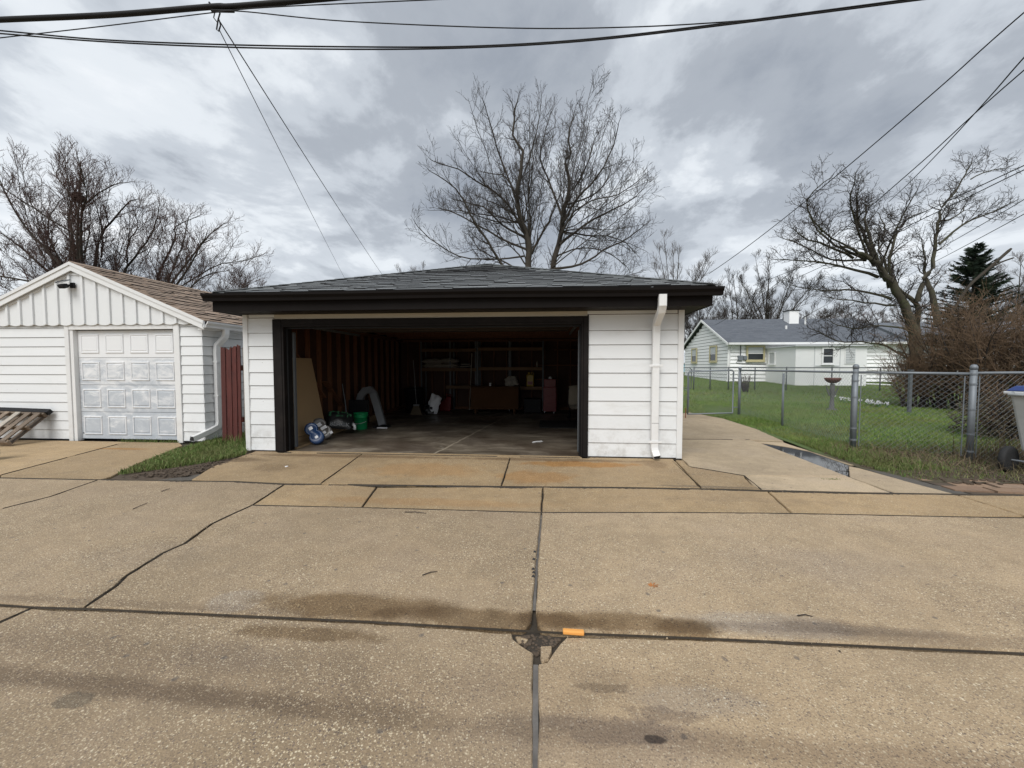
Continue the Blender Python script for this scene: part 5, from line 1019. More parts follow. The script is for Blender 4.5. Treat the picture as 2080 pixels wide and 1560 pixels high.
FB = thing('chain_link_fence', 'far chain link fence crossing the lawn in front of the white house', 'fence', (12, 12.5, .35))
bxs = (8.25, 8.97, 9.77, 10.92, 12.27, 14.19, 16.2, 18.3, 20.39, 23.5, 26.5)
for x in bxs: fpost(FB, x, 12.5, terr(x, 12.5), 1.42, .026, False, mat=M['galvd'])
MB().tube([(8.25, 12.5, 1.38), (26.5, 12.5, 1.38)], .022, 8).build('top_rail', M['galvd'], FB, True)
for a, b in zip(bxs, bxs[1:]): tag(chain_panel(MB(), (a, 12.5), (b, 12.5), .40, 1.36, .10, .0013).build('chain_mesh', M['galvd'], FB, fix=False), kind='stuff')
GF = thing('chain_link_gate', 'far chain link gate with rounded top corner left of the far fence', 'gate', (7.6, 12.5, .35)); MB().tube([(6.9, 12.5, .45), (6.9, 12.5, 1.38), (8.05, 12.5, 1.38), (8.14, 12.5, 1.30), (8.14, 12.5, .45), (6.9, 12.5, .45)], .022, 8).build('gate_frame', M['galvd'], GF); tag(chain_panel(MB(), (6.9, 12.5), (8.14, 12.5), .45, 1.36, .10).build('chain_mesh', M['galvd'], GF, fix=False), kind='stuff')
# ------------------------------------------------------------------ trash cart on the right
def trash_cart(label, x, y, rz, group=None):
    o = thing('trash_cart', label, 'trash cart', (x, y, 0), group); o.rotation_euler.z = rz
    def B(m, n, mat, p=o, sm=False, bv=0): return m.build(n, mat, p, sm, bv, loc=(0, 0, 0))
    M.setdefault('cart', basic('grey_cart_plastic', (.36, .38, .38), .08, 5, .5, 60, .1, dirt=(.22, .21, .18), dk=.4)); M.setdefault('lid', basic('blue_cart_lid', (.02, .045, .17), .12, 5, .4, 60, .06)); M.setdefault('rim', basic('pale_cart_rim', (.52, .54, .55), .06, 5, .45))
    m = MB(); m.hexa([(-.22, -.24, .30), (.22, -.24, .30), (.22, .20, .30), (-.22, .20, .30), (-.29, -.33, 1.06), (.29, -.33, 1.06), (.29, .35, 1.06), (-.29, .35, 1.06)]); B(m, 'body', M['cart'], bv=.03)
    m = MB(); m.hexa([(-.20, -.22, .06), (.20, -.22, .06), (.18, .02, .06), (-.18, .02, .06), (-.215, -.235, .298), (.215, -.235, .298), (.21, .12, .298), (-.21, .12, .298)]); B(m, 'foot', M['cart'], bv=.02)
    m = MB(); m.box(-.33, .33, -.37, .40, 1.062, 1.10); B(m, 'rim', M['rim'], bv=.012)
    m = MB(); m.hexa([(-.32, -.36, 1.102), (.32, -.36, 1.102), (.32, .40, 1.102), (-.32, .40, 1.102), (-.25, -.28, 1.165), (.25, -.28, 1.165), (.25, .34, 1.175), (-.25, .34, 1.175)]); B(m, 'lid', M['lid'], bv=.02)
    B(MB().tube([(-.24, .40, 1.08), (-.24, .50, 1.06), (.24, .50, 1.06), (.24, .40, 1.08)], .018, 8), 'handle', M['cart'], sm=True)
    B(MB().tube([(-.33, .24, .18), (.33, .24, .18)], .012, 8), 'axle', M['galv'])
    for s_ in (-1, 1):
        w_ = B(MB().lathe([(.10, -.03), (.165, -.035), (.18, -.02), (.18, .02), (.165, .035), (.10, .03)], 30, (s_*.31, .24, .18), (1, 0, 0)), 'wheel', M['rubber'], sm=True)
        MB().lathe([(0, -.02), (.099, -.012), (.099, .012), (0, .02)], 24, (s_*.31, .24, .18), (1, 0, 0)).build('rim', M['black'], w_)
    return o
trash_cart('pale grey wheeled trash cart with blue lid cut off by the right picture edge', 7.98, -.60, math.radians(112))
# ------------------------------------------------------------------ bird bath, flowers
bbx, bby, bbz = 9.78, 6.0, .16
BB = thing('bird_bath', 'stone bird bath with a rusty red bowl standing on the lawn', 'bird bath', (bbx, bby, bbz)); M['terra'] = basic('rusty_bowl', (.12, .045, .035), .3, 12, .8, 40, .4); M['stone'] = basic('grey_stone', (.11, .11, .105), .25, 12, .9, 50, .5)
MB().lathe([(0, 0), (.14, 0), (.13, .05), (.06, .09), (.045, .45), (.065, .60), (.05, .80), (.0, .80)], 20, (bbx, bby, bbz-.03)).build('pedestal', M['stone'], BB, True)
MB().lathe([(0, .78), (.07, .785), (.15, .83), (.19, .88), (.205, .93), (.19, .94), (.16, .89), (.0, .85)], 24, (bbx, bby, bbz)).build('bowl', M['terra'], BB, True)
rg = random.Random(8)
for s_ in (-1, 1):
    m = MB(); m.prism([(bbx+s_*.05, bby, bbz+.45), (bbx+s_*.17, bby-.01, bbz+.70), (bbx+s_*.15, bby, bbz+.58), (bbx+s_*.08, bby, bbz+.40)], (0, .02, 0)); m.build('ornament', M['stone'], BB)
M['petal'] = basic('white_petal', (.78, .78, .80), .05, 30, .6); M['stem'] = basic('flower_stem', (.06, .14, .03), .3, 10, .6)
FLN = 'first second third fourth fifth sixth seventh eighth ninth tenth eleventh twelfth thirteenth fourteenth fifteenth'.split()
fl = [(12.347,9.144,0.000),(12.034,8.588,0.000),(12.026,8.419,0.000),(12.001,8.253,0.000),(12.283,7.960,0.000),(12.240,7.803,0.000),(12.181,7.649,0.000),(12.140,7.500,0.000),(12.220,7.506,0.000),(12.179,7.360,0.000),(12.258,7.367,0.000),(12.217,7.224,0.000),(12.294,7.230,0.000),(12.372,7.236,0.000),(12.450,7.243,0.000)]
for i, p in enumerate(fl):
    x, y = p[0]+rg.uniform(-.05, .05), p[1]-.6+rg.uniform(-.15, .15); x, y = 1.44+(x-1.44)*.94, y; z = lz(x, y); o = thing('white_flower', FLN[i]+' clump of white spring flowers, counted from the left along the lawn row', 'flower', (x, y, z), 'white flowers in a row on the lawn')
    mp_ = MB(); ms = MB()
    for _ in range(9):
        a, r, h = rg.uniform(0, 6.28), rg.uniform(0, .07), rg.uniform(.07, .17); cx, cy = x+r*math.cos(a), y+r*math.sin(a); ms.tube([(cx, cy, z-.01), (cx, cy, z+h)], .003, 3, False)
        for k in range(4): b = k*1.57+rg.random(); mp_.add([(cx, cy, z+h-.01), (cx+.016*math.cos(b), cy+.016*math.sin(b), z+h+.018), (cx, cy, z+h+.05), (cx+.016*math.cos(b+1.1), cy+.016*math.sin(b+1.1), z+h+.018)], [(0, 1, 2), (0, 2, 3)])
    mp_.build('petals', M['petal'], o, fix=False); ms.build('stems', M['stem'], o, fix=False)
# ------------------------------------------------------------------ the white house beyond the lawn
HX0, HX1, HY0, HY1, HB, HE, HR = 12.22, 21.4, 18.07, 25.2, .50, 2.92, 4.52; HRY = (HY0+HY1)/2
HO = thing('white_house', 'white clapboard bungalow with slate grey gable roof beyond the lawn', 'house', (18, 21, HB))
M['hs'] = basic('house_siding', (.88, .885, .88), .02, 2, .55, 30, .05, dirt=(.72, .71, .68), dk=.2); M['hcream'] = basic('cream_frame', (.52, .47, .28), .08, 5, .6); M['hgrey'] = basic('pale_grey_panel', (.55, .57, .58), .05, 3, .6); M['found'] = basic('dark_foundation', (.06, .055, .05), .3, 6, .9)
w = MB(); w.box(HX0, HX1, HY0, HY1, HB-.1, HE); w.prism([(HX0, HY0, HE), (HX0, HY1, HE), (HX0, HRY, HR-.10)], (.12, 0, 0)); w.build('wall', M['deck'], HO)
MB().box(HX0-.03, HX1, HY0-.03, HY1, HB-.4, HB+.06).build('foundation', M['found'], HO)
sd_ = MB(); k = int((HE-HB-.07)/.205)
for i in range(k):
    z0 = HB+.07+i*(HE-HB-.07)/k; z1 = z0+(HE-HB-.07)/k
    sd_.hexa([(HX0-.022, HY0-.075, z0), (HX1, HY0-.075, z0), (HX1, HY0+.01, z0), (HX0-.022, HY0+.01, z0), (HX0-.004, HY0-.006, z1), (HX1, HY0-.006, z1), (HX1, HY0+.01, z1), (HX0-.004, HY0+.01, z1)])
tag(sd_.build('front_siding', M['hs'], HO, fix=False), kind='stuff')
sg = MB(); k2 = int((HR-.1-HB-.07)/.205)
for i in range(k2):
    z0 = HB+.07+i*.205; z1 = z0+.205; f0 = max(0, (z1-HE)/(HR-.1-HE)) if z1 > HE else 0; ya, yb = HY0+(HRY-HY0)*f0, HY1-(HY1-HRY)*f0
    sg.hexa([(HX0-.04, ya, z0), (HX0-.04, yb, z0), (HX0+.01, yb, z0), (HX0+.01, ya, z0), (HX0-.02, ya, z1-.022), (HX0-.02, yb, z1-.022), (HX0+.01, yb, z1-.022), (HX0+.01, ya, z1-.022)])
tag(sg.build('gable_siding', M['hs'], HO, fix=False), kind='stuff')
oh = .38; sl2 = (HR-HE)/(HRY-HY0); ze = HE-oh*sl2+.08
rf = MB()
for s_, ye in ((-1, HY0-oh), (1, HY1+oh)):
    rf.hexa([(HX0-.22, ye, ze-.06), (HX1+.2, ye, ze-.06), (HX1+.2, HRY, HR+.02), (HX0-.22, HRY, HR+.02), (HX0-.22, ye, ze), (HX1+.2, ye, ze), (HX1+.2, HRY, HR+.08), (HX0-.22, HRY, HR+.08)])
HRF = rf.build('roof', M['sh_house'], HO)
rg = random.Random(31); cr = MB(); ev2 = Vector((0, HRY-HY0+oh, HR+.08-ze)); Lr = ev2.length; ev2.normalize(); nz2 = Vector((1, 0, 0)).cross(ev2)
kk = int(Lr/.145)
for i in range(kk):
    x = HX0-.22
    while x < HX1+.2:
        w_ = rg.uniform(.22, .45); a = Vector((x, HY0-oh, ze))+ev2*(i*Lr/kk); t_ = .008+.007*rg.random(); b = min(x+w_, HX1+.2)-x
        cr.add([a+nz2*t_, a+Vector((b-.004, 0, 0))+nz2*t_, a+Vector((b-.004, 0, 0))+ev2*.15+nz2*.002, a+ev2*.15+nz2*.002, a, a+Vector((b-.004, 0, 0))], [(0, 1, 2, 3), (4, 5, 1, 0)]); x += w_
tag(cr.build('shingle_rest', M['sh_house'], HRF, fix=False), kind='stuff')
for s_, ye in ((-1, HY0-oh), (1, HY1+oh)): MB().prism([(HX0-.225, ye, ze+.005), (HX0-.225, HRY, HR+.085), (HX0-.225, HRY, HR-.06), (HX0-.225, ye, ze-.14)], (-.03, 0, 0)).build('rake_board', M['hs'], HO)
MB().box(HX0-.2, HX1+.2, HY0-oh-.13, HY0-oh-.002, ze-.13, ze-.01).build('gutter', M['gutterw'], HO); MB().box(HX0-.2, HX1+.2, HY0-oh, HY0-.03, ze-.15, ze-.13).build('soffit', M['hs'], HO)
MB().box(HX0-.08, HX0+.07, HY0-.10, HY0-.077, HB+.06, HE-.1).build('corner_trim', M['hs'], HO)
MB().tube([(HX0+.12, HY0-oh-.06, ze-.12), (HX0+.10, HY0-.25, ze-.30), (HX0+.02, HY0-.10, ze-.5), (HX0+.02, HY0-.10, HB+.15), (HX0-.2, HY0-.3, HB+.06)], .045, 6).build('downspout', M['gutterw'], HO)
def hwin(name, par, ax, c, w_, h_, z, fr=.07, mat=None, glass=None, mid=True, blind=None):
    """window on the front (ax 'y') or gable (ax 'x'): c is its centre along the wall"""
    def bx(a0, a1, d0, d1, z0, z1):
        return MB().box(a0, a1, par_y-d1, par_y-d0, z0, z1) if ax == 'y' else MB().box(par_x-d1, par_x-d0, a0, a1, z0, z1)
    mat = mat or M['hcream']; f = bx(c-w_/2, c+w_/2, .01, .035, z, z+h_); f.build(name, glass or M['glass'], par); o = C.objects[-1]
    m = MB()
    for a0, a1, z0, z1 in ((c-w_/2-fr, c-w_/2, z-fr, z+h_+fr), (c+w_/2, c+w_/2+fr, z-fr, z+h_+fr), (c-w_/2, c+w_/2, z+h_, z+h_+fr), (c-w_/2, c+w_/2, z-fr, z)): q = bx(a0, a1, .012, .07, z0, z1); m.add(q.v, q.f)
    m.build('frame', mat, o)
    if mid: bx(c-w_/2, c+w_/2, .036, .055, z+h_*.5-.02, z+h_*.5+.02).build('sash_bar', M['hs'], o)
    if blind: bx(c-w_/2+.01, c+w_/2-.01, .0355, .040, z+h_*.55, z+h_-.01).build('blind', M['hgrey'], o)
    bx(c-w_/2-fr-.02, c+w_/2+fr+.02, .012, .10, z-fr-.04, z-fr-.002).build('sill', mat, o)
par_y, par_x = HY0-.06, HX0-.045
hwin('window', HO, 'y', 13.70, .84, .72, 1.84, .10, blind=True)
hwin('window', HO, 'x', 20.0, .85, .85, 1.82, .10, blind=True); hwin('window', HO, 'x', 23.2, .80, .85, 1.80, .10, blind=True)
m = MB(); m.box(17.1, 17.68, 20.7, 21.3, 4.0, 5.02); CHM = m.build('chimney', M['hs'], HRF); MB().box(17.04, 17.74, 20.64, 21.36, 5.03, 5.07).build('chimney_cap', M['dark'], HO)
for a in (MB().tube([(17.95, 20.5, 4.0), (17.95, 20.5, 4.55)], .05, 8), MB().tube([(16.4, 19.8, 3.6), (16.4, 19.8, 3.98)], .06, 8)): a.build('vent_pipe', M['gutterw'], HRF)
MB().box(12.72, 12.98, HY0-.17, HY0-.04, 1.80, 2.08).build('electric_meter', M['galv'], HO); MB().box(13.02, 13.22, HY0-.15, HY0-.04, 1.84, 2.06).build('meter_box', M['galv'], HO)
MB().tube([(12.86, HY0-.10, 2.08), (12.86, HY0-.10, 2.75)], .025, 6).build('conduit', M['galvd'], HO); MB().tube([(12.75, HY0-.08, 1.8), (12.62, HY0-.07, 1.66), (13.0, HY0-.07, 1.60), (15, HY0-.07, 1.52)], .015, 5).build('conduit', M['galvd'], HO)
# flat roofed porch built against the house
AX0, AX1, AY = 14.32, 17.75, 15.3
PO = thing('enclosed_porch', 'plain white boxed porch added to the front of the bungalow with small windows', 'porch', (16.0, 16.5, .42))
rbox('wall', M['hs'], PO, AX0, AX1, AY, HY0-.05, .30, 2.46, .004); rbox('roof', M['hgrey'], PO, AX0-.12, AX1+.15, AY-.16, HY0-.06, 2.463, 2.53, .004)
par_y, par_x = AY, AX0
hwin('window', PO, 'x', 17.35, .55, .62, 1.60, .04, M['hs'], M['hgrey'], False); hwin('window', PO, 'y', 15.86, .46, .72, 1.62, .07, M['hs'])
MB().box(16.68, 17.20, AY-.03, AY-.002, 1.56, 2.36).build('louver_frame', M['hs'], PO)
for i in range(6): MB().box(16.72, 17.16, AY-.045, AY-.032, 1.60+i*.125, 1.70+i*.125).build('louver_slat', M['hgrey'], PO)
for x in (15.22, 16.45): MB().box(x, x+.03, AY-.012, AY-.001, .42, 2.45).build('panel_seam', M['hgrey'], PO)
MB().box(15.28, 16.42, AY-.02, AY-.002, 1.44, 1.49).build('ledge', M['hgrey'], PO)
MB().tube([(18.1, AY+1.6, 2.4), (18.1, AY+1.6, .8), (18.2, AY+.9, .52), (19.4, AY+.3, .46)], .05, 6).build('downspout', M['gutterw'], PO)
# far white house right of the trees, and a pale blue pool
H2 = thing('far_house', 'second white house mostly hidden behind the brown shrubs at the right', 'house', (33, 24, .6))
rbox('wall', M['hs'], H2, 27.5, 42, 24, 31, .4, 3.1, .004); m = MB(); m.prism([(27.1, 23.4, 3.05), (27.1, 31.6, 3.05), (27.1, 27.5, 4.9)], (15.2, 0, 0)); m.build('roof', M['sh_house'], H2)
par_y = 24
for c in (29.5, 33.5, 37.5): hwin('window', H2, 'y', c, 1.2, 1.0, 1.6, .1, M['hs'])
POOL = thing('pool', 'pale blue above ground pool side glimpsed beside the garage corner', 'pool', (15.1, 33, .6)); M['pool'] = basic('pale_blue_liner', (.32, .55, .66), .05, 3, .5)
MB().lathe([(0, 0), (1.9, 0), (1.9, 1.15), (0, 1.15)], 40, (14.5, 33, .55)).build('pool_wall', M['pool'], POOL); MB().lathe([(1.8, 1.151), (2.0, 1.151), (2.0, 1.22), (1.8, 1.22)], 40, (14.5, 33, .55)).build('pool_rim', M['gutterw'], POOL)
# ------------------------------------------------------------------ overhead cables
def cable(label, pts, r, group=None, parts=None, n=10, cat='cable'):
    P = [Vector(p) for p in pts]; out = []
    if abs(P[0].x) > 25 and abs(P[-1].x) > 25:   # run straight on past both ends of the measured stretch
        Q = P[1:-1]; d0 = (Q[0]-Q[1]).normalized(); d1 = (Q[-1]-Q[-2]).normalized(); P = [Q[0]+d0*k for k in (24, 12, 5, 2)]+Q+[Q[-1]+d1*k for k in (2, 5, 12, 24)]
    for i in range(len(P)-1):   # Catmull-Rom through the points
        p0, p1, p2, p3 = P[max(i-1, 0)], P[i], P[i+1], P[min(i+2, len(P)-1)]
        for j in range(n): t_ = j/n; out.append(.5*((2*p1)+(p2-p0)*t_+(2*p0-5*p1+4*p2-p3)*t_*t_+(3*p1-p0-3*p2+p3)*t_**3))
    out.append(P[-1]); return tag(MB().tube(out, r, 6).build('overhead_cable', M['black'], smooth=True), label, cat, group)
GC = 'cables strung over the alley and yards'
def span(p, q, sag, n=8, pre=(), post=()):
    p, q = Vector(p), Vector(q); return [p+(p-q)*e for e in pre]+[p+(q-p)*(i/n)-Vector((0, 0, 4*sag*(i/n)*(1-i/n))) for i in range(n+1)]+[q+(q-p)*e for e in post]
ta = [(-5.511,-1.500,5.850),(-3.963,-1.500,5.800),(-2.648,-1.500,5.799),(-1.238,-1.500,5.787)]
cable('thick black trunk cable crossing the top left of the sky', [(-30, -1.5, 6.6)]+ta+[(8, -1.5, 5.9), (30, -1.5, 7.2)], .034, GC)
tb = [(-5.371,-1.600,5.625),(-4.026,-1.600,5.429),(-2.501,-1.600,5.271),(-0.893,-1.600,5.139),(0.556,-1.600,5.050),(1.934,-1.600,5.039),(3.494,-1.600,5.114),(5.199,-1.600,5.220)]
cable('upper wire of the long sagging pair across the top of the sky', [(-30, -1.6, 8.2)]+tb+[(30, -1.6, 9.5)], .0085, GC)
tb = [(-5.592,-1.450,5.806),(-4.203,-1.450,5.597),(-2.629,-1.450,5.421),(-0.970,-1.450,5.278),(0.527,-1.450,5.180),(1.950,-1.450,5.169),(3.562,-1.450,5.245),(5.322,-1.450,5.355)]
tc_ = [(-5.373,-1.600,5.590),(-4.027,-1.600,5.406),(-2.502,-1.600,5.243),(-0.894,-1.600,5.111),(0.556,-1.600,5.034),(1.934,-1.600,5.024),(3.495,-1.600,5.098),(5.199,-1.600,5.201)]
cable('lower wire of the long sagging pair across the top of the sky', [(-30, -1.6, 8.1)]+tc_+[(30, -1.6, 9.5)], .0085, GC)
td = [(-5.451,-1.550,5.582),(-3.944,-1.550,5.628),(-2.531,-1.550,5.684),(-1.761,-1.550,5.691),(0.062,-1.550,5.635)]
cable('thin wire rising from the left edge through the hanging cable splice', [(-30, -1.55, 5.2)]+td+[(30, -1.55, 6.3)], .0065, GC)
te = [(-2.197,-1.550,5.672),(-0.913,-1.550,5.469),(1.056,-1.550,5.256),(2.368,-1.550,5.177),(3.414,-1.550,5.161),(4.022,-1.550,5.180)]
cable('thin wire sagging from the splice to the long pair of wires', [(-2.531,-1.550,5.684)]+te, .0065, GC)
SPL = thing('cable_splice', 'black cable clamp and loops hanging below the thick trunk cable', 'cable clamp', (-2.554,-1.500,5.729))
a = Vector((-2.618,-1.500,5.751)); b = Vector((-2.331,-1.500,5.725)); MB().tube([a, b], .016, 8).build('clamp', M['black'], SPL); MB().tube([Vector((-2.646,-1.500,5.851)), Vector((-2.573,-1.500,5.736))], .012, 6).build('hook', M['black'], SPL)
MB().tube([(-2.510,-1.500,5.720),(-2.538,-1.500,5.642),(-2.562,-1.500,5.528),(-2.537,-1.500,5.503),(-2.509,-1.500,5.570),(-2.525,-1.500,5.641)], .008, 6).build('loop', M['black'], SPL, True); MB().tube([(-2.580,-1.500,5.725),(-2.595,-1.500,5.669),(-2.546,-1.500,5.607),(-2.532,-1.500,5.641)], .006, 6).build('loop', M['black'], SPL, True)
far1, far2 = (-10.128,16.000,6.549), (-7.919,16.000,6.760)
cable('left thin service wire dropping from the splice behind the garage roof', span((-2.529,-1.500,5.526), far1, .03, post=(.15, .4)), .0055, GC); cable('right service wire dropping from the splice behind the garage roof', span((-2.532,-1.500,5.641), far2, .05, post=(.15, .4)), .0075, GC)
GR = 'service wires at the right'
cable('upper right service wire running down to the garage eave from the corner', span((7.051,-1.000,5.608), (6.644,7.000,4.384), .16, pre=(1.6, .8, .3)), .009, GR)
cable('right service wire passing left of the big tree to the bungalow gable', span((8.292,0.000,5.759), (11.415,18.000,3.877), .35, pre=(1.6, .8, .3)), .010, GR)
cable('steep right wire ending in the crown of the big tree', span((8.107,0.000,5.804), (13.474,9.000,7.218), .10, pre=(1.6, .8, .3)), .010, GR)
cable('upper of the two close wires through the big tree on the right', span((10.534,2.000,5.267), (13.234,17.500,6.035), .10, pre=(1.6, .8, .3)), .010, GR); cable('lower of the two close wires through the big tree on the right', span((10.537,2.000,5.197), (14.041,17.500,5.745), .06, pre=(1.6, .8, .3)), .010, GR)
cable('low right wire passing in front of the dark conifer', span((11.769,3.000,5.159), (20.336,17.000,6.551), .06, pre=(1.6, .8, .3)), .010, GR); cable('lowest right wire passing the conifer top', span((11.786,3.000,4.840), (23.078,20.000,6.794), .04, pre=(1.6, .8, .3)), .010, GR)
# ------------------------------------------------------------------ bare trees
def tubes_np(polys):
    """polys: list of (points, radii, sides) -> one mesh's verts and triangles, batched by size"""
    V, Fc, off = [], [], 0; grp = {}
    for p, r, k in polys: grp.setdefault((len(p), k), []).append((p, r))
    for (n_, k), L in grp.items():
        P = np.array([a for a, _ in L], dtype=np.float64); Rr = np.array([b for _, b in L], dtype=np.float64); B = len(L)
        d = np.empty_like(P); d[:, 1:-1] = P[:, 2:]-P[:, :-2]; d[:, 0] = P[:, 1]-P[:, 0]; d[:, -1] = P[:, -1]-P[:, -2]; d /= np.linalg.norm(d, axis=2, keepdims=True)+1e-9
        ref = np.where(np.abs(d[..., 2:3]) > .9, np.array([1., 0, 0]), np.array([0, 0, 1.])); a = np.cross(d, ref); a /= np.linalg.norm(a, axis=2, keepdims=True)+1e-9; b = np.cross(d, a)
        an = np.arange(k)*2*np.pi/k; ring = P[:, :, None]+(a[:, :, None]*np.cos(an)[None, None, :, None]+b[:, :, None]*np.sin(an)[None, None, :, None])*Rr[:, :, None, None]
        V.append(ring.reshape(-1, 3)); i = np.arange(n_-1)[:, None]*k; j = np.arange(k)[None]; q = np.stack([i+j, i+(j+1) % k, i+(j+1) % k+k, i+j+k], -1).reshape(-1, 4)
        f = (q[None]+np.arange(B)[:, None, None]*(n_*k)).reshape(-1, 4)+off; Fc.append(f); off += B*n_*k
    return np.concatenate(V), np.concatenate(Fc)
UP = Vector((0, 0, 1))
def wander(rg, p, d, L, n_, wob, trop, curl=0):
    pts = [Vector(p)]; d = Vector(d).normalized(); s = L/n_; ax = Vector((rg.gauss(0, 1), rg.gauss(0, 1), rg.gauss(0, 1))).normalized()
    for _ in range(n_):
        d = (d+Vector((rg.gauss(0, wob), rg.gauss(0, wob), rg.gauss(0, wob)))+UP*trop/n_).normalized()
        if curl: d = (Matrix.Rotation(curl/n_, 3, ax) @ d).normalized()
        pts.append(pts[-1]+d*s)
    return pts
def side_dir(rg, d, ang):
    d = d.normalized(); o = d.orthogonal().normalized(); o = Matrix.Rotation(rg.uniform(0, 6.283), 3, d) @ o; return (d*math.cos(ang)+o*math.sin(ang)).normalized()
def sprout(rg, out, path, rad, lev, P, t0=.15):
    """side branches along a path; recursion by level"""
    if lev >= len(P['n']): return
    n_ = P['n'][lev]; L0 = P['len'][lev]; cum = [0]
    for a, b in zip(path, path[1:]): cum.append(cum[-1]+(b-a).length)
    tot = cum[-1]
    if P.get('dens'): n_ = max(2, int(n_*tot/P['dens'][lev]))
    for k in range(n_):
        t_ = t0+(1-t0)*((k+rg.random())/n_); s = t_*tot; i = 0
        while i < len(cum)-2 and cum[i+1] < s: i += 1
        f = (s-cum[i])/max(1e-6, cum[i+1]-cum[i]); p = path[i].lerp(path[i+1], f); d = path[i+1]-path[i]
        r = (rad[i]*(1-f)+rad[i+1]*f)*P.get('rr', .6); r = max(P['rmin'], min(r, P['rmax'][lev])); L = L0*rg.uniform(.55, 1.2)*(1-.45*t_)
        dd = side_dir(rg, d, rg.uniform(*P['ang'])); dd = (dd+UP*P['up'][lev]).normalized(); m = P['seg'][lev]
        pts = wander(rg, p, dd, L, m, P['wob'], P['trop'][lev], P.get('curl', 0)*rg.uniform(-1, 1)); rs = [max(P['rmin']*.8, r*(1-.72*q/m)) for q in range(m+1)]
        out.append((lev, pts, rs)); sprout(rg, out, pts, rs, lev+1, P)
def smooth_path(pts, n_=3, wob=0, rg=None):
    P = [Vector(p) for p in pts]; o = []
    for i in range(len(P)-1):
        p0, p1, p2, p3 = P[max(i-1, 0)], P[i], P[i+1], P[min(i+2, len(P)-1)]
        for j in range(n_): t_ = j/n_; q = .5*((2*p1)+(p2-p0)*t_+(2*p0-5*p1+4*p2-p3)*t_*t_+(3*p1-p0-3*p2+p3)*t_**3); o.append(q+(Vector((rg.gauss(0, wob), rg.gauss(0, wob), rg.gauss(0, wob))) if rg and (i or j) else Vector()))
    o.append(P[-1]); return o
def tree(name, label, cat, base, limbs, P, bark, twig, seed, group=None, depth=1.5, r_end=.018, tips=True):
    """limbs: (points, r0, r1, depth shift at the far end); twigs sprout from every limb"""
    rg = random.Random(seed); o = thing(name, label, cat, base, group); tr, lm, cr = [], [], []
    for li, (pts, r0, r1, dz) in enumerate(limbs):
        r0, r1 = r0*P.get('thin', .72), r1*.7; n_ = len(pts); q = [Vector(p)+Vector((dz*.25*(i/(n_-1)), dz*(i/(n_-1))**1.2, 0)) for i, p in enumerate(pts)]; q = smooth_path(q, 3, .02, rg); m = len(q); rs = [r0+(r1-r0)*(i/(m-1))**.8 for i in range(m)]
        (tr if li < P.get('trunks', 1) else lm).append((q, rs, 10 if r0 > .1 else 7)); out = []; sprout(rg, out, q, rs, 0, P, P.get('t0', .25)); 
        if tips:
            e = wander(rg, q[-1], q[-1]-q[-3], P['len'][0]*.28, 4, P['wob'], .1); er = [r1*(1-.8*i/4) for i in range(5)]; out.append((0, e, er)); sprout(rg, out, e, er, 1, P)
        for lev, pt, rr in out: cr.append((pt, rr, 5 if lev == 0 else 3))
    for nm, L, mt in (('trunk', tr, bark), ('limb', lm, bark), ('crown', cr, twig)):
        if nm == 'limb':
            for one in L: put('limb', np_mesh('limb', *tubes_np([one]), True), mt, o)
        elif L: put(nm, np_mesh(nm, *tubes_np(L), True), mt, o)
    return o
Yp = 14.0
PC = dict(n=(12, 8, 5), dens=(5.0, 1.3, .7), len=(1.5, .75, .38), ang=(.45, 1.1), up=(.25, .18, .15), seg=(5, 4, 3), wob=.13, trop=(.35, .3, .2), rmin=.0065, rmax=(.026, .012, .007), trunks=2, t0=.2, rr=.55)
cl = []
cl.append(([(0.599,14.000,1.044),(0.592,14.000,5.042),(0.614,14.000,6.400),(0.661,14.000,7.676),(0.337,14.000,8.663),(0.087,14.000,9.840),(0.334,14.000,11.163),(0.407,14.000,11.979),(-0.014,14.000,12.743),(0.084,14.000,13.792),(0.232,14.000,14.309)], .30, .03, -.6))
cl.append(([(1.478,14.000,1.045),(1.562,14.000,5.028),(1.779,14.000,6.401),(2.164,14.000,8.196),(2.304,14.000,9.426),(2.565,14.000,10.643),(2.315,14.000,11.825),(2.555,14.000,12.291),(2.452,14.000,13.270),(2.686,14.000,14.415)], .27, .03, .8))
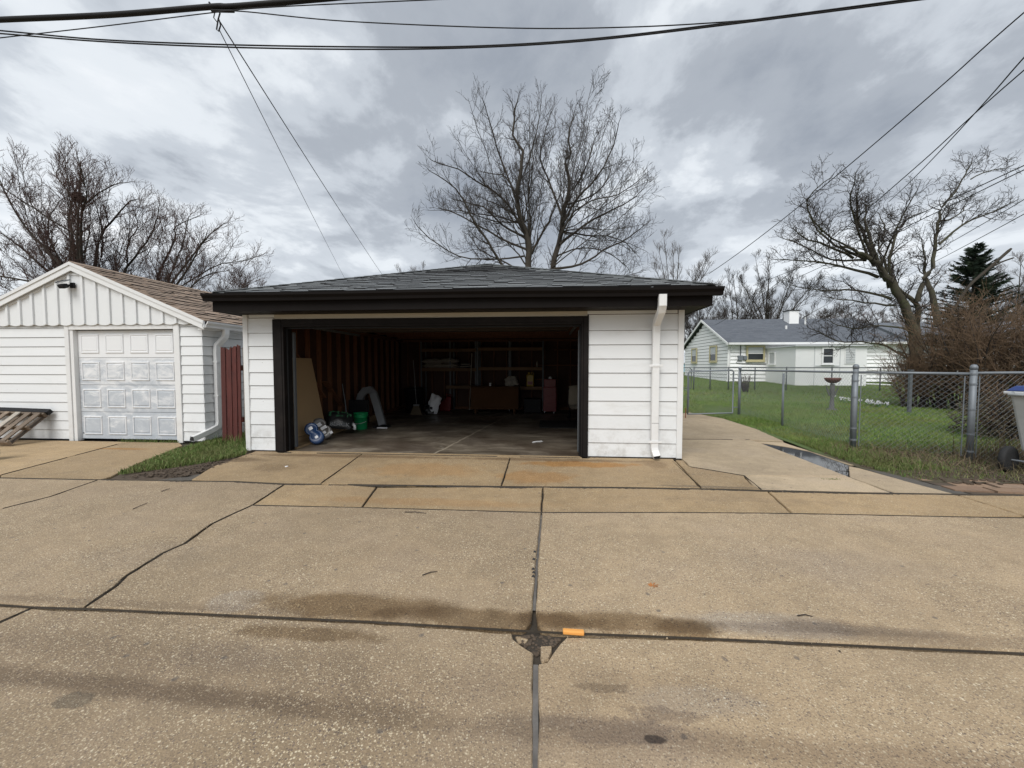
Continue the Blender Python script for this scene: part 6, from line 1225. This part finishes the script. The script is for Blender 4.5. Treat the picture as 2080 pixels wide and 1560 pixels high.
for pts, r, dz in (([(0.661,14.000,7.676),(-0.336,14.000,9.513),(-1.361,14.000,10.305),(-2.443,14.000,10.834),(-3.457,14.000,11.094)], .10, -1.6), ([(0.587,14.000,7.825),(-0.837,14.000,8.698),(-2.042,14.000,9.840),(-3.131,14.000,10.295),(-4.126,14.000,10.726)], .09, 1.8), ([(0.015,14.000,5.547),(-0.588,14.000,6.623),(-1.517,14.000,8.151),(-2.372,14.000,9.777),(-3.208,14.000,10.298)], .13, -2.2), ([(0.513,14.000,7.336),(-0.838,14.000,7.961),(-2.553,14.000,8.995),(-3.827,14.000,9.629),(-4.391,14.000,9.821)], .09, .8),
    ([(0.588,14.000,6.893),(1.329,14.000,7.976),(1.916,14.000,8.858),(2.472,14.000,9.806)], .11, -1), ([(2.167,14.000,7.540),(3.307,14.000,8.574),(4.505,14.000,9.353),(5.545,14.000,10.055),(6.173,14.000,10.788)], .10, 1.6), ([(2.309,14.000,8.604),(3.129,14.000,9.663),(4.111,14.000,10.370),(4.887,14.000,11.502),(5.141,14.000,12.128)], .10, -2), ([(2.305,14.000,9.185),(2.881,14.000,10.415),(3.450,14.000,11.776),(3.682,14.000,12.808),(3.914,14.000,13.480)], .09, 1.0), ([(1.878,14.000,6.350),(3.323,14.000,6.467),(4.385,14.000,7.001),(5.578,14.000,7.454),(6.286,14.000,7.842)], .10, -1.5),
    ([(2.238,14.000,8.194),(3.310,14.000,8.164),(4.925,14.000,8.167),(5.862,14.000,7.566)], .08, 2), ([(2.233,14.000,9.018),(1.664,14.000,10.461),(1.144,14.000,11.875),(1.239,14.000,12.924),(1.599,14.000,14.237)], .09, .4), ([(0.337,14.000,8.663),(-0.236,14.000,10.507),(-0.733,14.000,11.980),(-1.029,14.000,13.296),(-1.178,14.000,13.904)], .08, -1.2), ([(0.414,14.000,7.020),(-0.839,14.000,6.801),(-2.564,14.000,6.889),(-3.791,14.000,7.616),(-4.199,14.000,8.175)], .07, -1.8), ([(0.087,14.000,9.840),(-0.734,14.000,11.157),(-1.608,14.000,11.605),(-2.487,14.000,12.056)], .06, 1.5), ([(2.304,14.000,9.426),(3.680,14.000,10.171),(4.271,14.000,11.148),(4.496,14.000,12.463)], .07, 2.2), ([(0.408,14.000,11.112),(0.874,14.000,12.103),(1.189,14.000,13.188),(1.430,14.000,14.009)], .05, -.8), ([(2.165,14.000,7.953),(2.965,14.000,8.898),(3.930,14.000,9.228),(5.128,14.000,9.189),(6.074,14.000,9.467)], .07, -2.4), ([(1.998,14.000,6.983),(3.218,14.000,7.441),(4.430,14.000,7.290),(5.397,14.000,6.664)], .06, 1.0), ([(0.265,14.000,6.284),(-1.242,14.000,7.058),(-2.508,14.000,7.832),(-3.396,14.000,8.848)], .07, 2.4), ([(1.929,14.000,6.006),(3.229,14.000,5.981),(4.682,14.000,6.196),(5.875,14.000,6.654)], .06, 2.6)):
    cl.append((pts, r, .022, dz))
rgc = random.Random(5)
for i, e in enumerate([(-4.157,14.000,10.036),(-3.640,14.000,10.609),(-3.126,14.000,11.081),(-2.236,14.000,11.948),(-1.609,14.000,11.387),(-1.180,14.000,12.773),(-0.731,14.000,13.570),(-0.236,14.000,14.095),(0.256,14.000,14.308),(0.993,14.000,13.317),(1.721,14.000,14.231),(2.445,14.000,14.428),(2.805,14.000,14.526),(3.531,14.000,13.594),(4.009,14.000,13.570),(4.614,14.000,12.599),(5.141,14.000,12.128),(5.816,14.000,11.062),(6.246,14.000,10.644),(6.495,14.000,9.666),(6.083,14.000,8.802),(6.380,14.000,7.840),(-3.985,14.000,9.114),(-3.866,14.000,7.867),(0.751,14.000,11.916),(1.489,14.000,11.261),(-0.484,14.000,11.341),(3.431,14.000,11.182),(4.644,14.000,9.730),(-2.244,14.000,9.969),(-1.237,14.000,9.519),(1.001,14.000,10.268),(1.975,14.000,11.864)]):
    e = Vector(e); a = Vector(cl[0 if e.x < 1.9 else 1][0][rgc.choice((2, 3, 4))]); d = e-a; cl.append(([a, a+Vector((d.x*.30, rgc.uniform(-.4, .4), d.z*.30)), a+Vector((d.x*.66, rgc.uniform(-.6, .6), d.z*.63)), e], rgc.uniform(.036, .062), .014, rgc.uniform(-2.6, 2.6)))
tree('bare_tree', 'tall wide bare tree with two leaning trunks standing behind the open garage', 'tree', (cl[0][0][0][0], Yp, 0), cl, PC, M['bark'], M['twig'], 41)
# left trees behind the neighbour's garage
PLt = dict(n=(11, 8, 5), dens=(5.0, 1.4, .8), len=(1.75, .85, .40), ang=(.45, 1.1), up=(.25, .25, .2), seg=(5, 4, 3), wob=.12, trop=(.4, .3, .2), thin=.58, rmin=.0075, rmax=(.03, .015, .010), trunks=1, t0=.15, rr=.55)
def left_tree(lb, tips_, limbs, seed, yy):
    L = []
    for pts, r, dz in limbs: L.append((pts, r, .025, dz))
    rgl = random.Random(seed*3); b0 = Vector(L[0][0][0])
    for e in tips_:   # more limbs fanning up from the trunk to the outline of the crown
        e = Vector(e); z0 = rgl.uniform(1.6, 3.6); a = Vector((b0.x, b0.y, z0)); d = e-a
        L.append(([a, a+Vector((d.x*.28, rgl.uniform(-.3, .3), d.z*.34)), a+Vector((d.x*.62, rgl.uniform(-.5, .5), d.z*.66)), e], rgl.uniform(.036, .066), .014, rgl.uniform(-2.4, 2.4)))
    return tree('bare_tree', lb, 'tree', (L[0][0][0][0], L[0][0][0][1], 0), L, PLt, M['bark'], M['twig_r'], seed)
left_tree('tallest reddish bare tree rising behind the peak of the small white garage', [(-32.844,15.000,9.223),(-31.734,15.000,10.922),(-30.694,15.000,11.745),(-29.810,15.000,12.848),(-29.105,15.000,13.244),(-28.603,15.000,13.026),(-28.031,15.000,12.918),(-27.472,15.000,13.176),(-26.956,15.000,13.294),(-26.496,15.000,12.996),(-26.090,15.000,13.481),(-25.340,15.000,13.366),(-24.868,15.000,12.790),(-24.244,15.000,12.765),(-23.798,15.000,12.331),(-23.375,15.000,12.730),(-22.747,15.000,11.598),(-22.948,15.000,10.632),(-32.628,15.000,7.472),(-31.555,15.000,8.610),(-30.131,15.000,10.297)], [([(-26.122,15.000,0.984),(-25.844,15.000,5.614),(-25.743,15.000,7.527),(-25.824,15.000,9.005),(-25.561,15.000,10.971),(-25.358,15.000,13.033),(-25.316,15.000,13.226)], .22, 0), ([(-26.196,15.000,5.620),(-26.557,15.000,7.230),(-27.785,15.000,8.830),(-28.868,15.000,10.742),(-29.131,15.000,12.821)], .20, -1), ([(-25.945,15.000,7.332),(-26.866,15.000,10.338),(-27.106,15.000,12.319),(-26.948,15.000,13.434)], .14, 1.5), ([(-26.181,15.000,5.906),(-27.706,15.000,6.823),(-29.505,15.000,8.271),(-30.860,15.000,9.141),(-32.141,15.000,9.783)], .18, .5), ([(-25.612,15.000,7.610),(-24.781,15.000,10.216),(-23.646,15.000,10.990),(-23.306,15.000,12.865)], .15, -1.5), ([(-26.470,15.000,6.485),(-28.320,15.000,7.956),(-30.185,15.000,9.439),(-31.696,15.000,11.495)], .13, 2), ([(-26.501,15.000,5.911),(-29.055,15.000,6.531),(-31.006,15.000,6.857),(-32.962,15.000,7.479)], .12, -1.5), ([(-25.619,15.000,9.876),(-26.367,15.000,11.308),(-27.879,15.000,12.771),(-28.310,15.000,13.632)], .09, 1), ([(-25.511,15.000,10.717),(-24.591,15.000,12.083),(-24.244,15.000,12.765)], .08, 1.5), ([(-26.743,15.000,7.349),(-28.883,15.000,9.402),(-29.735,15.000,11.426),(-30.314,15.000,12.585)], .10, 2.6), ([(-25.759,15.000,9.032),(-26.603,15.000,9.905),(-28.282,15.000,11.375),(-28.833,15.000,12.950)], .09, -2)], 7, 15)
left_tree('reddish bare tree in the middle of the left group behind the brown roof', [(-24.670,17.000,11.635),(-24.222,17.000,11.833),(-23.922,17.000,11.762),(-23.419,17.000,10.987),(-23.030,17.000,10.672),(-25.458,17.000,10.746),(-22.473,17.000,9.593),(-25.961,17.000,10.914),(-24.928,17.000,11.187)], [([(-27.144,17.000,0.945),(-27.065,17.000,5.990),(-27.144,17.000,7.861),(-26.706,17.000,9.707),(-25.621,17.000,10.904),(-24.663,17.000,11.787),(-23.915,17.000,11.913)], .22, 0), ([(-26.263,17.000,4.729),(-25.627,17.000,7.211),(-24.886,17.000,8.430),(-24.004,17.000,9.940),(-23.747,17.000,11.150),(-23.902,17.000,12.216)], .16, 1), ([(-27.002,17.000,7.237),(-26.051,17.000,9.074),(-25.465,17.000,10.593),(-25.083,17.000,11.497)], .10, -1.4), ([(-26.030,17.000,5.975),(-24.752,17.000,7.657),(-24.248,17.000,9.029),(-23.130,17.000,9.915),(-23.023,17.000,10.823)], .12, -1)], 9, 17)
left_tree('lower reddish bare tree at the right of the left group beside the roof end', [(-23.435,17.500,10.558),(-22.780,17.500,10.693),(-22.184,17.500,11.138),(-21.594,17.500,10.658),(-21.129,17.500,10.490),(-20.608,17.500,10.013),(-20.192,17.500,10.370),(-19.655,17.500,10.446),(-19.282,17.500,9.669),(-18.799,17.500,9.196),(-18.327,17.500,8.418),(-17.689,17.500,7.636),(-17.045,17.500,7.101)], [([(-23.360,17.500,0.942),(-23.200,17.500,4.761),(-22.581,17.500,7.267),(-21.690,17.500,9.084),(-21.111,17.500,10.951)], .24, 0), ([(-23.544,17.500,4.764),(-23.781,17.500,7.290),(-22.989,17.500,9.769),(-23.428,17.500,10.713),(-22.166,17.500,11.599)], .16, 1.5), ([(-22.803,17.500,6.016),(-21.220,17.500,7.241),(-19.643,17.500,8.910),(-18.786,17.500,9.564)], .14, -1), ([(-22.606,17.500,6.641),(-20.811,17.500,9.093),(-20.094,17.500,10.306),(-19.638,17.500,10.905)], .12, 1), ([(-22.486,17.500,5.383),(-20.050,17.500,6.909),(-18.367,17.500,7.187),(-17.045,17.500,7.101)], .10, -1.5), ([(-22.632,17.500,6.014),(-20.352,17.500,7.845),(-18.991,17.500,8.433),(-18.306,17.500,9.031)], .08, 2)], 13, 17.5)
SN = thing('squirrel_nest', 'dark ball of twigs and leaves lodged high in the tallest left tree', 'nest', (-25.548,15.000,11.223)); rg = random.Random(3); c0 = Vector((-25.548,15.000,11.223)); tw = []
for _ in range(320): p = c0+Vector((rg.gauss(0, .14), rg.gauss(0, .13), rg.gauss(0, .10))); d = Vector((rg.gauss(0, 1), rg.gauss(0, 1), rg.gauss(0, .7))).normalized()*.16; tw.append(([p-d, p, p+d], [.012, .014, .01], 3))
put('twig_ball', np_mesh('twig_ball', *tubes_np(tw)), M['twig_r'], SN)
# right tree
PR = dict(n=(14, 11, 7), dens=(3.2, 1.1, .55), len=(1.05, .52, .26), ang=(.5, 1.2), up=(.2, .2, .1), seg=(5, 4, 4), wob=.20, trop=(.3, .3, .2), curl=1.2, rmin=.0055, rmax=(.022, .010, .007), trunks=2, t0=.3, rr=.55)
rl = [([(14.660,9.000,0.632),(14.559,9.000,1.509),(14.400,9.000,2.608),(14.161,9.000,3.305),(13.742,9.000,4.073),(13.397,9.000,4.598),(12.820,9.000,5.197),(12.370,9.000,5.415),(11.821,9.000,5.583)], .31, .05, -.4), ([(14.822,9.000,0.633),(14.691,9.000,2.206),(14.619,9.000,3.179),(14.580,9.000,3.715),(14.009,9.000,4.293),(13.770,9.000,5.004),(13.936,9.000,6.096),(14.191,9.000,6.549),(14.685,9.000,6.940)], .16, .03, .6)]
for pts, r, dz in (([(13.515,9.000,4.475),(12.931,9.000,5.298),(12.410,9.000,6.138),(12.108,9.000,6.835),(11.974,9.000,7.371)], .11, -1), ([(13.397,9.000,4.598),(13.077,9.000,5.760),(12.883,9.000,6.588),(13.022,9.000,7.216),(13.382,9.000,7.526)], .11, .8), ([(12.820,9.000,5.197),(12.098,9.000,5.681),(11.518,9.000,6.267),(11.213,9.000,6.984),(11.312,9.000,7.497)], .08, 1.2), ([(12.375,9.000,5.293),(11.421,9.000,5.697),(10.634,9.000,5.822),(10.055,9.000,6.116)], .07, -.8), ([(13.234,9.000,4.601),(12.121,9.000,5.039),(10.985,9.000,5.290),(9.906,9.000,5.437)], .08, .5), ([(13.825,9.000,3.604),(12.712,9.000,3.671),(11.315,9.000,3.812)], .06, -.6), ([(13.687,9.000,3.831),(12.693,9.000,4.211),(11.583,9.000,4.282),(10.605,9.000,4.579)], .07, 1.0), ([(14.348,9.000,2.696),(13.299,9.000,2.878),(12.201,9.000,2.712),(11.328,9.000,2.895)], .05, -1), ([(14.625,9.000,1.474),(13.588,9.000,2.159),(12.679,9.000,2.304),(11.765,9.000,2.309),(10.914,9.000,2.722)], .06, -.5),
    ([(14.580,9.000,3.715),(14.714,9.000,4.350),(15.055,9.000,4.977),(15.182,9.000,5.706),(15.321,9.000,6.515),(15.543,9.000,7.181),(16.003,9.000,7.733),(16.392,9.000,8.382),(16.661,9.000,8.883)], .12, .8), ([(15.182,9.000,5.706),(15.849,9.000,6.314),(16.627,9.000,6.693),(16.961,9.000,6.849)], .06, -.5), ([(16.089,9.000,7.896),(16.815,9.000,8.249),(17.454,9.000,8.371)], .03, .3), ([(15.256,9.000,2.896),(15.092,9.000,4.103),(15.017,9.000,4.739),(15.149,9.000,5.367),(15.226,9.000,6.146)], .16, 1.0), ([(13.089,9.000,5.001),(12.475,9.000,5.706),(11.782,9.000,6.759),(11.594,9.000,7.453)], .07, -1.6), ([(13.397,9.000,4.598),(13.453,9.000,5.681),(13.903,9.000,6.523),(14.030,9.000,7.368)], .07, 1.6), ([(12.820,9.000,5.197),(11.829,9.000,5.375),(10.976,9.000,6.091),(10.459,9.000,6.627)], .06, 1.8), ([(13.591,9.000,4.214),(13.310,9.000,5.169),(13.433,9.000,6.196),(13.642,9.000,7.042)], .07, -1.2), ([(15.321,9.000,6.515),(15.952,9.000,6.798),(16.397,9.000,7.285)], .04, .6), ([(12.448,9.000,5.534),(11.140,9.000,6.173),(10.449,9.000,6.974),(10.933,9.000,7.476)], .05, -1.5)):
    rl.append((pts, r, .018, dz))
tree('bare_tree', 'broad bare tree with a thick mossy trunk leaning left over the lawn at the right', 'tree', (rl[0][0][0][0], 9, .2), rl, PR, M['bark_g'], M['twig'], 77)
SBk = thing('broken_limb', 'forked broken dead limb sticking out above the brown shrubs at the far right', 'branch', (15.602,8.500,3.835)); put('limb', np_mesh('limb', *tubes_np([(smooth_path([(15.172,8.500,3.177),(15.667,8.500,4.081),(16.115,8.500,4.550),(16.604,8.500,5.030),(16.947,8.500,5.363)]), [.045]*12+[.03], 7), (smooth_path([(16.318,8.500,4.726),(16.684,8.500,4.930),(17.022,8.500,5.053)]), [.026]*7, 6)])), M['bark'], SBk)
# brown shrubs behind the fence on the right
def shrub(label, x, y, h, w, n, seed, twig, lean=(0, 0), name='brown_shrub', group='brown twiggy shrubs behind the corner fence', sub=(9, 6), dense=1.0):
    rg = random.Random(seed); z = terr(x, y); o = thing(name, label, 'shrub', (x, y, z), group); st_, cr = [], []
    Pz = dict(n=sub, len=(h*.34, h*.16), ang=(.5, 1.45), up=(.18, .10), seg=(4, 3), wob=.16, trop=(.3, .3), rmin=.0045, rmax=(.010, .007), rr=.6)
    for _ in range(n):
        a = rg.uniform(0, 6.283); sp = rg.uniform(.05, 1.0)**.6; d = Vector((math.cos(a)*sp*w/h+lean[0], math.sin(a)*sp*w/h+lean[1], 1)); L = h*rg.uniform(.65, 1.05)*(1-.25*sp)
        p = Vector((x+rg.gauss(0, .14*w), y+rg.gauss(0, .14*w), z-.05)); pts = wander(rg, p, d, L, 6, .10, -.15*sp); rb = rg.choice((.016, .02, .026, .036)); rs = [rb*(1-.74*i/6) for i in range(7)]; st_.append((pts, rs, 5)); out = []; sprout(rg, out, pts, rs, 0, Pz, .12); cr += [(q, r_, 3) for _, q, r_ in out]
    put('stems', np_mesh('stems', *tubes_np(st_), True), M['twig'], o); put('crown', np_mesh('crown', *tubes_np(cr)), twig, o); return o
for i, (px, py, yy, h, w_, n_, lb) in enumerate(((1850, 800, 6.8, 2.3, .9, 24, 'brown twiggy shrub in front of the leaning tree trunk'), (1915, 800, 6.6, 3.2, 1.15, 32, 'tall brown shrub just right of the forked tree trunk'), (1975, 800, 6.0, 3.9, 1.4, 42, 'tallest brown shrub in front of the dark conifer'), (2050, 800, 5.2, 3.5, 1.45, 40, 'large brown shrub above the trash cart'), (2150, 800, 4.6, 3.3, 1.5, 36, 'brown shrub running off the right picture edge'))):
    x, y, _ = ((-9.209,1.000,8.591)); p = {1850: (12.582,6.800,0.595), 1915: (13.295,6.600,0.613), 1975: (13.507,6.000,0.655), 2050: (13.601,5.200,0.710), 2150: (14.061,4.600,0.754)}[px]
    shrub(lb, p[0], p[1], h, w_, n_, 100+i, M['twig_b'])
# dark leafy shrub low behind the right fence: arching stems with withered leaves
dk = (10.520,2.200,0.421)
o = shrub('dark low shrub with withered leaves arching behind the trash cart', dk[0], dk[1], 1.15, .9, 40, 150, M['twig_b'], (-.25, -.1), 'dark_shrub', None); rg = random.Random(55); M['wither'] = basic('withered_leaf', (.045, .038, .018), .6, 6, .8, dirt=(.10, .065, .03), dsc=8, dk=.6); lv = []; lf = []
for _ in range(3600):
    a, r = rg.uniform(0, 6.28), rg.uniform(0, 1)**.5; c_ = Vector((dk[0]+.05+math.cos(a)*r*1.0, dk[1]+math.sin(a)*r*.8, .10+rg.uniform(0, 1.0)*(1.05-.55*r))); u = Vector((rg.gauss(0, 1), rg.gauss(0, 1), rg.gauss(0, 1))).normalized(); v = u.orthogonal().normalized(); s = rg.uniform(.02, .045); b = len(lv); lv += [c_-u*s, c_+v*s*.5, c_+u*s, c_-v*s*.5]; lf.append((b, b+1, b+2, b+3))
put('foliage', np_mesh('foliage', lv, lf), M['wither'], o)
bs = (9.993,11.500,0.470)
shrub('small bare grey shrub on the lawn in front of the electric meter', bs[0], bs[1], 1.0, .35, 18, 160, M['twig_f'], (0, 0), 'small_shrub', None, (4, 3))
# conifer
cx_, cy_ = (27.168,20.000,2.763)[0], 20.0
CO = thing('conifer', 'dark green conifer standing behind the brown shrubs at the right', 'tree', (cx_, cy_, .5)); MB().tube([(cx_, cy_, .4), (cx_, cy_, 8.6)], [.22, .03], 8).build('trunk', M['bark'], CO); rg = random.Random(12); bw_, lv, lf = [], [], []
M['needle'] = basic('conifer_needles', (.018, .034, .018), .45, 1.2, .8, dirt=(.05, .06, .02), dsc=1.2, dk=.5)
for k in range(230):
    t_ = rg.random()**.85; z = 1.2+7.5*t_; L = (3.1*(1-t_)**.85+.18)*rg.uniform(.75, 1.1); a = rg.uniform(0, 6.283); d = Vector((math.cos(a), math.sin(a), -.12+.5*t_)); pts = wander(rg, (cx_, cy_, z), d, L, 6, .05, .35); bw_.append((pts, [.03-.023*i/6 for i in range(7)], 4))
    for _ in range(int(26+60*L)):
        i = rg.uniform(.8, 6); j = min(5, int(i)); p = pts[j].lerp(pts[j+1], i-j); dd = (pts[j+1]-pts[j]).normalized(); sd = Vector((-dd.y, dd.x, 0)).normalized()*rg.choice((-1, 1)); e = (dd*.6+sd*.8+UP*rg.uniform(-.35, .2)).normalized()*rg.uniform(.15, .34); w_ = Vector((rg.gauss(0, 1), rg.gauss(0, 1), rg.gauss(0, 1))).normalized()*.022; b = len(lv); lv += [p-w_, p+w_, p+e*.6+w_*1.4, p+e]; lf.append((b, b+1, b+2, b+3))
put('branches', np_mesh('branches', *tubes_np(bw_)), M['bark'], CO); put('crown', np_mesh('crown', lv, lf), M['needle'], CO)
# trees far behind the houses
PF = dict(n=(11, 7, 4), len=(1.7, .9, .5), ang=(.4, 1.0), up=(.35, .3, .25), seg=(4, 3, 3), wob=.10, trop=(.4, .4, .3), rmin=.009, rmax=(.022, .014, .010), trunks=1, thin=.55, t0=.12, rr=.55)
def far_tree(label, px, ptop, yy, spread, seed, n_=8, r=.25, twig='twig_f', group='bare trees far behind the houses', k=1.0, P=PF):
    rg = random.Random(seed); b, tp = PROJ(px, 745, yy), PROJ(px, ptop, yy); H = tp[2]; x = b[0]; L = []; L.append(([(x, yy, .2), (x+rg.gauss(0, .1), yy, H*.25), (x+rg.gauss(0, .3), yy, H*.55), (x+rg.gauss(0, .4), yy, H*.86)], r, .03, 0))
    for i in range(int(n_*2.6)):   # limbs fanning out to a rounded crown
        a = i*2.399+rg.uniform(-.3, .3); th = math.asin(rg.uniform(.12, .98)); z0 = H*rg.uniform(.10, .32); k_ = rg.uniform(.82, 1.02); s_ = spread*1.08*math.cos(th)**.8*k_; zt = H*.30+(H*.68)*math.sin(th)*k_
        c_, q_ = math.cos(a), math.sin(a); L.append(([(x, yy, z0), (x+c_*s_*.26, yy+q_*s_*.26, z0+(zt-z0)*.40), (x+c_*s_*.62, yy+q_*s_*.62, z0+(zt-z0)*.74), (x+c_*s_, yy+q_*s_, zt)], r*rg.uniform(.28, .5), .022, 0))
    return tree('bare_tree', label, 'tree', (x, yy, .2), L, P, M['bark'], M[twig], seed, group)
CAMX, CAMY, CAMZ = cam.location
def PROJ(px, py, yy):
    """picture column and row of a far tree, measured on the photograph, to metres on the plane y = yy"""
    a, b = (px-1040)/800, (780-py)/800; y, p = math.radians(4.75), math.radians(-2.5); f = Vector((-math.sin(y)*math.cos(p), math.cos(y)*math.cos(p), math.sin(p))); r = Vector((math.cos(y), math.sin(y), 0)); d = f+r*a+r.cross(f)*b; t_ = (yy-CAMY)/d.y; return (CAMX+d.x*t_, yy, CAMZ+d.z*t_)
far_tree('round bare tree peeking over the right end of the garage roof', 1368, 478, 34, 4.2, 201, 9, .28)
far_tree('large spreading bare tree directly behind the chimney of the bungalow', 1562, 522, 40, 6.5, 202, 11, .42, 'twig')
far_tree('bare tree behind the left gable of the bungalow', 1490, 535, 42, 5.0, 203, 8, .26, 'twig')
far_tree('slim bare tree left of the bungalow gable beside the garage eave', 1415, 585, 30, 2.6, 204, 6, .14, 'twig')
far_tree('faint bare treetop just left of the garage roof peak', 850, 520, 44, 4.0, 205, 9, .25)
far_tree('low faint bare treetop beside the left of the tall central tree', 808, 545, 46, 2.6, 206, 7, .2)
for i, (px, pt, yy, s) in enumerate(((1665, 622, 52, 4.5), (1725, 618, 56, 5), (1790, 622, 50, 5), (1840, 612, 54, 5), (2000, 540, 42, 4.5), (2065, 500, 36, 4.5), (2130, 480, 36, 5))):
    far_tree(('hazy reddish bare tree beyond the bungalow roof right of its chimney', 'hazy reddish bare tree under the leaning trunk of the big tree', 'hazy bare tree left of the mossy trunk beyond the roof', 'hazy bare tree seen between the two trunks of the big tree', 'bare tree showing between the conifer and the right edge', 'tall bare tree at the right picture edge behind the shrubs', 'bare tree off the right picture edge behind the shrubs')[i], px, pt, yy, s, 220+i, 8, .25, 'twig_r' if i < 2 else 'twig_f')
far_tree('small wispy bare tree beside the roof end at the right of the left trees', 500, 545, 22, 1.8, 240, 7, .10, 'twig_r', None)
